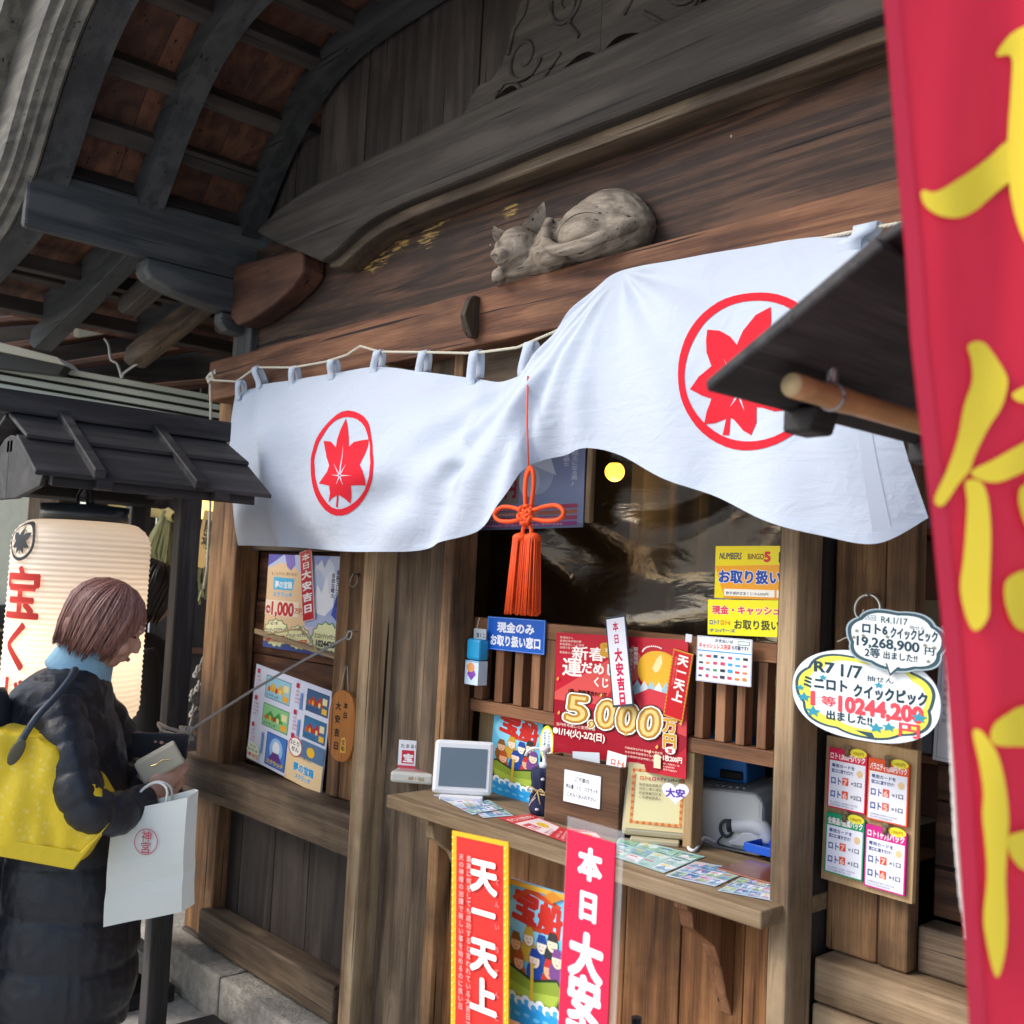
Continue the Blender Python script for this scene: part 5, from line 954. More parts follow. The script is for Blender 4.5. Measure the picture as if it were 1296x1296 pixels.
# shelves and shapes in the booth dark
bk=thing('back_shelf','brown shelf unit with papers seen dimly inside the booth','shelf',(-1.5,.9,.2))
MB().box(-.25,.35,0,.03,0,1.7).build('back',simple('shelf_red',(.14,.045,.03),.6),bk)
for k in range(5): bx('shelf_board',-.25,.35,-.2,-.002,.4+.3*k,.42+.3*k,W('box','X'),bk); bx('papers',-.2+.08*k,.12+.03*k,-.16,-.03,.421+.3*k,.53+.3*k,simple('papers%d'%k,(.35,.3,.2) if k%2 else (.22,.25,.33),.8),bk,.002)
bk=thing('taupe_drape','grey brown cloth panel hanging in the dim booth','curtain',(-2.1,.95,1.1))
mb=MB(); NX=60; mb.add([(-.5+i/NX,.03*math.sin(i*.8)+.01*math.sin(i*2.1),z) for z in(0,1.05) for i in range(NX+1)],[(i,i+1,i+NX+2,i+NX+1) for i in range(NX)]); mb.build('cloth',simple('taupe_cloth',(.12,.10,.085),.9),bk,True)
# poster behind film in the upper left of the window (plain figure of flames)
p=Print(.50,.44,'#77809e',rough=.3); p.rect(.25,.02,.25,.42,'#8b97b8'); p.rect(0,.13,.26,.28,'#8a7f78'); p.text('0万円',.13,.17,.10,'#9a2a44',.05,fitw=.12)
p.ell(.33,.27,.06,.10,'#a9b4cc'); p.ell(.30,.24,.04,.08,'#c2ccde'); p.poly([(.28,.34),(.31,.42),(.33,.36),(.36,.42),(.38,.34),(.40,.26),(.34,.30)],'#d2d9e6')
p.vtext('「海賊王になる男」',.465,.42,.024,'#cfd6e6',.03); p.vtext('自由な戦士',.435,.41,.022,'#cfd6e6',.03)
for k,c in enumerate(('#b0506a','#b4705a','#b0506a','#a04a8a')): p.rect(.03,.095-.028*k,.45,.02,c); p.lines(.04,.099-.028*k,.4,1,.02,.013,'#e6d2da',k+20)
put(p,'inner_poster',(-2.345,0.135,1.914,0.570,0.262,0.9),'dim blue and purple poster behind the film at the top left of the window','poster')
p=Print(.03,.5,None)
o=bx('poster_tube',-2.055,-2.035,.135,.155,1.80,2.12,W('tan','Z'),None,.004); tag(o,'pale wooden batten beside the dim inner poster','batten')
# film patch right of inner poster, sky reflection painted in as matte grey blue
o=MF=simple('painted_sky_reflection',(.07,.09,.13),.9,spec=.0)
o=film('sky_reflection_film',-2.75,-2.15,1.70,2.15,1.15,'grey blue plastic film around the glowing lamp',4.); 

# ================================================================ RIGHT SIDE THINGS
mb=ringobj((-1.101,-0.01,1.604),.028,.0035); tag(mb.build('iron_ring',simple('pale_ring',(.55,.53,.47),.35,metal=.8),None,True),'large pale iron ring on the wide plank above the cloud signs','ring')
def cloudpts(cx,cz,a,b,bumps,seed=0,n=160,tail=None):
    P=[]
    for k in range(n):
        t=2*PI*k/n; f=1+.085*abs(math.sin(t*bumps/2+seed))-.03
        P.append((cx+a*f*math.copysign(abs(math.cos(t))**.85,math.cos(t)),cz+b*f*math.copysign(abs(math.sin(t))**.85,math.sin(t))))
    return P
# big yellow-edged cloud sign
p=Print(.36,.33,None,rough=.22); out=[(.18+.182*math.copysign(abs(math.cos(t))**.8,math.cos(t)),.165+.165*math.copysign(abs(math.sin(t))**.9,math.sin(t))) for t in [2*PI*k/60 for k in range(60)]]
p.mb.prism(out,'Y',0,.003,p.mi('#dfeaf0')); p.poly(cloudpts(.18,.165,.166,.148,7,.4),'#3c5560'); p.poly(cloudpts(.18,.165,.158,.140,7,.4),'#e8e75a'); p.poly(cloudpts(.185,.168,.138,.118,7,.9),'#eef4f6')
p.poly([(.16,.035),(.205,.035),(.215,.008)],'#3c5560'); p.text('R7',.055,.235,.055,'#2b4654',.045,fitw=.055); p.text('1/7',.125,.228,.065,'#2b4654',.03,fitw=.055); p.text('抽せん',.19,.225,.022,'#2b4654',.02)
p.text('ミニロト',.028,.172,.05,'#2b4654',.05,fitw=.115); p.text('クイックピック',.158,.162,.052,'#2b4654',.05,fitw=.175); p.text('1',.035,.105,.075,'#e2505c',.035); p.text('等',.075,.112,.04,'#e2505c',.02); p.text('10244,200',.12,.098,.078,'#e2505c',.055,fitw=.205); p.text('出ました!!',.09,.062,.038,'#2b4654',.03,fitw=.115); p.text('円',.265,.045,.055,'#e2505c',.03)
for x,y,r in ((.03,.13,.02),(.02,.165,.013),(.055,.08,.022),(.215,.055,.02),(.245,.065,.018),(.315,.115,.02),(.22,.212,.013),(.08,.215,.012)): p.star(x,y,r,'#3a9ab0')
put(p,'cloud_sign',(-1.032,-0.145,1.439,0.302,0.169,-0.8),'large yellow rimmed cloud shaped sign with pink numerals on the plank right of the window','sign',lean=R(3))
p=Print(.28,.24,None,rough=.22); p.mb.prism(cloudpts(.14,.13,.138,.108,7,.9),'Y',0,.003,p.mi('#9fb3bc')); p.poly(cloudpts(.14,.13,.133,.103,7,.9),'#3c5560'); p.poly(cloudpts(.14,.13,.122,.093,7,.9),'#e6eef1')
p.poly([(.115,.045),(.13,.0),(.16,.035)],'#3c5560'); p.poly([(.12,.048),(.131,.01),(.153,.04)],'#e6eef1')
p.text('1655回',.035,.195,.022,'#2b4654',.01,fitw=.05); p.text('R4.1/17',.10,.19,.032,'#2b4654',.015,fitw=.075); p.text('抽せん',.18,.178,.015,'#2b4654',.01); p.text('ロト6',.045,.148,.042,'#2b4654',.045,fitw=.075); p.text('クイックピック',.128,.142,.042,'#2b4654',.045,fitw=.13); p.text('19,268,900',.03,.098,.048,'#2b4654',.03,fitw=.18); p.text('円',.222,.095,.03,'#2b4654',.02); p.text('2等',.055,.062,.038,'#2b4654',.02,fitw=.045); p.text('出ました!!',.11,.063,.03,'#2b4654',.02,fitw=.095)
for x,y in ((.03,.15),(.022,.125),(.05,.135),(.12,.14),(.225,.125),(.25,.12),(.235,.07)): p.star(x,y,.008,'#8a8a70')
put(p,'cloud_sign',(-0.961,-0.162,1.544,0.194,0.123,-1.9),'smaller pale cloud shaped sign with dark writing overlapping the yellow rimmed one','sign',lean=R(3))
MB().tube([(-1.104,-0.02,1.601),(-1.105,-0.04,1.555),(-1.145,-0.047,1.533)],.0015,5).tube([(-1.086,-0.02,1.601),(-1.052,-0.06,1.582)],.0015,5).build('sign_string',m_rope,B).matrix_parent_inverse=Matrix.Translation((-XC,0,0))
# leaflet board
lbz=(-1.091,-0.005,1.186,0.198,0.294,-0.9)
LBt=Print(.24,.40,None); LBt.mb.box(0,.24,0,.014,0,.40,LBt.mi(W('pine','Z')))
LBo=put(LBt,'leaflet_board',lbz,'light pine board below the cloud signs holding four leaflet packs','board')
kx,kz=lbz[3]/.24,lbz[4]/.40
def leaf(x,y,head,hc,ht,rows,label,ys=1.):
    p=Print(.088,.135,hc,th=.006,rough=.35); p.rect(.003,.003,.082,.104,'#eef0fa'); p.ell(.068,.132,.019,.010,'#e8e23a',16); p.text('1000円',.056,.128,.009,'#b07a1a',.03,fitw=.024); p.text(head,.004,.112,.016,'#fff2f2',.04,fitw=.080)
    p.text('専用カードを',.008,.093,.009,'#3a4a86',.03); p.text('窓口に渡すだけ！',.008,.081,.009,'#3a4a86',.03,fitw=.05); p.ell(.073,.086,.007,.008,'#e8c89a')
    y0=.055
    for r_ in rows:
        p.text('ロト',.008,y0,.019,'#3a4f96',.03,fitw=.024); p.rect(.034,y0,.014,.017,'#e0523f'); p.text(r_[0],.036,y0+.001,.018,'#f7c8b8',.04,fitw=.010); p.text('×'+r_[1],.054,y0+.003,.012,'#555c70',.02,fitw=.024); y0-=.030
    p.lines(.008,.012,.07,2,.006,.0045,'#8a90a8',int(x*99))
    w,h=.104*kx,.165*kz; rad=R(lbz[5])
    dx,dz=(x-.12)*kx,(y-.20)*kz
    o=put(p,'leaflet_pack',(lbz[0]+dx*math.cos(rad)-dz*math.sin(rad),-.014,lbz[2]+dx*math.sin(rad)+dz*math.cos(rad),w,h,lbz[5]),label,'leaflets')
    c=MB(); c.ell((-.0,-.003,h/2+.006),(.008,.002,.006)); c.box(-.004,.004,-.006,-.001,h/2-.012,h/2+.004); c.build('clip',simple('brown_clip',(.16,.11,.06),.6),o,True); return o
leaf(.066,.288,'ロト1,000円パック','#d8214f','',[('7','2口'),('6','2口')],'leaflet pack with crimson header at the top left of the pine board')
leaf(.174,.280,'バラエティ1,000円パック','#e5562b','',[('6','1口'),('5','1口')],'leaflet pack with orange header at the top right of the pine board')
leaf(.066,.108,'全商品1週間パック','#1f9a6a','',[('7','1口'),('6','1口')],'leaflet pack with green header at the lower left of the pine board')
leaf(.174,.100,'ロト1ヶ月パック','#cf2a8a','',[('7','1口'),('6','1口')],'leaflet pack with magenta header at the lower right of the pine board')
# partly hidden paper by the banner
p=Print(.1,.35,'#d4d6dc'); p.frame(.008,.001,'#7a7a80'); p.ell(.03,.30,.03,.03,'#e08a4a'); p.lines(.015,.2,.07,6,.02,.012,'#777a86',31)
put(p,'white_notice',(-0.965,0.110,1.438,0.088,0.274,-2.5),'white notice with an orange dot half hidden behind the red banner','notice')
# right hand lantern stand with its little board roof
def stand(mx,label,lant):
    """mx=1 left stand, mx=-1 mirrored about the booth centre"""
    X=lambda x: x if mx==1 else 2*XC-x
    t=thing('lantern_stand',label,'stand',(X(-3.42),-.65,0))
    inv=Matrix.Translation((-X(-3.42),.65,0))
    bk=W('black','Y')
    def ad(o): o.parent=t; o.matrix_parent_inverse=inv; return o
    def P(poly,y0,y1,nm,m=bk,bev=.004):
        q=[(X(a),b) for a,b in poly]
        if mx==-1: q=q[::-1]
        return ad(MB().prism(q,'Y',y0,y1).build(nm,m,None,bevel=bev))
    ya,yb=(-1.035,-.295) if mx==1 else (-1.11,-.31)
    for s in (1,-1):
        sx=lambda d: -3.42+s*d
        P([(sx(.015),2.068),(sx(.20),1.985),(sx(.20),1.972),(sx(.015),2.052)],ya+.02,yb-.0,'roof_board')
        P([(sx(.175),1.985),(sx(.368),1.868),(sx(.365),1.855),(sx(.165),1.972)],ya,yb+.0,'roof_board')
        for y in (-.86,-.55) if s*mx==1 or mx==1 else (-.86,-.55):
            P([(sx(.02),2.10),(sx(.385),1.888),(sx(.38),1.862),(sx(.36),1.858),(sx(.02),2.06)],y-.017,y+.017,'roof_batten')
        if mx==1: P([(sx(.30),1.895),(sx(.34),1.872),(sx(.34),1.83),(sx(.30),1.84)],-.98,-.34,'eave_beam')
        for y in ((-.93,-.66,-.39) if mx==1 else (-.5,)): P([(sx(.02),2.02),(sx(.33),1.855),(sx(.33),1.83),(sx(.02),1.985)],y-.015,y+.015,'roof_rafter')
        for y in ((-.84,-.47) if mx==1 else (-.93,-.63)): P([(sx(.372),1.862),(sx(.372),1.832),(sx(.335),1.832),(sx(.325),1.862)],y-.025,y+.025,'eave_block')
        if mx==1: P([(sx(.06),1.99),(sx(.32),1.86),(sx(.30),1.83),(sx(.1),1.80),(sx(.0),1.80),(sx(.0),2.0)],-1.0,-.985,'gable_board')
    P([(-3.455,2.065),(-3.455,2.135),(-3.385,2.135),(-3.385,2.065)],ya-.02,yb+.01,'ridge_board')
    x0,x1=sorted((X(-3.375),X(-3.305)))
    zr=1.83
    for xp in (-3.41,-3.83):
        x0,x1=sorted((X(xp-.030),X(xp+.030))); ad(bx('post',x0,x1,-.45,-.375,.06,1.94,W('black','Z'),None,.006))
        f0,f1=sorted((X(xp-.055),X(xp+.055))); ad(bx('foot',f0,f1,-.85,.0 if mx==-1 else -.16,.0,.06,W('black','Y'),None,.008))
        for s,yy_ in ((-1,-.45),(1,-.365)):
            if s==1: continue
            ad(MB().prism([(yy_,.66),(yy_,.56),(yy_-.26,.061),(yy_-.34,.061)],'X',x0+.005,x1-.005).build('brace',W('black','Z'),None,bevel=.006))
        if mx==1 and xp>-3.5: P([(-3.50,1.859),(-3.50,1.84),(-3.46,1.76),(-3.42,1.74),(-3.42,1.859)],-.43,-.385,'roof_bracket')
    ad(bx('ridge_beam',X(-3.42)-.03,X(-3.42)+.03,-1.0,-.33,1.942,1.985,bk,None,.004)); x0,x1=sorted((X(-3.794),X(-3.421))); ad(bx('cross_rail',x0,x1,-.44,-.38,.25,.32,bk,None,.004)); ad(bx('cross_rail',x0,x1,-.44,-.38,1.86,1.93,bk,None,.004))
    return t,X
st1,X1=stand(1,'black timber stand with a small board roof sheltering the big paper lantern','l')
st2,X2=stand(-1,'dark timber stand with a small board roof at the right, partly behind the banner','r'); st2.location.z=-.022
# bamboo pole under the right roof
bp0=Vector((-0.637,-1.02,1.851))
def bamboo():
    a=Vector((-0.62,-1.047,1.844)); b=Vector((a.x+.02,a.y+.75,a.z-.01))
    t=thing('bamboo_pole','thick tan bamboo pole strapped beneath the small roof beside the red banner','pole',a)
    mb=MB(); pts=[];rad=[]
    for k in range(25):
        f=k/24; pts.append((b-a)*f); rad.append(.0135+(.0015 if k in(3,10,17) else 0))
    mb.tube(pts,rad,16); mb.build('cane',simple('bamboo',(.45,.24,.10),.4,bumpscale=40,bump=.2,var=.25),t,True)
    MB().tube([(0,-.003,0),(0,.002,0)],.0125,16).build('cut_end',simple('bamboo_end',(.55,.42,.22),.7),t,True)
    for f in (.10,): 
        c=(b-a)*f; MB().tube([c+Vector((.0150*math.cos(q),0,.0150*math.sin(q))) for q in [2*PI*k/18 for k in range(19)]],.0022,6).box(c.x-.004,c.x+.004,c.y-.006,c.y+.006,c.z+.012,c.z+.05).build('hanger',simple('zinc',(.35,.35,.36),.4,metal=.7),t,True)
bamboo()
# the big paper lantern --------------------------------------------------
LC=Vector((-3.449,-0.746,1.751)); LR=.212; LH=.66
def lrad(f):   # f 0 top..1 bottom
    e=min(f,1-f); return LR*(.62+.38*min(1,math.sqrt(max(0,1-(1-min(1,e/.12))**2))))
def lpaper():
    m,nt,b=newmat('lantern_paper'); L=nt.links; b.inputs['Base Color'].default_value=(.84,.80,.73,1); b.inputs['Roughness'].default_value=.8
    tr=N(nt,'ShaderNodeBsdfTranslucent'); tr.inputs[0].default_value=(.88,.80,.68,1); mx=N(nt,'ShaderNodeMixShader'); mx.inputs[0].default_value=.4; L.new(b.outputs[0],mx.inputs[1]); L.new(tr.outputs[0],mx.inputs[2]); L.new(mx.outputs[0],nt.nodes['Material Output'].inputs[0]); return m
lan=thing('paper_lantern','large ribbed white paper lantern with red writing hanging under the black stand roof','lantern',LC)
NR=40; rings=[]
for k in range(NR*4+1):
    f=k/(NR*4); r=lrad(f)-.0035*abs(math.cos(PI*f*NR))**.6
    rings.append([(r*math.cos(a),r*math.sin(a),-f*LH) for a in [2*PI*q/64 for q in range(64)]])
MB().loft(rings,cap=False).build('paper_shade',lpaper(),lan,True)
MB().loft([[(r*math.cos(a),r*math.sin(a),z) for a in [2*PI*q/40 for q in range(40)]] for r,z in ((.125,-.012),(.135,-.01),(.135,.05),(.125,.05),(.12,0))]).build('top_ring',simple('black_lacquer',(.02,.025,.03),.3),lan,True,)
MB().loft([[(r*math.cos(a),r*math.sin(a),z-LH) for a in [2*PI*q/40 for q in range(40)]] for r,z in ((.125,.01),(.135,.01),(.135,-.05),(.12,-.05))]).build('bottom_ring',simple('black_lacquer2',(.02,.025,.03),.3),lan,True)
mb=MB()
for x in(-.06,.02,.06): mb.tube(curve([(x,.0,.05),(x,-.005,.09),(0,0,.13),(0,0,.17)],8),.006,6)
mb.build('hanger',simple('hanger_iron',(.05,.05,.055),.5,metal=.5),lan,True)
va=math.atan2(-2-LC.y,0-LC.x)   # azimuth toward the viewer
def lfn(u,v,off=.003): f=-v/LH; r=lrad(f)+off; a=va+u/LR; return (r*math.cos(a),r*math.sin(a),v)
m_lred=simple('lantern_red',(.62,.03,.02),.8); m_lblk=simple('lantern_black',(.03,.035,.04),.8)
mb=MB(); ug=-.185
for ch,v,sz,kx_ in (('宝',-.30,.17,.95),('く',-.455,.16,.9),('じ',-.61,.15,.9)):
    vs,fs=glyphs(ch,.0)
    for q in range(7):
        ex,ey=(.028*math.cos(q*PI/3),.028*math.sin(q*PI/3)) if q else (0,0)
        a,b=wrap([((x+ex-.5)*sz*kx_+ug,v+(y+ey)*sz) for x,y in vs],fs,lambda u,w:lfn(u,w,.004+.00008*q),.02); mb.add(a,b)
mb.build('red_writing',m_lred,lan,True)
mb=MB(); n=40; r1,r2=.062,.052; cu,cv=-.205,-.075
vs=[(cu+r1*math.cos(2*PI*k/n),cv+r1*math.sin(2*PI*k/n)) for k in range(n)]+[(cu+r2*math.cos(2*PI*k/n),cv+r2*math.sin(2*PI*k/n)) for k in range(n)]
a,b=wrap(vs,[(k,(k+1)%n,(k+1)%n+n,k+n) for k in range(n)],lambda u,w:lfn(u,w,.004),.02); mb.add(a,b)
a,b=wrap([(cu+x*.052,cv+y*.052) for x,y in LEAF],[tuple(range(len(LEAF)))],lambda u,w:lfn(u,w,.004),.02); mb.add(a,b); mb.build('leaf_crest',m_lblk,lan,True)
ll=bpy.data.lights.new('lantern_light','POINT'); ll.energy=2.2; ll.color=(1,.8,.62); ll.shadow_soft_size=.05; lo=bpy.data.objects.new('lantern_light',ll); COL.objects.link(lo); lo.location=LC+Vector((0,0,-.42))

# ================================================================ LEFT BACKGROUND
K=5.6/1325.9
NB_=thing('neighbour_shop','cream and dark timber neighbouring shop seen behind the paper lantern','building',(-5.562,0.219,1.618),YAW)
NB_.location.z=0
def nz(y): return 1.62-(y-714)*K
def nx(x): return (x-150)*K
def nb(name,x0,x1,y0,y1,ya,yb,m,bev=.006): return bx(name,nx(x0),nx(x1),ya,yb,nz(y1),nz(y0),m,NB_,bev)
m_cr=simple('cream_plaster',(.46,.46,.36),.85,bumpscale=25,bump=.3,var=.08)
nb('cream_wall',-420,33,470,1110,0,.2,m_cr); nb('corner_post',33,72,470,1110,-.03,.2,W('grey','Z'))
for k,(a,b) in enumerate(((74,118),(120,168),(170,215),(217,262),(264,420))): nb('back_plank',a,b-1,470,1110,.30,.33,W('dark','Z'))
nb('rail',72,420,712,722,.2,.28,W('panel','X')); nb('rail',72,420,668,684,.18,.28,W('redboard','X')); nb('rail',72,420,818,826,.2,.28,W('panel','X')); nb('base_board',-420,420,1090,1115,.15,.3,D)
nb('small_ledge',-60,22,806,834,-.25,-.01,W('grey','X')); nb('grey_device',-4,9,772,806,-.12,-.03,simple('device_blue',(.12,.18,.22),.4)); nb('grey_device',11,17,772,802,-.12,-.03,simple('device_dark',(.05,.06,.07),.4))
# dark roof space of the neighbour above the metal slats
nb('roof_underside',-500,420,385,470,.1,1.8,W('dark','X')) ; bpy.data.objects['roof_underside'].rotation_euler=(0,0,0)
for (x0,y0,x1,y1,w) in ((-20,452,180,408,9),(60,470,300,418,8),(120,500,320,470,8),(-60,420,120,396,8)):
    mb=MB(); a=Vector((nx(x0),-.05,nz(y0))); b=Vector((nx(x1),-.02,nz(y1))); h=w*K
    mb.hexa([a,b,b+Vector((0,.1,0)),a+Vector((0,.1,0))],[a+Vector((0,0,h)),b+Vector((0,0,h)),b+Vector((0,.1,h)),a+Vector((0,.1,h))]); mb.build('roof_beam',W('redboard','X'),NB_,bevel=.006)
for (x0,y0) in ((93,437),(122,428)):
    a=Vector((nx(x0),-.22,nz(y0))); mb=MB(); mb.hexa([a,a+Vector((.028,0,-.006)),a+Vector((.33,.05,.07)),a+Vector((.3,.05,.08))],[a+Vector((-.004,0,.055)),a+Vector((.024,0,.05)),a+Vector((.33,.05,.12)),a+Vector((.3,.05,.13))]); mb.build('rafter_end',simple('pale_end%d'%x0,(.3,.27,.2),.8),NB_)
# metal slat awning
aw=thing('metal_slat_screen','row of pale metal slats sloping above the small board roof at the left','awning',(-5.177,-0.037,2.452))
A0=[(-5.701,-0.636,2.648),(-5.705,-0.613,2.375),(-4.795,0.383,2.468),(-4.799,0.404,2.222)]
AT,AB,BT,BB=[Vector(p) for p in (A0[0],A0[1],A0[2],A0[3])]
m_sl=simple('slat_metal',(.33,.35,.30),.45,metal=.2); OW=Vector((-5.177,-0.037,2.452)); fw=Vector((-.74,.67,0))
for k in range(6):
    t=k/6; a=AT.lerp(AB,t)-OW; b=BT.lerp(BB,t)-OW; h=(AB-AT).length/6*.62; h2=(BB-BT).length/6*.62; dn=Vector((0,0,-1))
    mb=MB(); mb.hexa([a,b,b+fw*.05+dn*h2*.5,a+fw*.05+dn*h*.5],[a+dn*h,b+dn*h2,b+fw*.05+dn*h2,a+fw*.05+dn*h]); mb.build('slat',m_sl,aw)
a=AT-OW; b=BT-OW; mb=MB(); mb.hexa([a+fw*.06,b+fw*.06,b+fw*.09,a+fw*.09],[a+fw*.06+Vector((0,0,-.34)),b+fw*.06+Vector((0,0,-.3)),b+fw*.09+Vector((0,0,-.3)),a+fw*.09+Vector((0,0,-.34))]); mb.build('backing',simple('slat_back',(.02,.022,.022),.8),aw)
gut=[Vector(p)-OW for p in [(-5.59,-0.669,2.713),(-5.25,-0.283,2.607),(-5.225,-0.252,2.571),(-5.59,-0.665,2.659)]]; mb=MB(); mb.hexa(gut,[g+fw*.2 for g in gut]); mb.build('top_flashing',simple('flashing',(.42,.42,.34),.5),aw)
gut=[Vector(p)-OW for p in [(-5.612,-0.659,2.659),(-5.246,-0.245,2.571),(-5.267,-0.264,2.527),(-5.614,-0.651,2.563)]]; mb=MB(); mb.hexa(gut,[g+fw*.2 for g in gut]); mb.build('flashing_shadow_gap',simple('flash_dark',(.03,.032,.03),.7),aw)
cab=MB().tube(curve([(-4.994,-0.157,2.689),(-4.981,-0.141,2.66),(-4.977,-0.132,2.615),(-4.973,-0.124,2.586),(-4.955,-0.103,2.572),(-4.946,-0.089,2.535),(-4.941,-0.081,2.505),(-4.936,-0.077,2.525),(-4.912,-0.054,2.553),(-4.889,-0.031,2.577)],40),.006,6).build('white_wire',simple('wire_white',(.6,.6,.58),.5),None,True); tag(cab,'white wire dangling from the eave down to the metal slats','wire')
# distant tiled roof at the far left edge
tr_=thing('distant_tiled_roof','pale grey tiled roof with a gutter at the far left under the eave','roof',(-9.862,0.339,3.67),YAW)
K9=9/1325.9; m_tile=simple('roof_tile',(.22,.25,.27),.5,bumpscale=20,bump=.3)
for i in range(14):
    for j in range(3): MB().prism([(.0,0),(.045,.03),(.1,.04),(.15,.02),(.15,.0)],'Y',0,.30).build('tile',m_tile,tr_,loc=(-.55+.16*i-.04*j,.28*j,.02+.12*j-.038*i))
mb=MB(); mb.hexa([(-.6,-.06,.06),(1.2,-.06,-.42),(1.2,.0,-.42),(-.6,0,.06)],[(-.6,-.06,.16),(1.2,-.06,-.32),(1.2,.0,-.32),(-.6,0,.16)]); mb.build('gutter',simple('gutter',(.30,.28,.30),.5),tr_)
mb=MB(); mb.hexa([(-.6,-.03,-.5),(1.2,-.03,-.9),(1.2,.3,-.9),(-.6,.3,-.5)],[(-.6,-.03,.05),(1.2,-.03,-.43),(1.2,.3,-.43),(-.6,.3,.05)]); mb.build('eave_board',W('redboard','X'),tr_)
# straw festoon, tags and small lamp in the passage
m_straw=simple('rice_straw',(.42,.34,.14),.8); m_strawg=simple('green_straw',(.27,.26,.12),.85)
sf=thing('straw_festoon','sheaf of dry rice straw hanging between the lantern and the black post','straw ornament',(-5.071,0.2,1.919))
o0=Vector((-5.071,0.2,1.919)); L0=Vector((-5.264,0.2,1.923))-o0; R0=Vector((-4.923,0.2,1.858))-o0
mb=MB()
for k in range(60):
    a=rnd.uniform(0,6.28); y=.02*math.sin(a); z=.035*math.cos(a); mb.tube([L0+Vector((-.4,y,z+.02)),L0.lerp(R0,.5)+Vector((0,y*1.2,z*1.2+.015)),R0+Vector((.05,y*.8,z*.6))],.004,3)
o=mb.build('twisted_rope',m_straw,sf); o['kind']='stuff'
mb=MB()
for k in range(150):
    t=rnd.random(); top=Vector((.12+rnd.uniform(-.02,.02),rnd.uniform(-.02,.02),-.03)); mb.tube([top,top+Vector((-.10*t*2+.03,rnd.uniform(-.04,.04),-.20)),top+Vector((-.34*t+.06,rnd.uniform(-.06,.06),-.40-rnd.uniform(0,.06)))],.0045,3)
o=mb.build('sheaf',m_strawg,sf); o['kind']='stuff'
lm=thing('passage_lamp','small yellow lit lamp shade beside the building post above the straw','lamp',(-4.533,0.2,1.908))
MB().box(-.09,.09,-.05,.05,-.06,.07).build('shade',simple('amber_shade',(.9,.6,.2),.6,emit=(1,.55,.12),es=1.6),lm,bevel=.02); MB().box(-.02,.02,-.02,.02,.07,.4).build('stem',pm('#222222'),lm)
tg=thing('prayer_tags','bunch of wooden tags and green sprigs hanging under the yellow lamp','tags',(-4.458,0.15,1.722))
p=Print(.09,.26,'#c9a25e'); p.vtext('開運',.045,.22,.06,'#3a2a18',.04); p.mb.v=[(a-.02,b,c-.1) for a,b,c in p.mb.v]; o=p.mb.build('wooden_tag',p.mats,tg); o.rotation_euler=(0,R(8),R(30))
bx('white_paper',.07,.13,.02,.024,-.2,.05,pm('#c9cfd8'),tg,0); mb=MB()
for k in range(70): 
    c=Vector((rnd.uniform(-.06,.14),rnd.uniform(0,.08),rnd.uniform(-.22,.16))); mb.tube([c,c+Vector((rnd.uniform(-.03,.03),0,-.06))],.006,3)
o=mb.build('sprigs',m_strawg,tg); o['kind']='stuff'
kr=MB(); P=[(-4.096,0.02,1.249),(-4.13,0.02,1.187),(-4.106,0.02,1.131),(-4.165,0.02,1.085),(-4.141,0.02,1.022),(-4.17,0.02,0.97),(-4.189,0.02,0.901)]; twist(kr,P,.008,3,.03); 
for q in P[1:5]:
    for i in range(3): kr.tube([Vector(q)+Vector((.025*math.cos(a+i),.02*math.sin(a),.022*math.sin(a+i*.8))) for a in [k*PI/5 for k in range(11)]],.006,5)
tag(kr.build('knotted_rope',m_grope,None,True),'knotted grey rope end hanging on the left edge of the brown building post','rope')
# dark passage wall to the left of the booth
for (x0,x1,z0,z1) in ((-5.4,-4.09,1.9,2.0),(-5.4,-4.09,.5,.56)): pass

# ================================================================ PEOPLE
def skinm(): 
    m=simple('skin',(.50,.29,.21),.5,spec=.35); m.node_tree.nodes['Principled BSDF'].inputs['Subsurface Weight'].default_value=.1; m.node_tree.nodes['Principled BSDF'].inputs['Subsurface Radius'].default_value=(.02,.008,.005); return m
M_SK=skinm()
def hairmat(nm,c1,c2):
    m,nt,b=newmat(nm); tc=N(nt,'ShaderNodeTexCoord'); mp=N(nt,'ShaderNodeMapping'); mp.inputs['Scale'].default_value=(220,220,6); nt.links.new(tc.outputs['Object'],mp.inputs[0]); n=N(nt,'ShaderNodeTexNoise',i_Scale=1.,i_Detail=3.); nt.links.new(mp.outputs[0],n.inputs['Vector'])
    nt.links.new(ramp(nt,n.outputs['Fac'],[(.3,c1),(.7,c2)]),b.inputs['Base Color']); b.inputs['Roughness'].default_value=.42; b.inputs['Specular IOR Level'].default_value=.5; return m
def head_parts(mb,H,Mh):
    """H centre, Mh orientation (x forward, z up)"""
    T=lambda x,y,z: H+Mh@Vector((x,y,z))
    q=Mh.to_4x4()
    def e(x,y,z,a,b,c,rx=None): mb.ell(T(x,y,z),(a,b,c),q@(rx or Matrix.Identity(4)),20,14)
    e(-.01,0,.02,.092,.074,.092); e(.022,0,-.035,.066,.060,.078); e(.045,0,-.085,.036,.036,.026); e(.078,0,-.03,.016,.03,.045)
    e(.095,0,-.022,.015,.011,.024,Matrix.Rotation(R(-20),4,'Y')); e(.103,0,-.034,.010,.012,.008); e(.086,0,-.062,.010,.022,.006); e(.083,0,-.071,.010,.018,.007); e(.086,0,.022,.010,.045,.012)
    for s in (-1,1): e(-.005,s*.076,-.012,.018,.008,.028); e(.066,s*.034,-.04,.022,.022,.025)
    mb.tube([T(-.02,0,-.04),T(-.04,0,-.10)],[.052,.052],16)
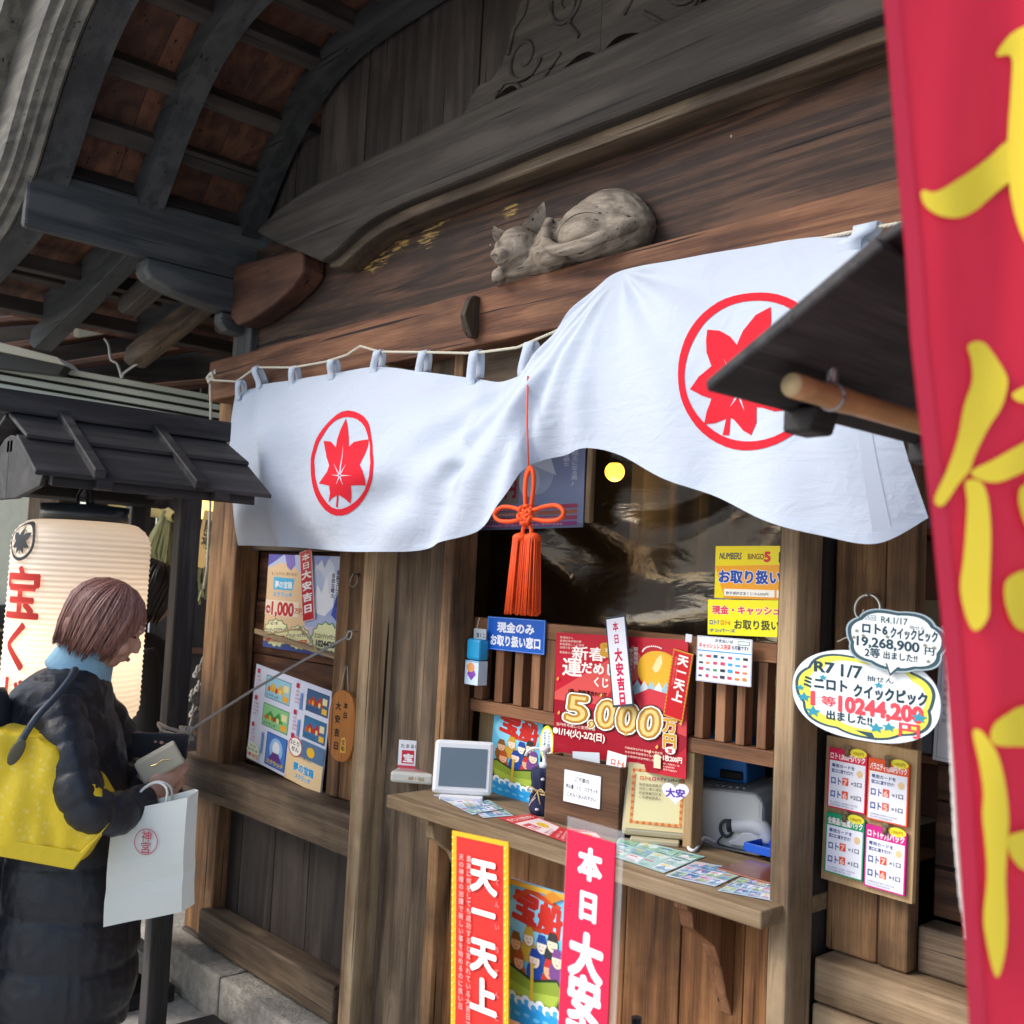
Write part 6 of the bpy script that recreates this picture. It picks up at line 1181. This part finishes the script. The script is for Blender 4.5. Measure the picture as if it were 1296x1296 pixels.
def hand(mb,W0,d,up,side,curl=1.,s=1.):
    """W0 wrist, d direction of the palm, up back-of-hand normal, side toward thumb"""
    d=Vector(d).normalized(); up=Vector(up); up=(up-up.dot(d)*d).normalized(); sd=d.cross(up)*(1 if side>0 else -1)
    P=lambda a,b,c: W0+(d*a+sd*b+up*c)*s
    M=Matrix((d,sd if side>0 else sd,up)).transposed()
    mb.ell(P(.045,0,0),(.05*s,.04*s,.016*s),M.to_4x4(),14,10); mb.tube([P(-.03,0,0),P(.02,0,0)],[.026*s,.028*s],12)
    for k,(b,l) in enumerate(((.030,.072),(.011,.080),(-.010,.074),(-.029,.058))):
        a0=.08; pts=[P(a0-.02,b,0)]; an=0; pos=(a0,b*1.05,0); 
        for seg,f in enumerate((.45,.32,.23)):
            an+=curl*(.45,.75,.55)[seg]; pos=(pos[0]+l*f*math.cos(an),pos[1]+.001,pos[2]-l*f*math.sin(an)); pts.append(P(*pos))
        mb.tube([pts[0],pts[0].lerp(pts[1],.6)]+pts[1:],[.0095*s,.0092*s,.0088*s,.008*s,.0065*s],9)
    mb.tube([P(.015,.028,-.004),P(.045,.050,-.014),P(.068,.056,-.026),P(.088,.050,-.036)],[.013*s,.0115*s,.0105*s,.008*s],9)
def person(name,label,loc,rz,coat_rings,arms,H,pitch,hyaw,coatm,hairm,legm,hair_len=1.,detail=True,hands=(),vox=.009,quilt=True,group=None,scarf=None,hairtone=None):
    t=thing(name,label,'person',loc,rz)
    # body: one continuous surface
    mb=MB(); Mh=(Matrix.Rotation(hyaw,3,'Z')@Matrix.Rotation(pitch,3,'Y'))
    head_parts(mb,Vector(H),Mh)
    c0=coat_rings; nk=Vector(H)+Mh@Vector((-.035,0,-.085))
    mb.loft([[ (cx+rx*.72*math.cos(a),ry*.72*math.sin(a),z) for a in [2*PI*k/20 for k in range(20)]] for cx,z,rx,ry in c0[2:]]); mb.tube([nk,(c0[-1][0]+.02,0,c0[-1][1]+.01),(c0[-1][0],0,c0[-1][1]-.06)],[.052,.052,.06],14)
    for s in (-1,1): mb.tube([(c0[2][0],s*.08,c0[2][1]+.15),(c0[1][0]+.01,s*.085,c0[1][1]),(c0[0][0]+.0,s*.09,.22),(c0[0][0],s*.09,.09)],[.085,.068,.05,.04],14); mb.ell((c0[0][0]+.05,s*.09,.05),(.12,.045,.045))
    for A in arms: mb.tube(A[0],[r*.62 for r in A[1]],12)
    for hd in hands: hand(mb,*hd)
    body=remeshed(mb,.0055 if detail else .012,2); meshobj('body',body,M_SK,t)
    # trousers and shoes
    mb=MB()
    for s in (-1,1): mb.tube([(c0[1][0],s*.085,c0[1][1]),(c0[0][0],s*.09,.30),(c0[0][0],s*.09,.11)],[.095,.075,.058],16)
    mb.build('trousers',legm,t,True)
    for s in (-1,1): MB().ell((c0[0][0]+.05,s*.09,.055),(.135,.052,.055)).build('shoe',pm('#141416'),t,True)
    # coat
    mb=MB(); rings=[]; 
    cz=curve([tuple(r)[:3] for r in [(a,b,c) for a,b,c,d in c0]],40); cd=curve([(d,0,0) for a,b,c,d in c0],40)
    for k in range(40):
        cx,z,rx=cz[k]; ry=cd[k][0]; rings.append([(cx+rx*math.cos(a),ry*math.sin(a),z) for a in [2*PI*q/40 for q in range(40)]])
    mb.loft(rings)
    for pts,rad in arms: mb.tube(curve(pts,16),[interp([(r,0,0) for r in rad],k/15)[0] for k in range(16)],16)
    AR=[curve(pts,20) for pts,rad in arms]
    def fn(c,n):
        p=c
        if quilt:
            bd=9; bl=0
            for C_ in AR:
                acc=0
                for k in range(1,len(C_)):
                    a_=C_[k-1]; ab=C_[k]-a_; l_=ab.length; f_=max(0,min(1,(p-a_).dot(ab)/(l_*l_))); dd=(a_+ab*f_-p).length
                    if dd<bd: bd=dd; bl=acc+f_*l_
                    acc+=l_
            rad_t=math.hypot((p.x-c0[3][0])/1.0,p.y)
            wt=sm((.155-bd)/.05) if rad_t>.12 else 0
            w=abs(math.sin(PI*(p.z+.006*math.sin(p.x*11+p.y*7))/.135)); an=math.atan2(p.y,p.x-.03); w2=abs(math.sin(an*1.5+.4)) if p.z<.95 else 1
            d1=.014*(w**.4)*(min(1,w2*6)**.5)-.010
            d2=.010*(abs(math.sin(PI*bl/.070))**.4)-.006
            dsp=lerp(d1,d2,wt)+.0025*noise.noise(p*20)+.0025*noise.noise(p*50)+.0020*noise.noise(Vector((p.x*50,p.y*50,p.z*14)))
        else: dsp=.008*noise.noise(p*9)
        return c+n*dsp
    coat=remeshed(mb,vox,2,fn); meshobj('coat',coat,coatm,t)
    # hair: cap plus combed locks
    Hc=Vector(H); T=lambda x,y,z: Hc+Mh@Vector((x,y,z))
    mb=MB(); mb.ell(T(-.022,0,.018),(.098,.092,.102),Mh.to_4x4(),24,16); mb.ell(T(-.055,0,-.035),(.066,.082,.075),Mh.to_4x4(),20,12); o=mb.build('hair',hairm,t,True)
    lk=MB(); rr=random.Random(11)
    for k in range(950 if detail else 160):
        az=rr.uniform(-PI,PI); 
        front=abs(az)<.55
        st=Vector((.02+rr.uniform(-.03,.03),rr.uniform(-.012,.012),.112))
        R1=.104+rr.uniform(-.004,.006); low=(-.10 if not front else -.005)*hair_len+rr.uniform(-.018,.012)
        if abs(az)<1.25 and not front: low=(-.085+rr.uniform(-.015,.015))*hair_len
        d=Vector((math.cos(az),math.sin(az),0)); pts=[]
        for q in range(8):
            f=q/7; th=f*PI*.5
            if f<.62: g=f/.62; rr_=R1*math.sin(g*PI/2); z=.018+.098*math.cos(g*PI/2); 
            else: g=(f-.62)/.38; rr_=R1*(1-.16*g*g-(.05 if az and abs(az)>2 else 0)*g); z=.018+(low-.018)*g
            ex=1.0 if d.x<0 else .93
            pts.append(T(-.018+d.x*rr_*ex+.005*math.sin(az*13+f*2)+rr.uniform(-.0015,.0015),d.y*rr_*.93,z))
        r0_=rr.uniform(.0018,.0042) if detail else .009
        lk.tube(pts,[r0_*.5]+[r0_]*5+[r0_*.7,r0_*.15],5)
    o2=lk.build('hair_locks',hairm,t,True); o2['kind']='stuff'
    return t,T
black=simple('black_nylon',(.012,.014,.020),.42,spec=.45,bumpscale=55,bump=.25)
dk=simple('black_wool',(.008,.008,.009),.9)
WO=(-3.03,-0.924,1.443)
hair1=hairmat('auburn_hair',(.11,.042,.032,1),(.36,.17,.13,1)); hair2=hairmat('black_hair',(.006,.005,.005,1),(.02,.017,.016,1))
rings=[(.05,.36,.185,.19),(.055,.50,.20,.19),(.05,.74,.19,.18),(.035,.94,.175,.165),(.01,1.10,.165,.17),(-.005,1.20,.15,.18),(.01,1.275,.115,.15),(.035,1.325,.07,.085)]
armN=([(.03,-.150,1.23),(.090,-.228,1.13),(.140,-.272,1.015),(.20,-.240,.972),(.280,-.14,.985)],[.066,.064,.060,.056,.047])
armF=([(.02,.155,1.225),(.08,.22,1.12),(.15,.22,1.02),(.20,.13,1.0),(.235,.04,1.02)],[.07,.075,.07,.06,.046])
wm,T1=person('person','woman with short auburn bob in a long black quilted coat carrying a yellow tote',(WO[0],WO[1],0),YAW+R(8),rings,(armN,armF),(.115,-.01,1.452),R(26),R(6),black,hair1,dk,1.0,True,
   hands=((Vector((.285,-.125,1.0)),(.55,.1,.75),(.3,-.9,-.1),1,.9,.92),(Vector((.245,.02,1.035)),(.35,-.1,.75),(0,.8,.2),-1,.9,.85)))
wm['category']='person'
def wch(o): o.parent=wm; return o
# blue scarf collar
mb=MB(); rg=[]
for k in range(7):
    f=k/6; rr_=.088-.018*f; rg.append([(lerp(.035,.062,f)+rr_*1.0*math.cos(a)*(1+.04*math.sin(5*a)),rr_*.98*math.sin(a),lerp(1.30,1.385,f)+.018*math.cos(a+PI)*(1-f)-.02*math.cos(a)) for a in [2*PI*q/36 for q in range(36)]])
mb.loft(rg,cap=False); o=wch(mb.build('scarf',simple('pale_blue_fleece',(.28,.48,.62),.9,bumpscale=90,bump=.4),None,True)); q=o.modifiers.new('t','SOLIDIFY'); q.thickness=.012
# face details
mb=MB(); 
for s in(-1,1): mb.tube([T1(.080,s*.020,.002),T1(.086,s*.030,-.001),T1(.076,s*.044,.0)],.0018,5)
wch(mb.build('eyelashes',pm('#2a1a16'),None,True)); mb=MB(); mb.ell(T1(.096,0,-.066),(.005,.016,.006)); wch(mb.build('lips',simple('lips',(.42,.12,.11),.5),None,True))
# world position of a point in the woman's frame
wl=lambda x,y,z: Vector((WO[0],WO[1],0))+Matrix.Rotation(YAW+R(8),3,'Z')@Vector((x,y,z))
# wallet, dark folded purse
wt=thing('wallet','beige zipped wallet held open in the woman\'s hands','wallet',wl(.30,-.125,1.085),YAW+R(2))
o=MB().box(-.062,.062,-.010,.004,-.032,.034).build('cover',simple('beige_leather',(.40,.36,.27),.55),wt,bevel=.008); o.rotation_euler=(0,R(-32),0)
o=MB().box(-.058,.058,.0045,.016,-.03,.038).build('inner_flap',simple('beige_leather2',(.46,.42,.33),.55),wt,bevel=.005); o.rotation_euler=(0,R(-32),0)
mb=MB().tube([(-.02,-.013,-.005),(-.005,-.014,.0),(.01,-.014,.012),(.03,-.013,.014)],.0015,5); o=mb.build('zip_chain',simple('gold',(.6,.45,.2),.3,metal=1.),wt)
dw=thing('dark_purse','flat black purse held behind the beige wallet','purse',wl(.285,-.02,1.13),YAW)
o=MB().box(-.085,.07,-.006,.012,-.05,.02).build('flap',pm('#1b1c22'),dw,bevel=.004)
# yellow tote
def lumpy(mb,vox,sm_,fn): return remeshed(mb,vox,sm_,fn)
mb=MB(); out=[(-.24,.785),(-.25,1.04),(-.17,1.075),(-.06,1.085),(.02,1.08),(.08,1.03),(.16,.96),(.215,.90),(.212,.865),(.135,.752),(.0,.775),(-.15,.80)]
mb.prism([(a,b) for a,b in out],'Y',-.290,-.18)
def tf(c,n):
    d=.012*noise.noise(Vector((c.x*9,c.y*9,c.z*5)))+.010*math.sin((c.x*1.2-c.z*.5)*38)*sm((c.z-.82)/.2)*.5+.008*noise.noise(Vector((c.x*26,0,c.z*9)))
    return c+n*d
tote=thing('yellow_tote','glossy yellow fabric tote bag hanging from the woman\'s shoulder','bag',(WO[0],WO[1],0),YAW+R(8))
ym=simple('yellow_fabric',(.72,.52,.02),.5,spec=.4,bumpscale=35,bump=.25)
def ymat():
    m,nt,b=newmat('yellow_print'); tc=N(nt,'ShaderNodeTexCoord'); v=N(nt,'ShaderNodeTexVoronoi',i_Scale=55.); nt.links.new(tc.outputs['Object'],v.inputs['Vector']); n=N(nt,'ShaderNodeTexNoise',i_Scale=60.,i_Detail=3.); nt.links.new(tc.outputs['Object'],n.inputs['Vector'])
    f=mth(nt,'MULTIPLY',ramp(nt,v.outputs['Distance'],[(.18,(1,1,1)),(.34,(0,0,0))]),n.outputs['Fac']); nt.links.new(mixc(nt,f,(.78,.55,.012,1),(.80,.66,.16,1)),b.inputs['Base Color']); b.inputs['Roughness'].default_value=.45
    n2=N(nt,'ShaderNodeTexNoise',i_Scale=14.,i_Detail=5.); nt.links.new(tc.outputs['Object'],n2.inputs['Vector']); bp=N(nt,'ShaderNodeBump',i_Strength=.35,i_Distance=.02); nt.links.new(n2.outputs['Fac'],bp.inputs['Height']); nt.links.new(bp.outputs[0],b.inputs['Normal']); return m
meshobj('bag_body',lumpy(mb,.009,5,tf),ymat(),tote); tote.location.z=.10; tote.location.x+=.012
mb=MB(); mb.prism([(.132,.748),(.0,.771),(-.15,.797),(-.235,.788),(-.235,.833),(-.15,.842),(.0,.816),(.146,.793),(.212,.868)],'Y',-.294,-.287); mb.build('base_panel',ym,tote,bevel=.004)
mb=MB(); mb.tube(curve([(-.018,-.305,1.055),(.012,-.29,1.12),(.045,-.25,1.17),(.065,-.19,1.215),(.06,-.13,1.235),(.04,-.10,1.21)],20),.009,8,flat=.5); mb.build('strap',simple('navy_leather',(.02,.03,.045),.4),tote,True)
mb=MB(); mb.ell((-.02,-.312,1.04),(.016,.004,.036),Matrix.Rotation(R(25),4,'Y')); mb.build('strap_tab',simple('dark_leather',(.06,.055,.03),.4),tote,True)
# paper bag
pbg=thing('paper_bag','white paper carrier bag with a round red seal hanging from the woman\'s arm','bag',wl(.30,-.22,0),YAW-R(2))
m_paper=simple('white_paper',(.66,.68,.62),.7,bumpscale=12,bump=.25)
mb=MB(); W2,H2,D2=.112,.315,.05; zb=.635
g=9; fr=[];
for j in range(g+1):
    for i in range(g+1):
        x=lerp(-W2,W2,i/g); z=zb+H2*j/g; fr.append((x+.012*(1-j/g)*(-1 if i<g/2 else 1)*.5,(0,-.006,-.010,-.005,-.011,-.013,-.011,-.009,-.005,0)[j]+.0015*math.sin(i*.7),z+.055*i/g))
mb.add(fr,[(j*(g+1)+i,j*(g+1)+i+1,(j+1)*(g+1)+i+1,(j+1)*(g+1)+i) for j in range(g) for i in range(g)]); 
R_=[fr[j*(g+1)+g] for j in range(g+1)]; B_=[(p[0]+.028*(1-abs(j/g-.0)*.2),p[1]+D2*.6,p[2]+.015) for j,p in enumerate(R_)]; C_=[(p[0]-.0,p[1]+D2*1.3,p[2]+.012) for p in R_]; 
Lf=[fr[j*(g+1)] for j in range(g+1)]; Lb=[(p[0],p[1]+D2*1.3,p[2]+.0) for p in Lf]
o=len(mb.v); mb.v+=[*R_,*B_,*C_,*Lb,*Lf]; n_=g+1
for s0 in range(4):
    for j in range(g): a=o+s0*n_+j; mb.f.append((a,a+n_,a+n_+1,a+1)); mb.m.append(0)
mb.f.append((o,o+n_,o+2*n_,o+3*n_)); mb.m.append(0)
mb.build('bag_body',m_paper,pbg); pbg.scale=(.86,.86,.93); pbg.location.z=.085
mb=MB(); mb.tube(curve([(-.05,.0,zb+H2+.01),(-.04,.02,zb+H2+.06),(.0,.03,zb+H2+.085),(.04,.02,zb+H2+.07),(.045,.0,zb+H2+.02)],16),.004,6); mb.tube(curve([(-.05,.06,zb+H2+.01),(-.04,.05,zb+H2+.06),(.0,.04,zb+H2+.085),(.04,.05,zb+H2+.07),(.045,.06,zb+H2+.02)],16),.004,6); mb.build('handle',m_paper,pbg,True)
p=Print(.09,.09,None); p.ring(.045,.045,.036,.036,.0022,'#c2354f'); p.text('神',.045,.047,.034,'#c2354f',.0,center=True); p.text('宮',.045,.016,.034,'#c2354f',.0,center=True)
p.mb.v=[(a-.045,b-.0175,c+zb+.20) for a,b,c in p.mb.v]; p.mb.build('red_seal',p.mats,pbg)
# dark clad person behind the black post
P2=(-3.961,-0.376,1.361)
person('person','person in black standing in the gap between the paper lantern and the black post',(P2[0],P2[1],0),YAW+R(35),[(0,.4,.19,.17),(0,.6,.2,.18),(0,.85,.2,.17),(0,1.05,.2,.17),(0,1.2,.2,.17),(0,1.3,.19,.13),(0,1.36,.1,.09)],(([(0,-.18,1.3),(.04,-.21,1.15),(.07,-.2,1.02),(.13,-.12,1.0)],[.07,.07,.065,.045]),([(0,.18,1.3),(.04,.21,1.15),(.07,.2,1.02),(.12,.08,.98)],[.07,.07,.065,.045])),(.09,0,1.52),R(20),0,dk,hair2,dk,1.3,False,hands=((Vector((.15,-.10,1.0)),(.8,.1,.1),(0,0,1),1,.9,.9),(Vector((.13,.06,.98)),(.8,-.1,.1),(0,0,1),-1,.9,.9)),vox=.014,quilt=False)
# person at the far left edge with a white hood
P3=(-3.12,-1.309,1.31)
t3,T3=person('person','person at the far left edge in a black jacket with a white hood',(P3[0],P3[1],0),YAW+R(100),[(0,.5,.17,.15),(0,.7,.18,.16),(0,.9,.18,.16),(0,1.05,.18,.17),(0,1.2,.17,.19),(0,1.3,.14,.17),(0,1.36,.08,.08)],(([(0,-.19,1.26),(.0,-.235,1.1),(.05,-.235,.95),(.15,-.15,.85)],[.07,.07,.06,.05]),([(0,.19,1.26),(.0,.235,1.1),(.05,.235,.95),(.15,.15,.85)],[.07,.07,.06,.05])),(.02,0,1.53),R(10),0,simple('navy_nylon',(.015,.02,.03),.5,bumpscale=30,bump=.3),hair2,dk,1.1,False,vox=.014,quilt=False)
mb=MB(); mb.ell((-.08,-.05,1.27),(.12,.20,.10),None,20,12); mb.ell((-.12,.06,1.24),(.06,.10,.08)); o=meshobj('hood',remeshed(mb,.01,4,lambda c,n:c+n*.012*noise.noise(c*14)),simple('cream_knit',(.62,.62,.58),.9,bumpscale=60,bump=.4),t3)

# ================================================================ PLACARDS IN FRONT OF THE COUNTER
rk=thing('placard_rack','dark metal rack that holds the placards in front of the counter','rack',(-1.27,-.70,0))
m_rk=pm('#23262a',.4,.5)
for x in (-.17,.02,.17): MB().tube([(x,.03,.02),(x,.012,.95)],.008,8).build('upright',m_rk,rk)
for z in (.35,.75): MB().tube([(-.2,.02,z),(.2,.02,z)],.006,8).build('cross_bar',m_rk,rk)
for x in (-.17,.17): MB().tube([(x,-.15,.012),(x,.2,.012)],.01,8).build('foot',m_rk,rk)
p=Print(.16,.70,'#e9b52a',rough=.3); p.rect(.013,.01,.134,.68,'#d8322c'); 
for k in range(44):
    for x in (.006,.154): p.ell(x,.012+.0157*k,.0028,.0028,'#f6dc6a',6)
p.vtext('天一天上',.096,.655,.075,'#fbf6f2',.05,sizes=[.075,.066,.075,.075],step=.083); p.vtext('てんいちてんじょう',.134,.62,.014,'#e9807a',.02,step=.046); p.vtext('最高に何をしても成功すると言われている大吉日です',.055,.655,.0145,'#f3a29c',.02,step=.0158); p.vtext('天の神様の加護で新しい事を始めるのに良い日',.033,.655,.0145,'#f3a29c',.02,step=.0158)
put(p,'lucky_day_placard',(-1.405,-0.750,0.887,0.153,0.566,4.1),'red placard with yellow border and white writing standing before the counter, left of two','placard')
p=Print(.13,.62,'#d9244a',rough=.25); p.vtext('本日大安吉日',.066,.595,.08,'#eef0fa',.055,sizes=[.064,.060,.092,.092,.092,.09],step=.083)
q=(-1.130,-0.780,0.994,0.102,0.481,-0.2)
put(p,'great_luck_placard',q,'crimson placard with bold white writing in a clear sleeve standing before the counter','placard')
slv=simple('clear_sleeve',(.9,.92,.95),.08); bsl=slv.node_tree.nodes['Principled BSDF']; bsl.inputs['Alpha'].default_value=.11
p=Print(.16,.66,None); p.mb.box(0,.16,.004,.005,0,.66,p.mi(slv)); o=put(p,'clear_sleeve',(q[0]+.003,-.779,q[2]+.012,q[3]*1.18,q[4]*1.03,q[5]),'clear plastic sleeve round the crimson placard','sleeve')
p=treasure(0,0); p.rect(0,.385,.24,.015,'#d9a53a'); p.poly([(.16,.38),(.19,.40),(.23,.385),(.19,.365)],'#c9822a')
put(p,'treasure_ship_placard',(-1.324,-0.700,0.981,0.157,0.237,2.4),'bright treasure ship picture placard standing between the two red placards','placard')

# ================================================================ RED BANNER
BO=Vector((-0.345,-1.267,1.686)); hd=Vector((math.cos(YAW),math.sin(YAW),0)); bn=Vector((math.sin(YAW),-math.cos(YAW),0))
EL=[(-0.0604,2.1000),(-0.0559,2.0636),(-0.0490,1.9976),(-0.0415,1.9264),(-0.0349,1.8678),(-0.0301,1.8097),(-0.0211,1.7438),(-0.0124,1.6843),(-0.0042,1.6170),(0.0022,1.5560),(0.0078,1.5011),(0.0135,1.4359),(0.0179,1.3822),(0.0217,1.3311),(0.0271,1.2763),(0.0314,1.2241)]
zT,zB=EL[0][1],EL[-1][1]
def edge(z):
    for (u1,z1),(u2,z2) in zip(EL,EL[1:]):
        if z<=z1 and z>=z2: return lerp(u1,u2,(z1-z)/(z1-z2))
    return EL[0][0] if z>zT else EL[-1][0]
def bsurf(u,z,off=0.):
    e=edge(z); g=sm((u-e)/.08); w=g*(.009*math.sin(u*38+z*5)+.005*math.sin(u*70-z*9+1)+.006*noise.noise(Vector((u*9,z*6,0))))
    return BO+hd*u+Vector((0,0,z-BO.z))+bn*(w+off)
def bclothmat():
    m,nt,b=newmat('red_banner_cloth'); L=nt.links; b.inputs['Base Color'].default_value=(.84,.035,.07,1); b.inputs['Roughness'].default_value=.7; b.inputs['Specular IOR Level'].default_value=.2
    tr=N(nt,'ShaderNodeBsdfTranslucent'); tr.inputs[0].default_value=(.8,.05,.10,1); mx=N(nt,'ShaderNodeMixShader'); mx.inputs[0].default_value=.25; L.new(b.outputs[0],mx.inputs[1]); L.new(tr.outputs[0],mx.inputs[2]); L.new(mx.outputs[0],nt.nodes['Material Output'].inputs[0]); return m
ban=thing('red_banner','tall red cloth banner with big yellow brush characters at the right edge','banner',(BO.x,BO.y,0)); inv=Matrix.Translation((-BO.x,-BO.y,0))
def bc_(o): o.parent=ban; o.matrix_parent_inverse=inv; return o
mb=MB(); NX,NZ=60,120; vs=[]
for j in range(NZ+1):
    z=lerp(zT,zB,j/NZ); e=edge(z)
    for i in range(NX+1): vs.append(bsurf(lerp(e,.34,(i/NX)**1.2),z))
mb.add(vs,[(j*(NX+1)+i,j*(NX+1)+i+1,(j+1)*(NX+1)+i+1,(j+1)*(NX+1)+i) for j in range(NZ) for i in range(NX)]); bc_(mb.build('cloth',bclothmat(),None,True))
mb=MB(); vs=[]
for j in range(NZ+1):
    z=lerp(zT,zB,j/NZ); e=edge(z); vs+=[bsurf(e,z,.0015),bsurf(e+.011,z,.0015)]
mb.add(vs,[(2*j,2*j+1,2*j+3,2*j+2) for j in range(NZ)]); bc_(mb.build('side_hem',simple('banner_hem',(.60,.02,.055),.8),None,True))
m_yel=simple('banner_yellow',(.90,.66,.055),.7,spec=.2)
STR=[[(-0.0263,1.9177),(-0.0234,1.9196),(-0.0187,1.9181),(-0.0107,1.9209),(0.0121,1.9380),(0.0303,1.9538),(0.0418,1.9651),(0.0751,1.9859),(0.1214,2.0183),(0.1273,2.0066),(0.0813,1.9594),(0.0526,1.9401),(0.0412,1.9318),(0.0309,1.9224),(0.0184,1.9105),(0.0041,1.9015),(-0.0074,1.8998),(-0.0172,1.9028),(-0.0243,1.9095)],
[(0.0314,2.0282),(0.0347,2.0368),(0.0450,2.0482),(0.0625,2.0515),(0.0686,2.0337),(0.0649,1.9734),(0.0673,1.9260),(0.0822,1.8913),(0.1112,1.8810),(0.1399,1.8883),(0.1458,1.8769),(0.1114,1.8605),(0.0769,1.8617),(0.0564,1.8812),(0.0480,1.9014),(0.0429,1.9307),(0.0412,1.9663),(0.0428,2.0083),(0.0419,2.0287)],
[(0.0112,1.8059),(0.0157,1.8108),(0.0254,1.8113),(0.0336,1.8019),(0.0407,1.7895),(0.0420,1.7809),(0.0377,1.7645),(0.0272,1.7479),(0.0173,1.7279),(0.0130,1.7157),(0.0053,1.7062),(-0.0046,1.6909),(-0.0103,1.6907),(-0.0110,1.6969),(-0.0034,1.7149),(0.0040,1.7381),(0.0087,1.7631),(0.0151,1.7813),(0.0143,1.7974)],
[(0.0103,1.7082),(0.0211,1.7087),(0.0264,1.6970),(0.0285,1.6738),(0.0284,1.6529),(0.0277,1.6304),(0.0274,1.6130),(0.0197,1.6025),(0.0134,1.6089),(0.0079,1.6311),(0.0097,1.6520),(0.0110,1.6730),(0.0117,1.6940)],
[(0.0141,1.7158),(0.0310,1.7252),(0.0535,1.7389),(0.1010,1.7642),(0.1069,1.7501),(0.0787,1.7287),(0.0539,1.7177),(0.0336,1.7088),(0.0194,1.7103)],
[(0.0444,1.7729),(0.0534,1.7797),(0.0722,1.7858),(0.0752,1.7744),(0.0536,1.7676)],
[(0.0490,1.7015),(0.0540,1.7086),(0.0732,1.7141),(0.1132,1.6962),(0.1192,1.6625),(0.0911,1.6498),(0.0740,1.6603),(0.0568,1.6775),(0.0503,1.6908)],
[(0.0383,1.6360),(0.0432,1.6424),(0.0550,1.6469),(0.0798,1.6493),(0.1138,1.6397),(0.1141,1.6116),(0.0804,1.6033),(0.0557,1.6037),(0.0455,1.6088),(0.0391,1.6225)],
[(0.0178,1.5313),(0.0222,1.5337),(0.0279,1.5280),(0.0359,1.5151),(0.0419,1.4929),(0.0445,1.4722),(0.0437,1.4515),(0.0430,1.4308),(0.0445,1.4050),(0.0438,1.3845),(0.0392,1.3660),(0.0347,1.3712),(0.0293,1.3935),(0.0279,1.4080),(0.0297,1.4324),(0.0282,1.4529),(0.0255,1.4752),(0.0258,1.4905),(0.0226,1.5106)],
[(0.0296,1.5280),(0.0316,1.5381),(0.0410,1.5457),(0.0565,1.5515),(0.1035,1.5554),(0.1260,1.5399),(0.1306,1.3555),(0.1059,1.3532),(0.1039,1.5168),(0.0570,1.5228),(0.0358,1.5234)],
[(0.0441,1.4613),(0.0579,1.4647),(0.1073,1.4704),(0.1076,1.4432),(0.0800,1.4337),(0.0584,1.4375),(0.0505,1.4426),(0.0448,1.4510)]]
for k,P in enumerate(STR):
    n=len(P); Q=[]
    for i in range(n):
        a,b,c,d=[Vector((*P[(i+j)%n],0)) for j in(-1,0,1,2)]
        for f in (0,.33,.66): Q.append(tuple((.5*((2*b)+(c-a)*f+(2*a-5*b+4*c-d)*f*f+(3*b-a-3*c+d)*f**3))[:2]))
    ar=sum(Q[i][0]*Q[(i+1)%len(Q)][1]-Q[(i+1)%len(Q)][0]*Q[i][1] for i in range(len(Q)))
    if ar<0: Q=Q[::-1]
    a,b=wrap(Q,[tuple(range(len(Q)))],lambda u,z:bsurf(u,z,.0032+.0003*k),.01); bc_(MB().add(a,b).build('brush_stroke',m_yel,None,True))
mb=MB(); pz=BO+hd*.36; mb.tube([(pz.x,pz.y,0),(pz.x,pz.y,zT+.25)],.012,12); bc_(mb.build('pole',simple('white_pole',(.6,.6,.6),.4),None,True))
wr=MB(); twist(wr,[(-0.453,-1.032,1.58),(-0.452,-1.028,1.543),(-0.451,-1.021,1.477),(-0.45,-1.012,1.403),(-0.448,-1.004,1.352),(-0.446,-0.999,1.326),(-0.445,-0.997,1.308)],.0035,3,.014); tag(wr.build('white_rope',simple('rope_white',(.6,.58,.56),.9),None,True),'white twisted rope hanging just behind the left edge of the red banner','rope')
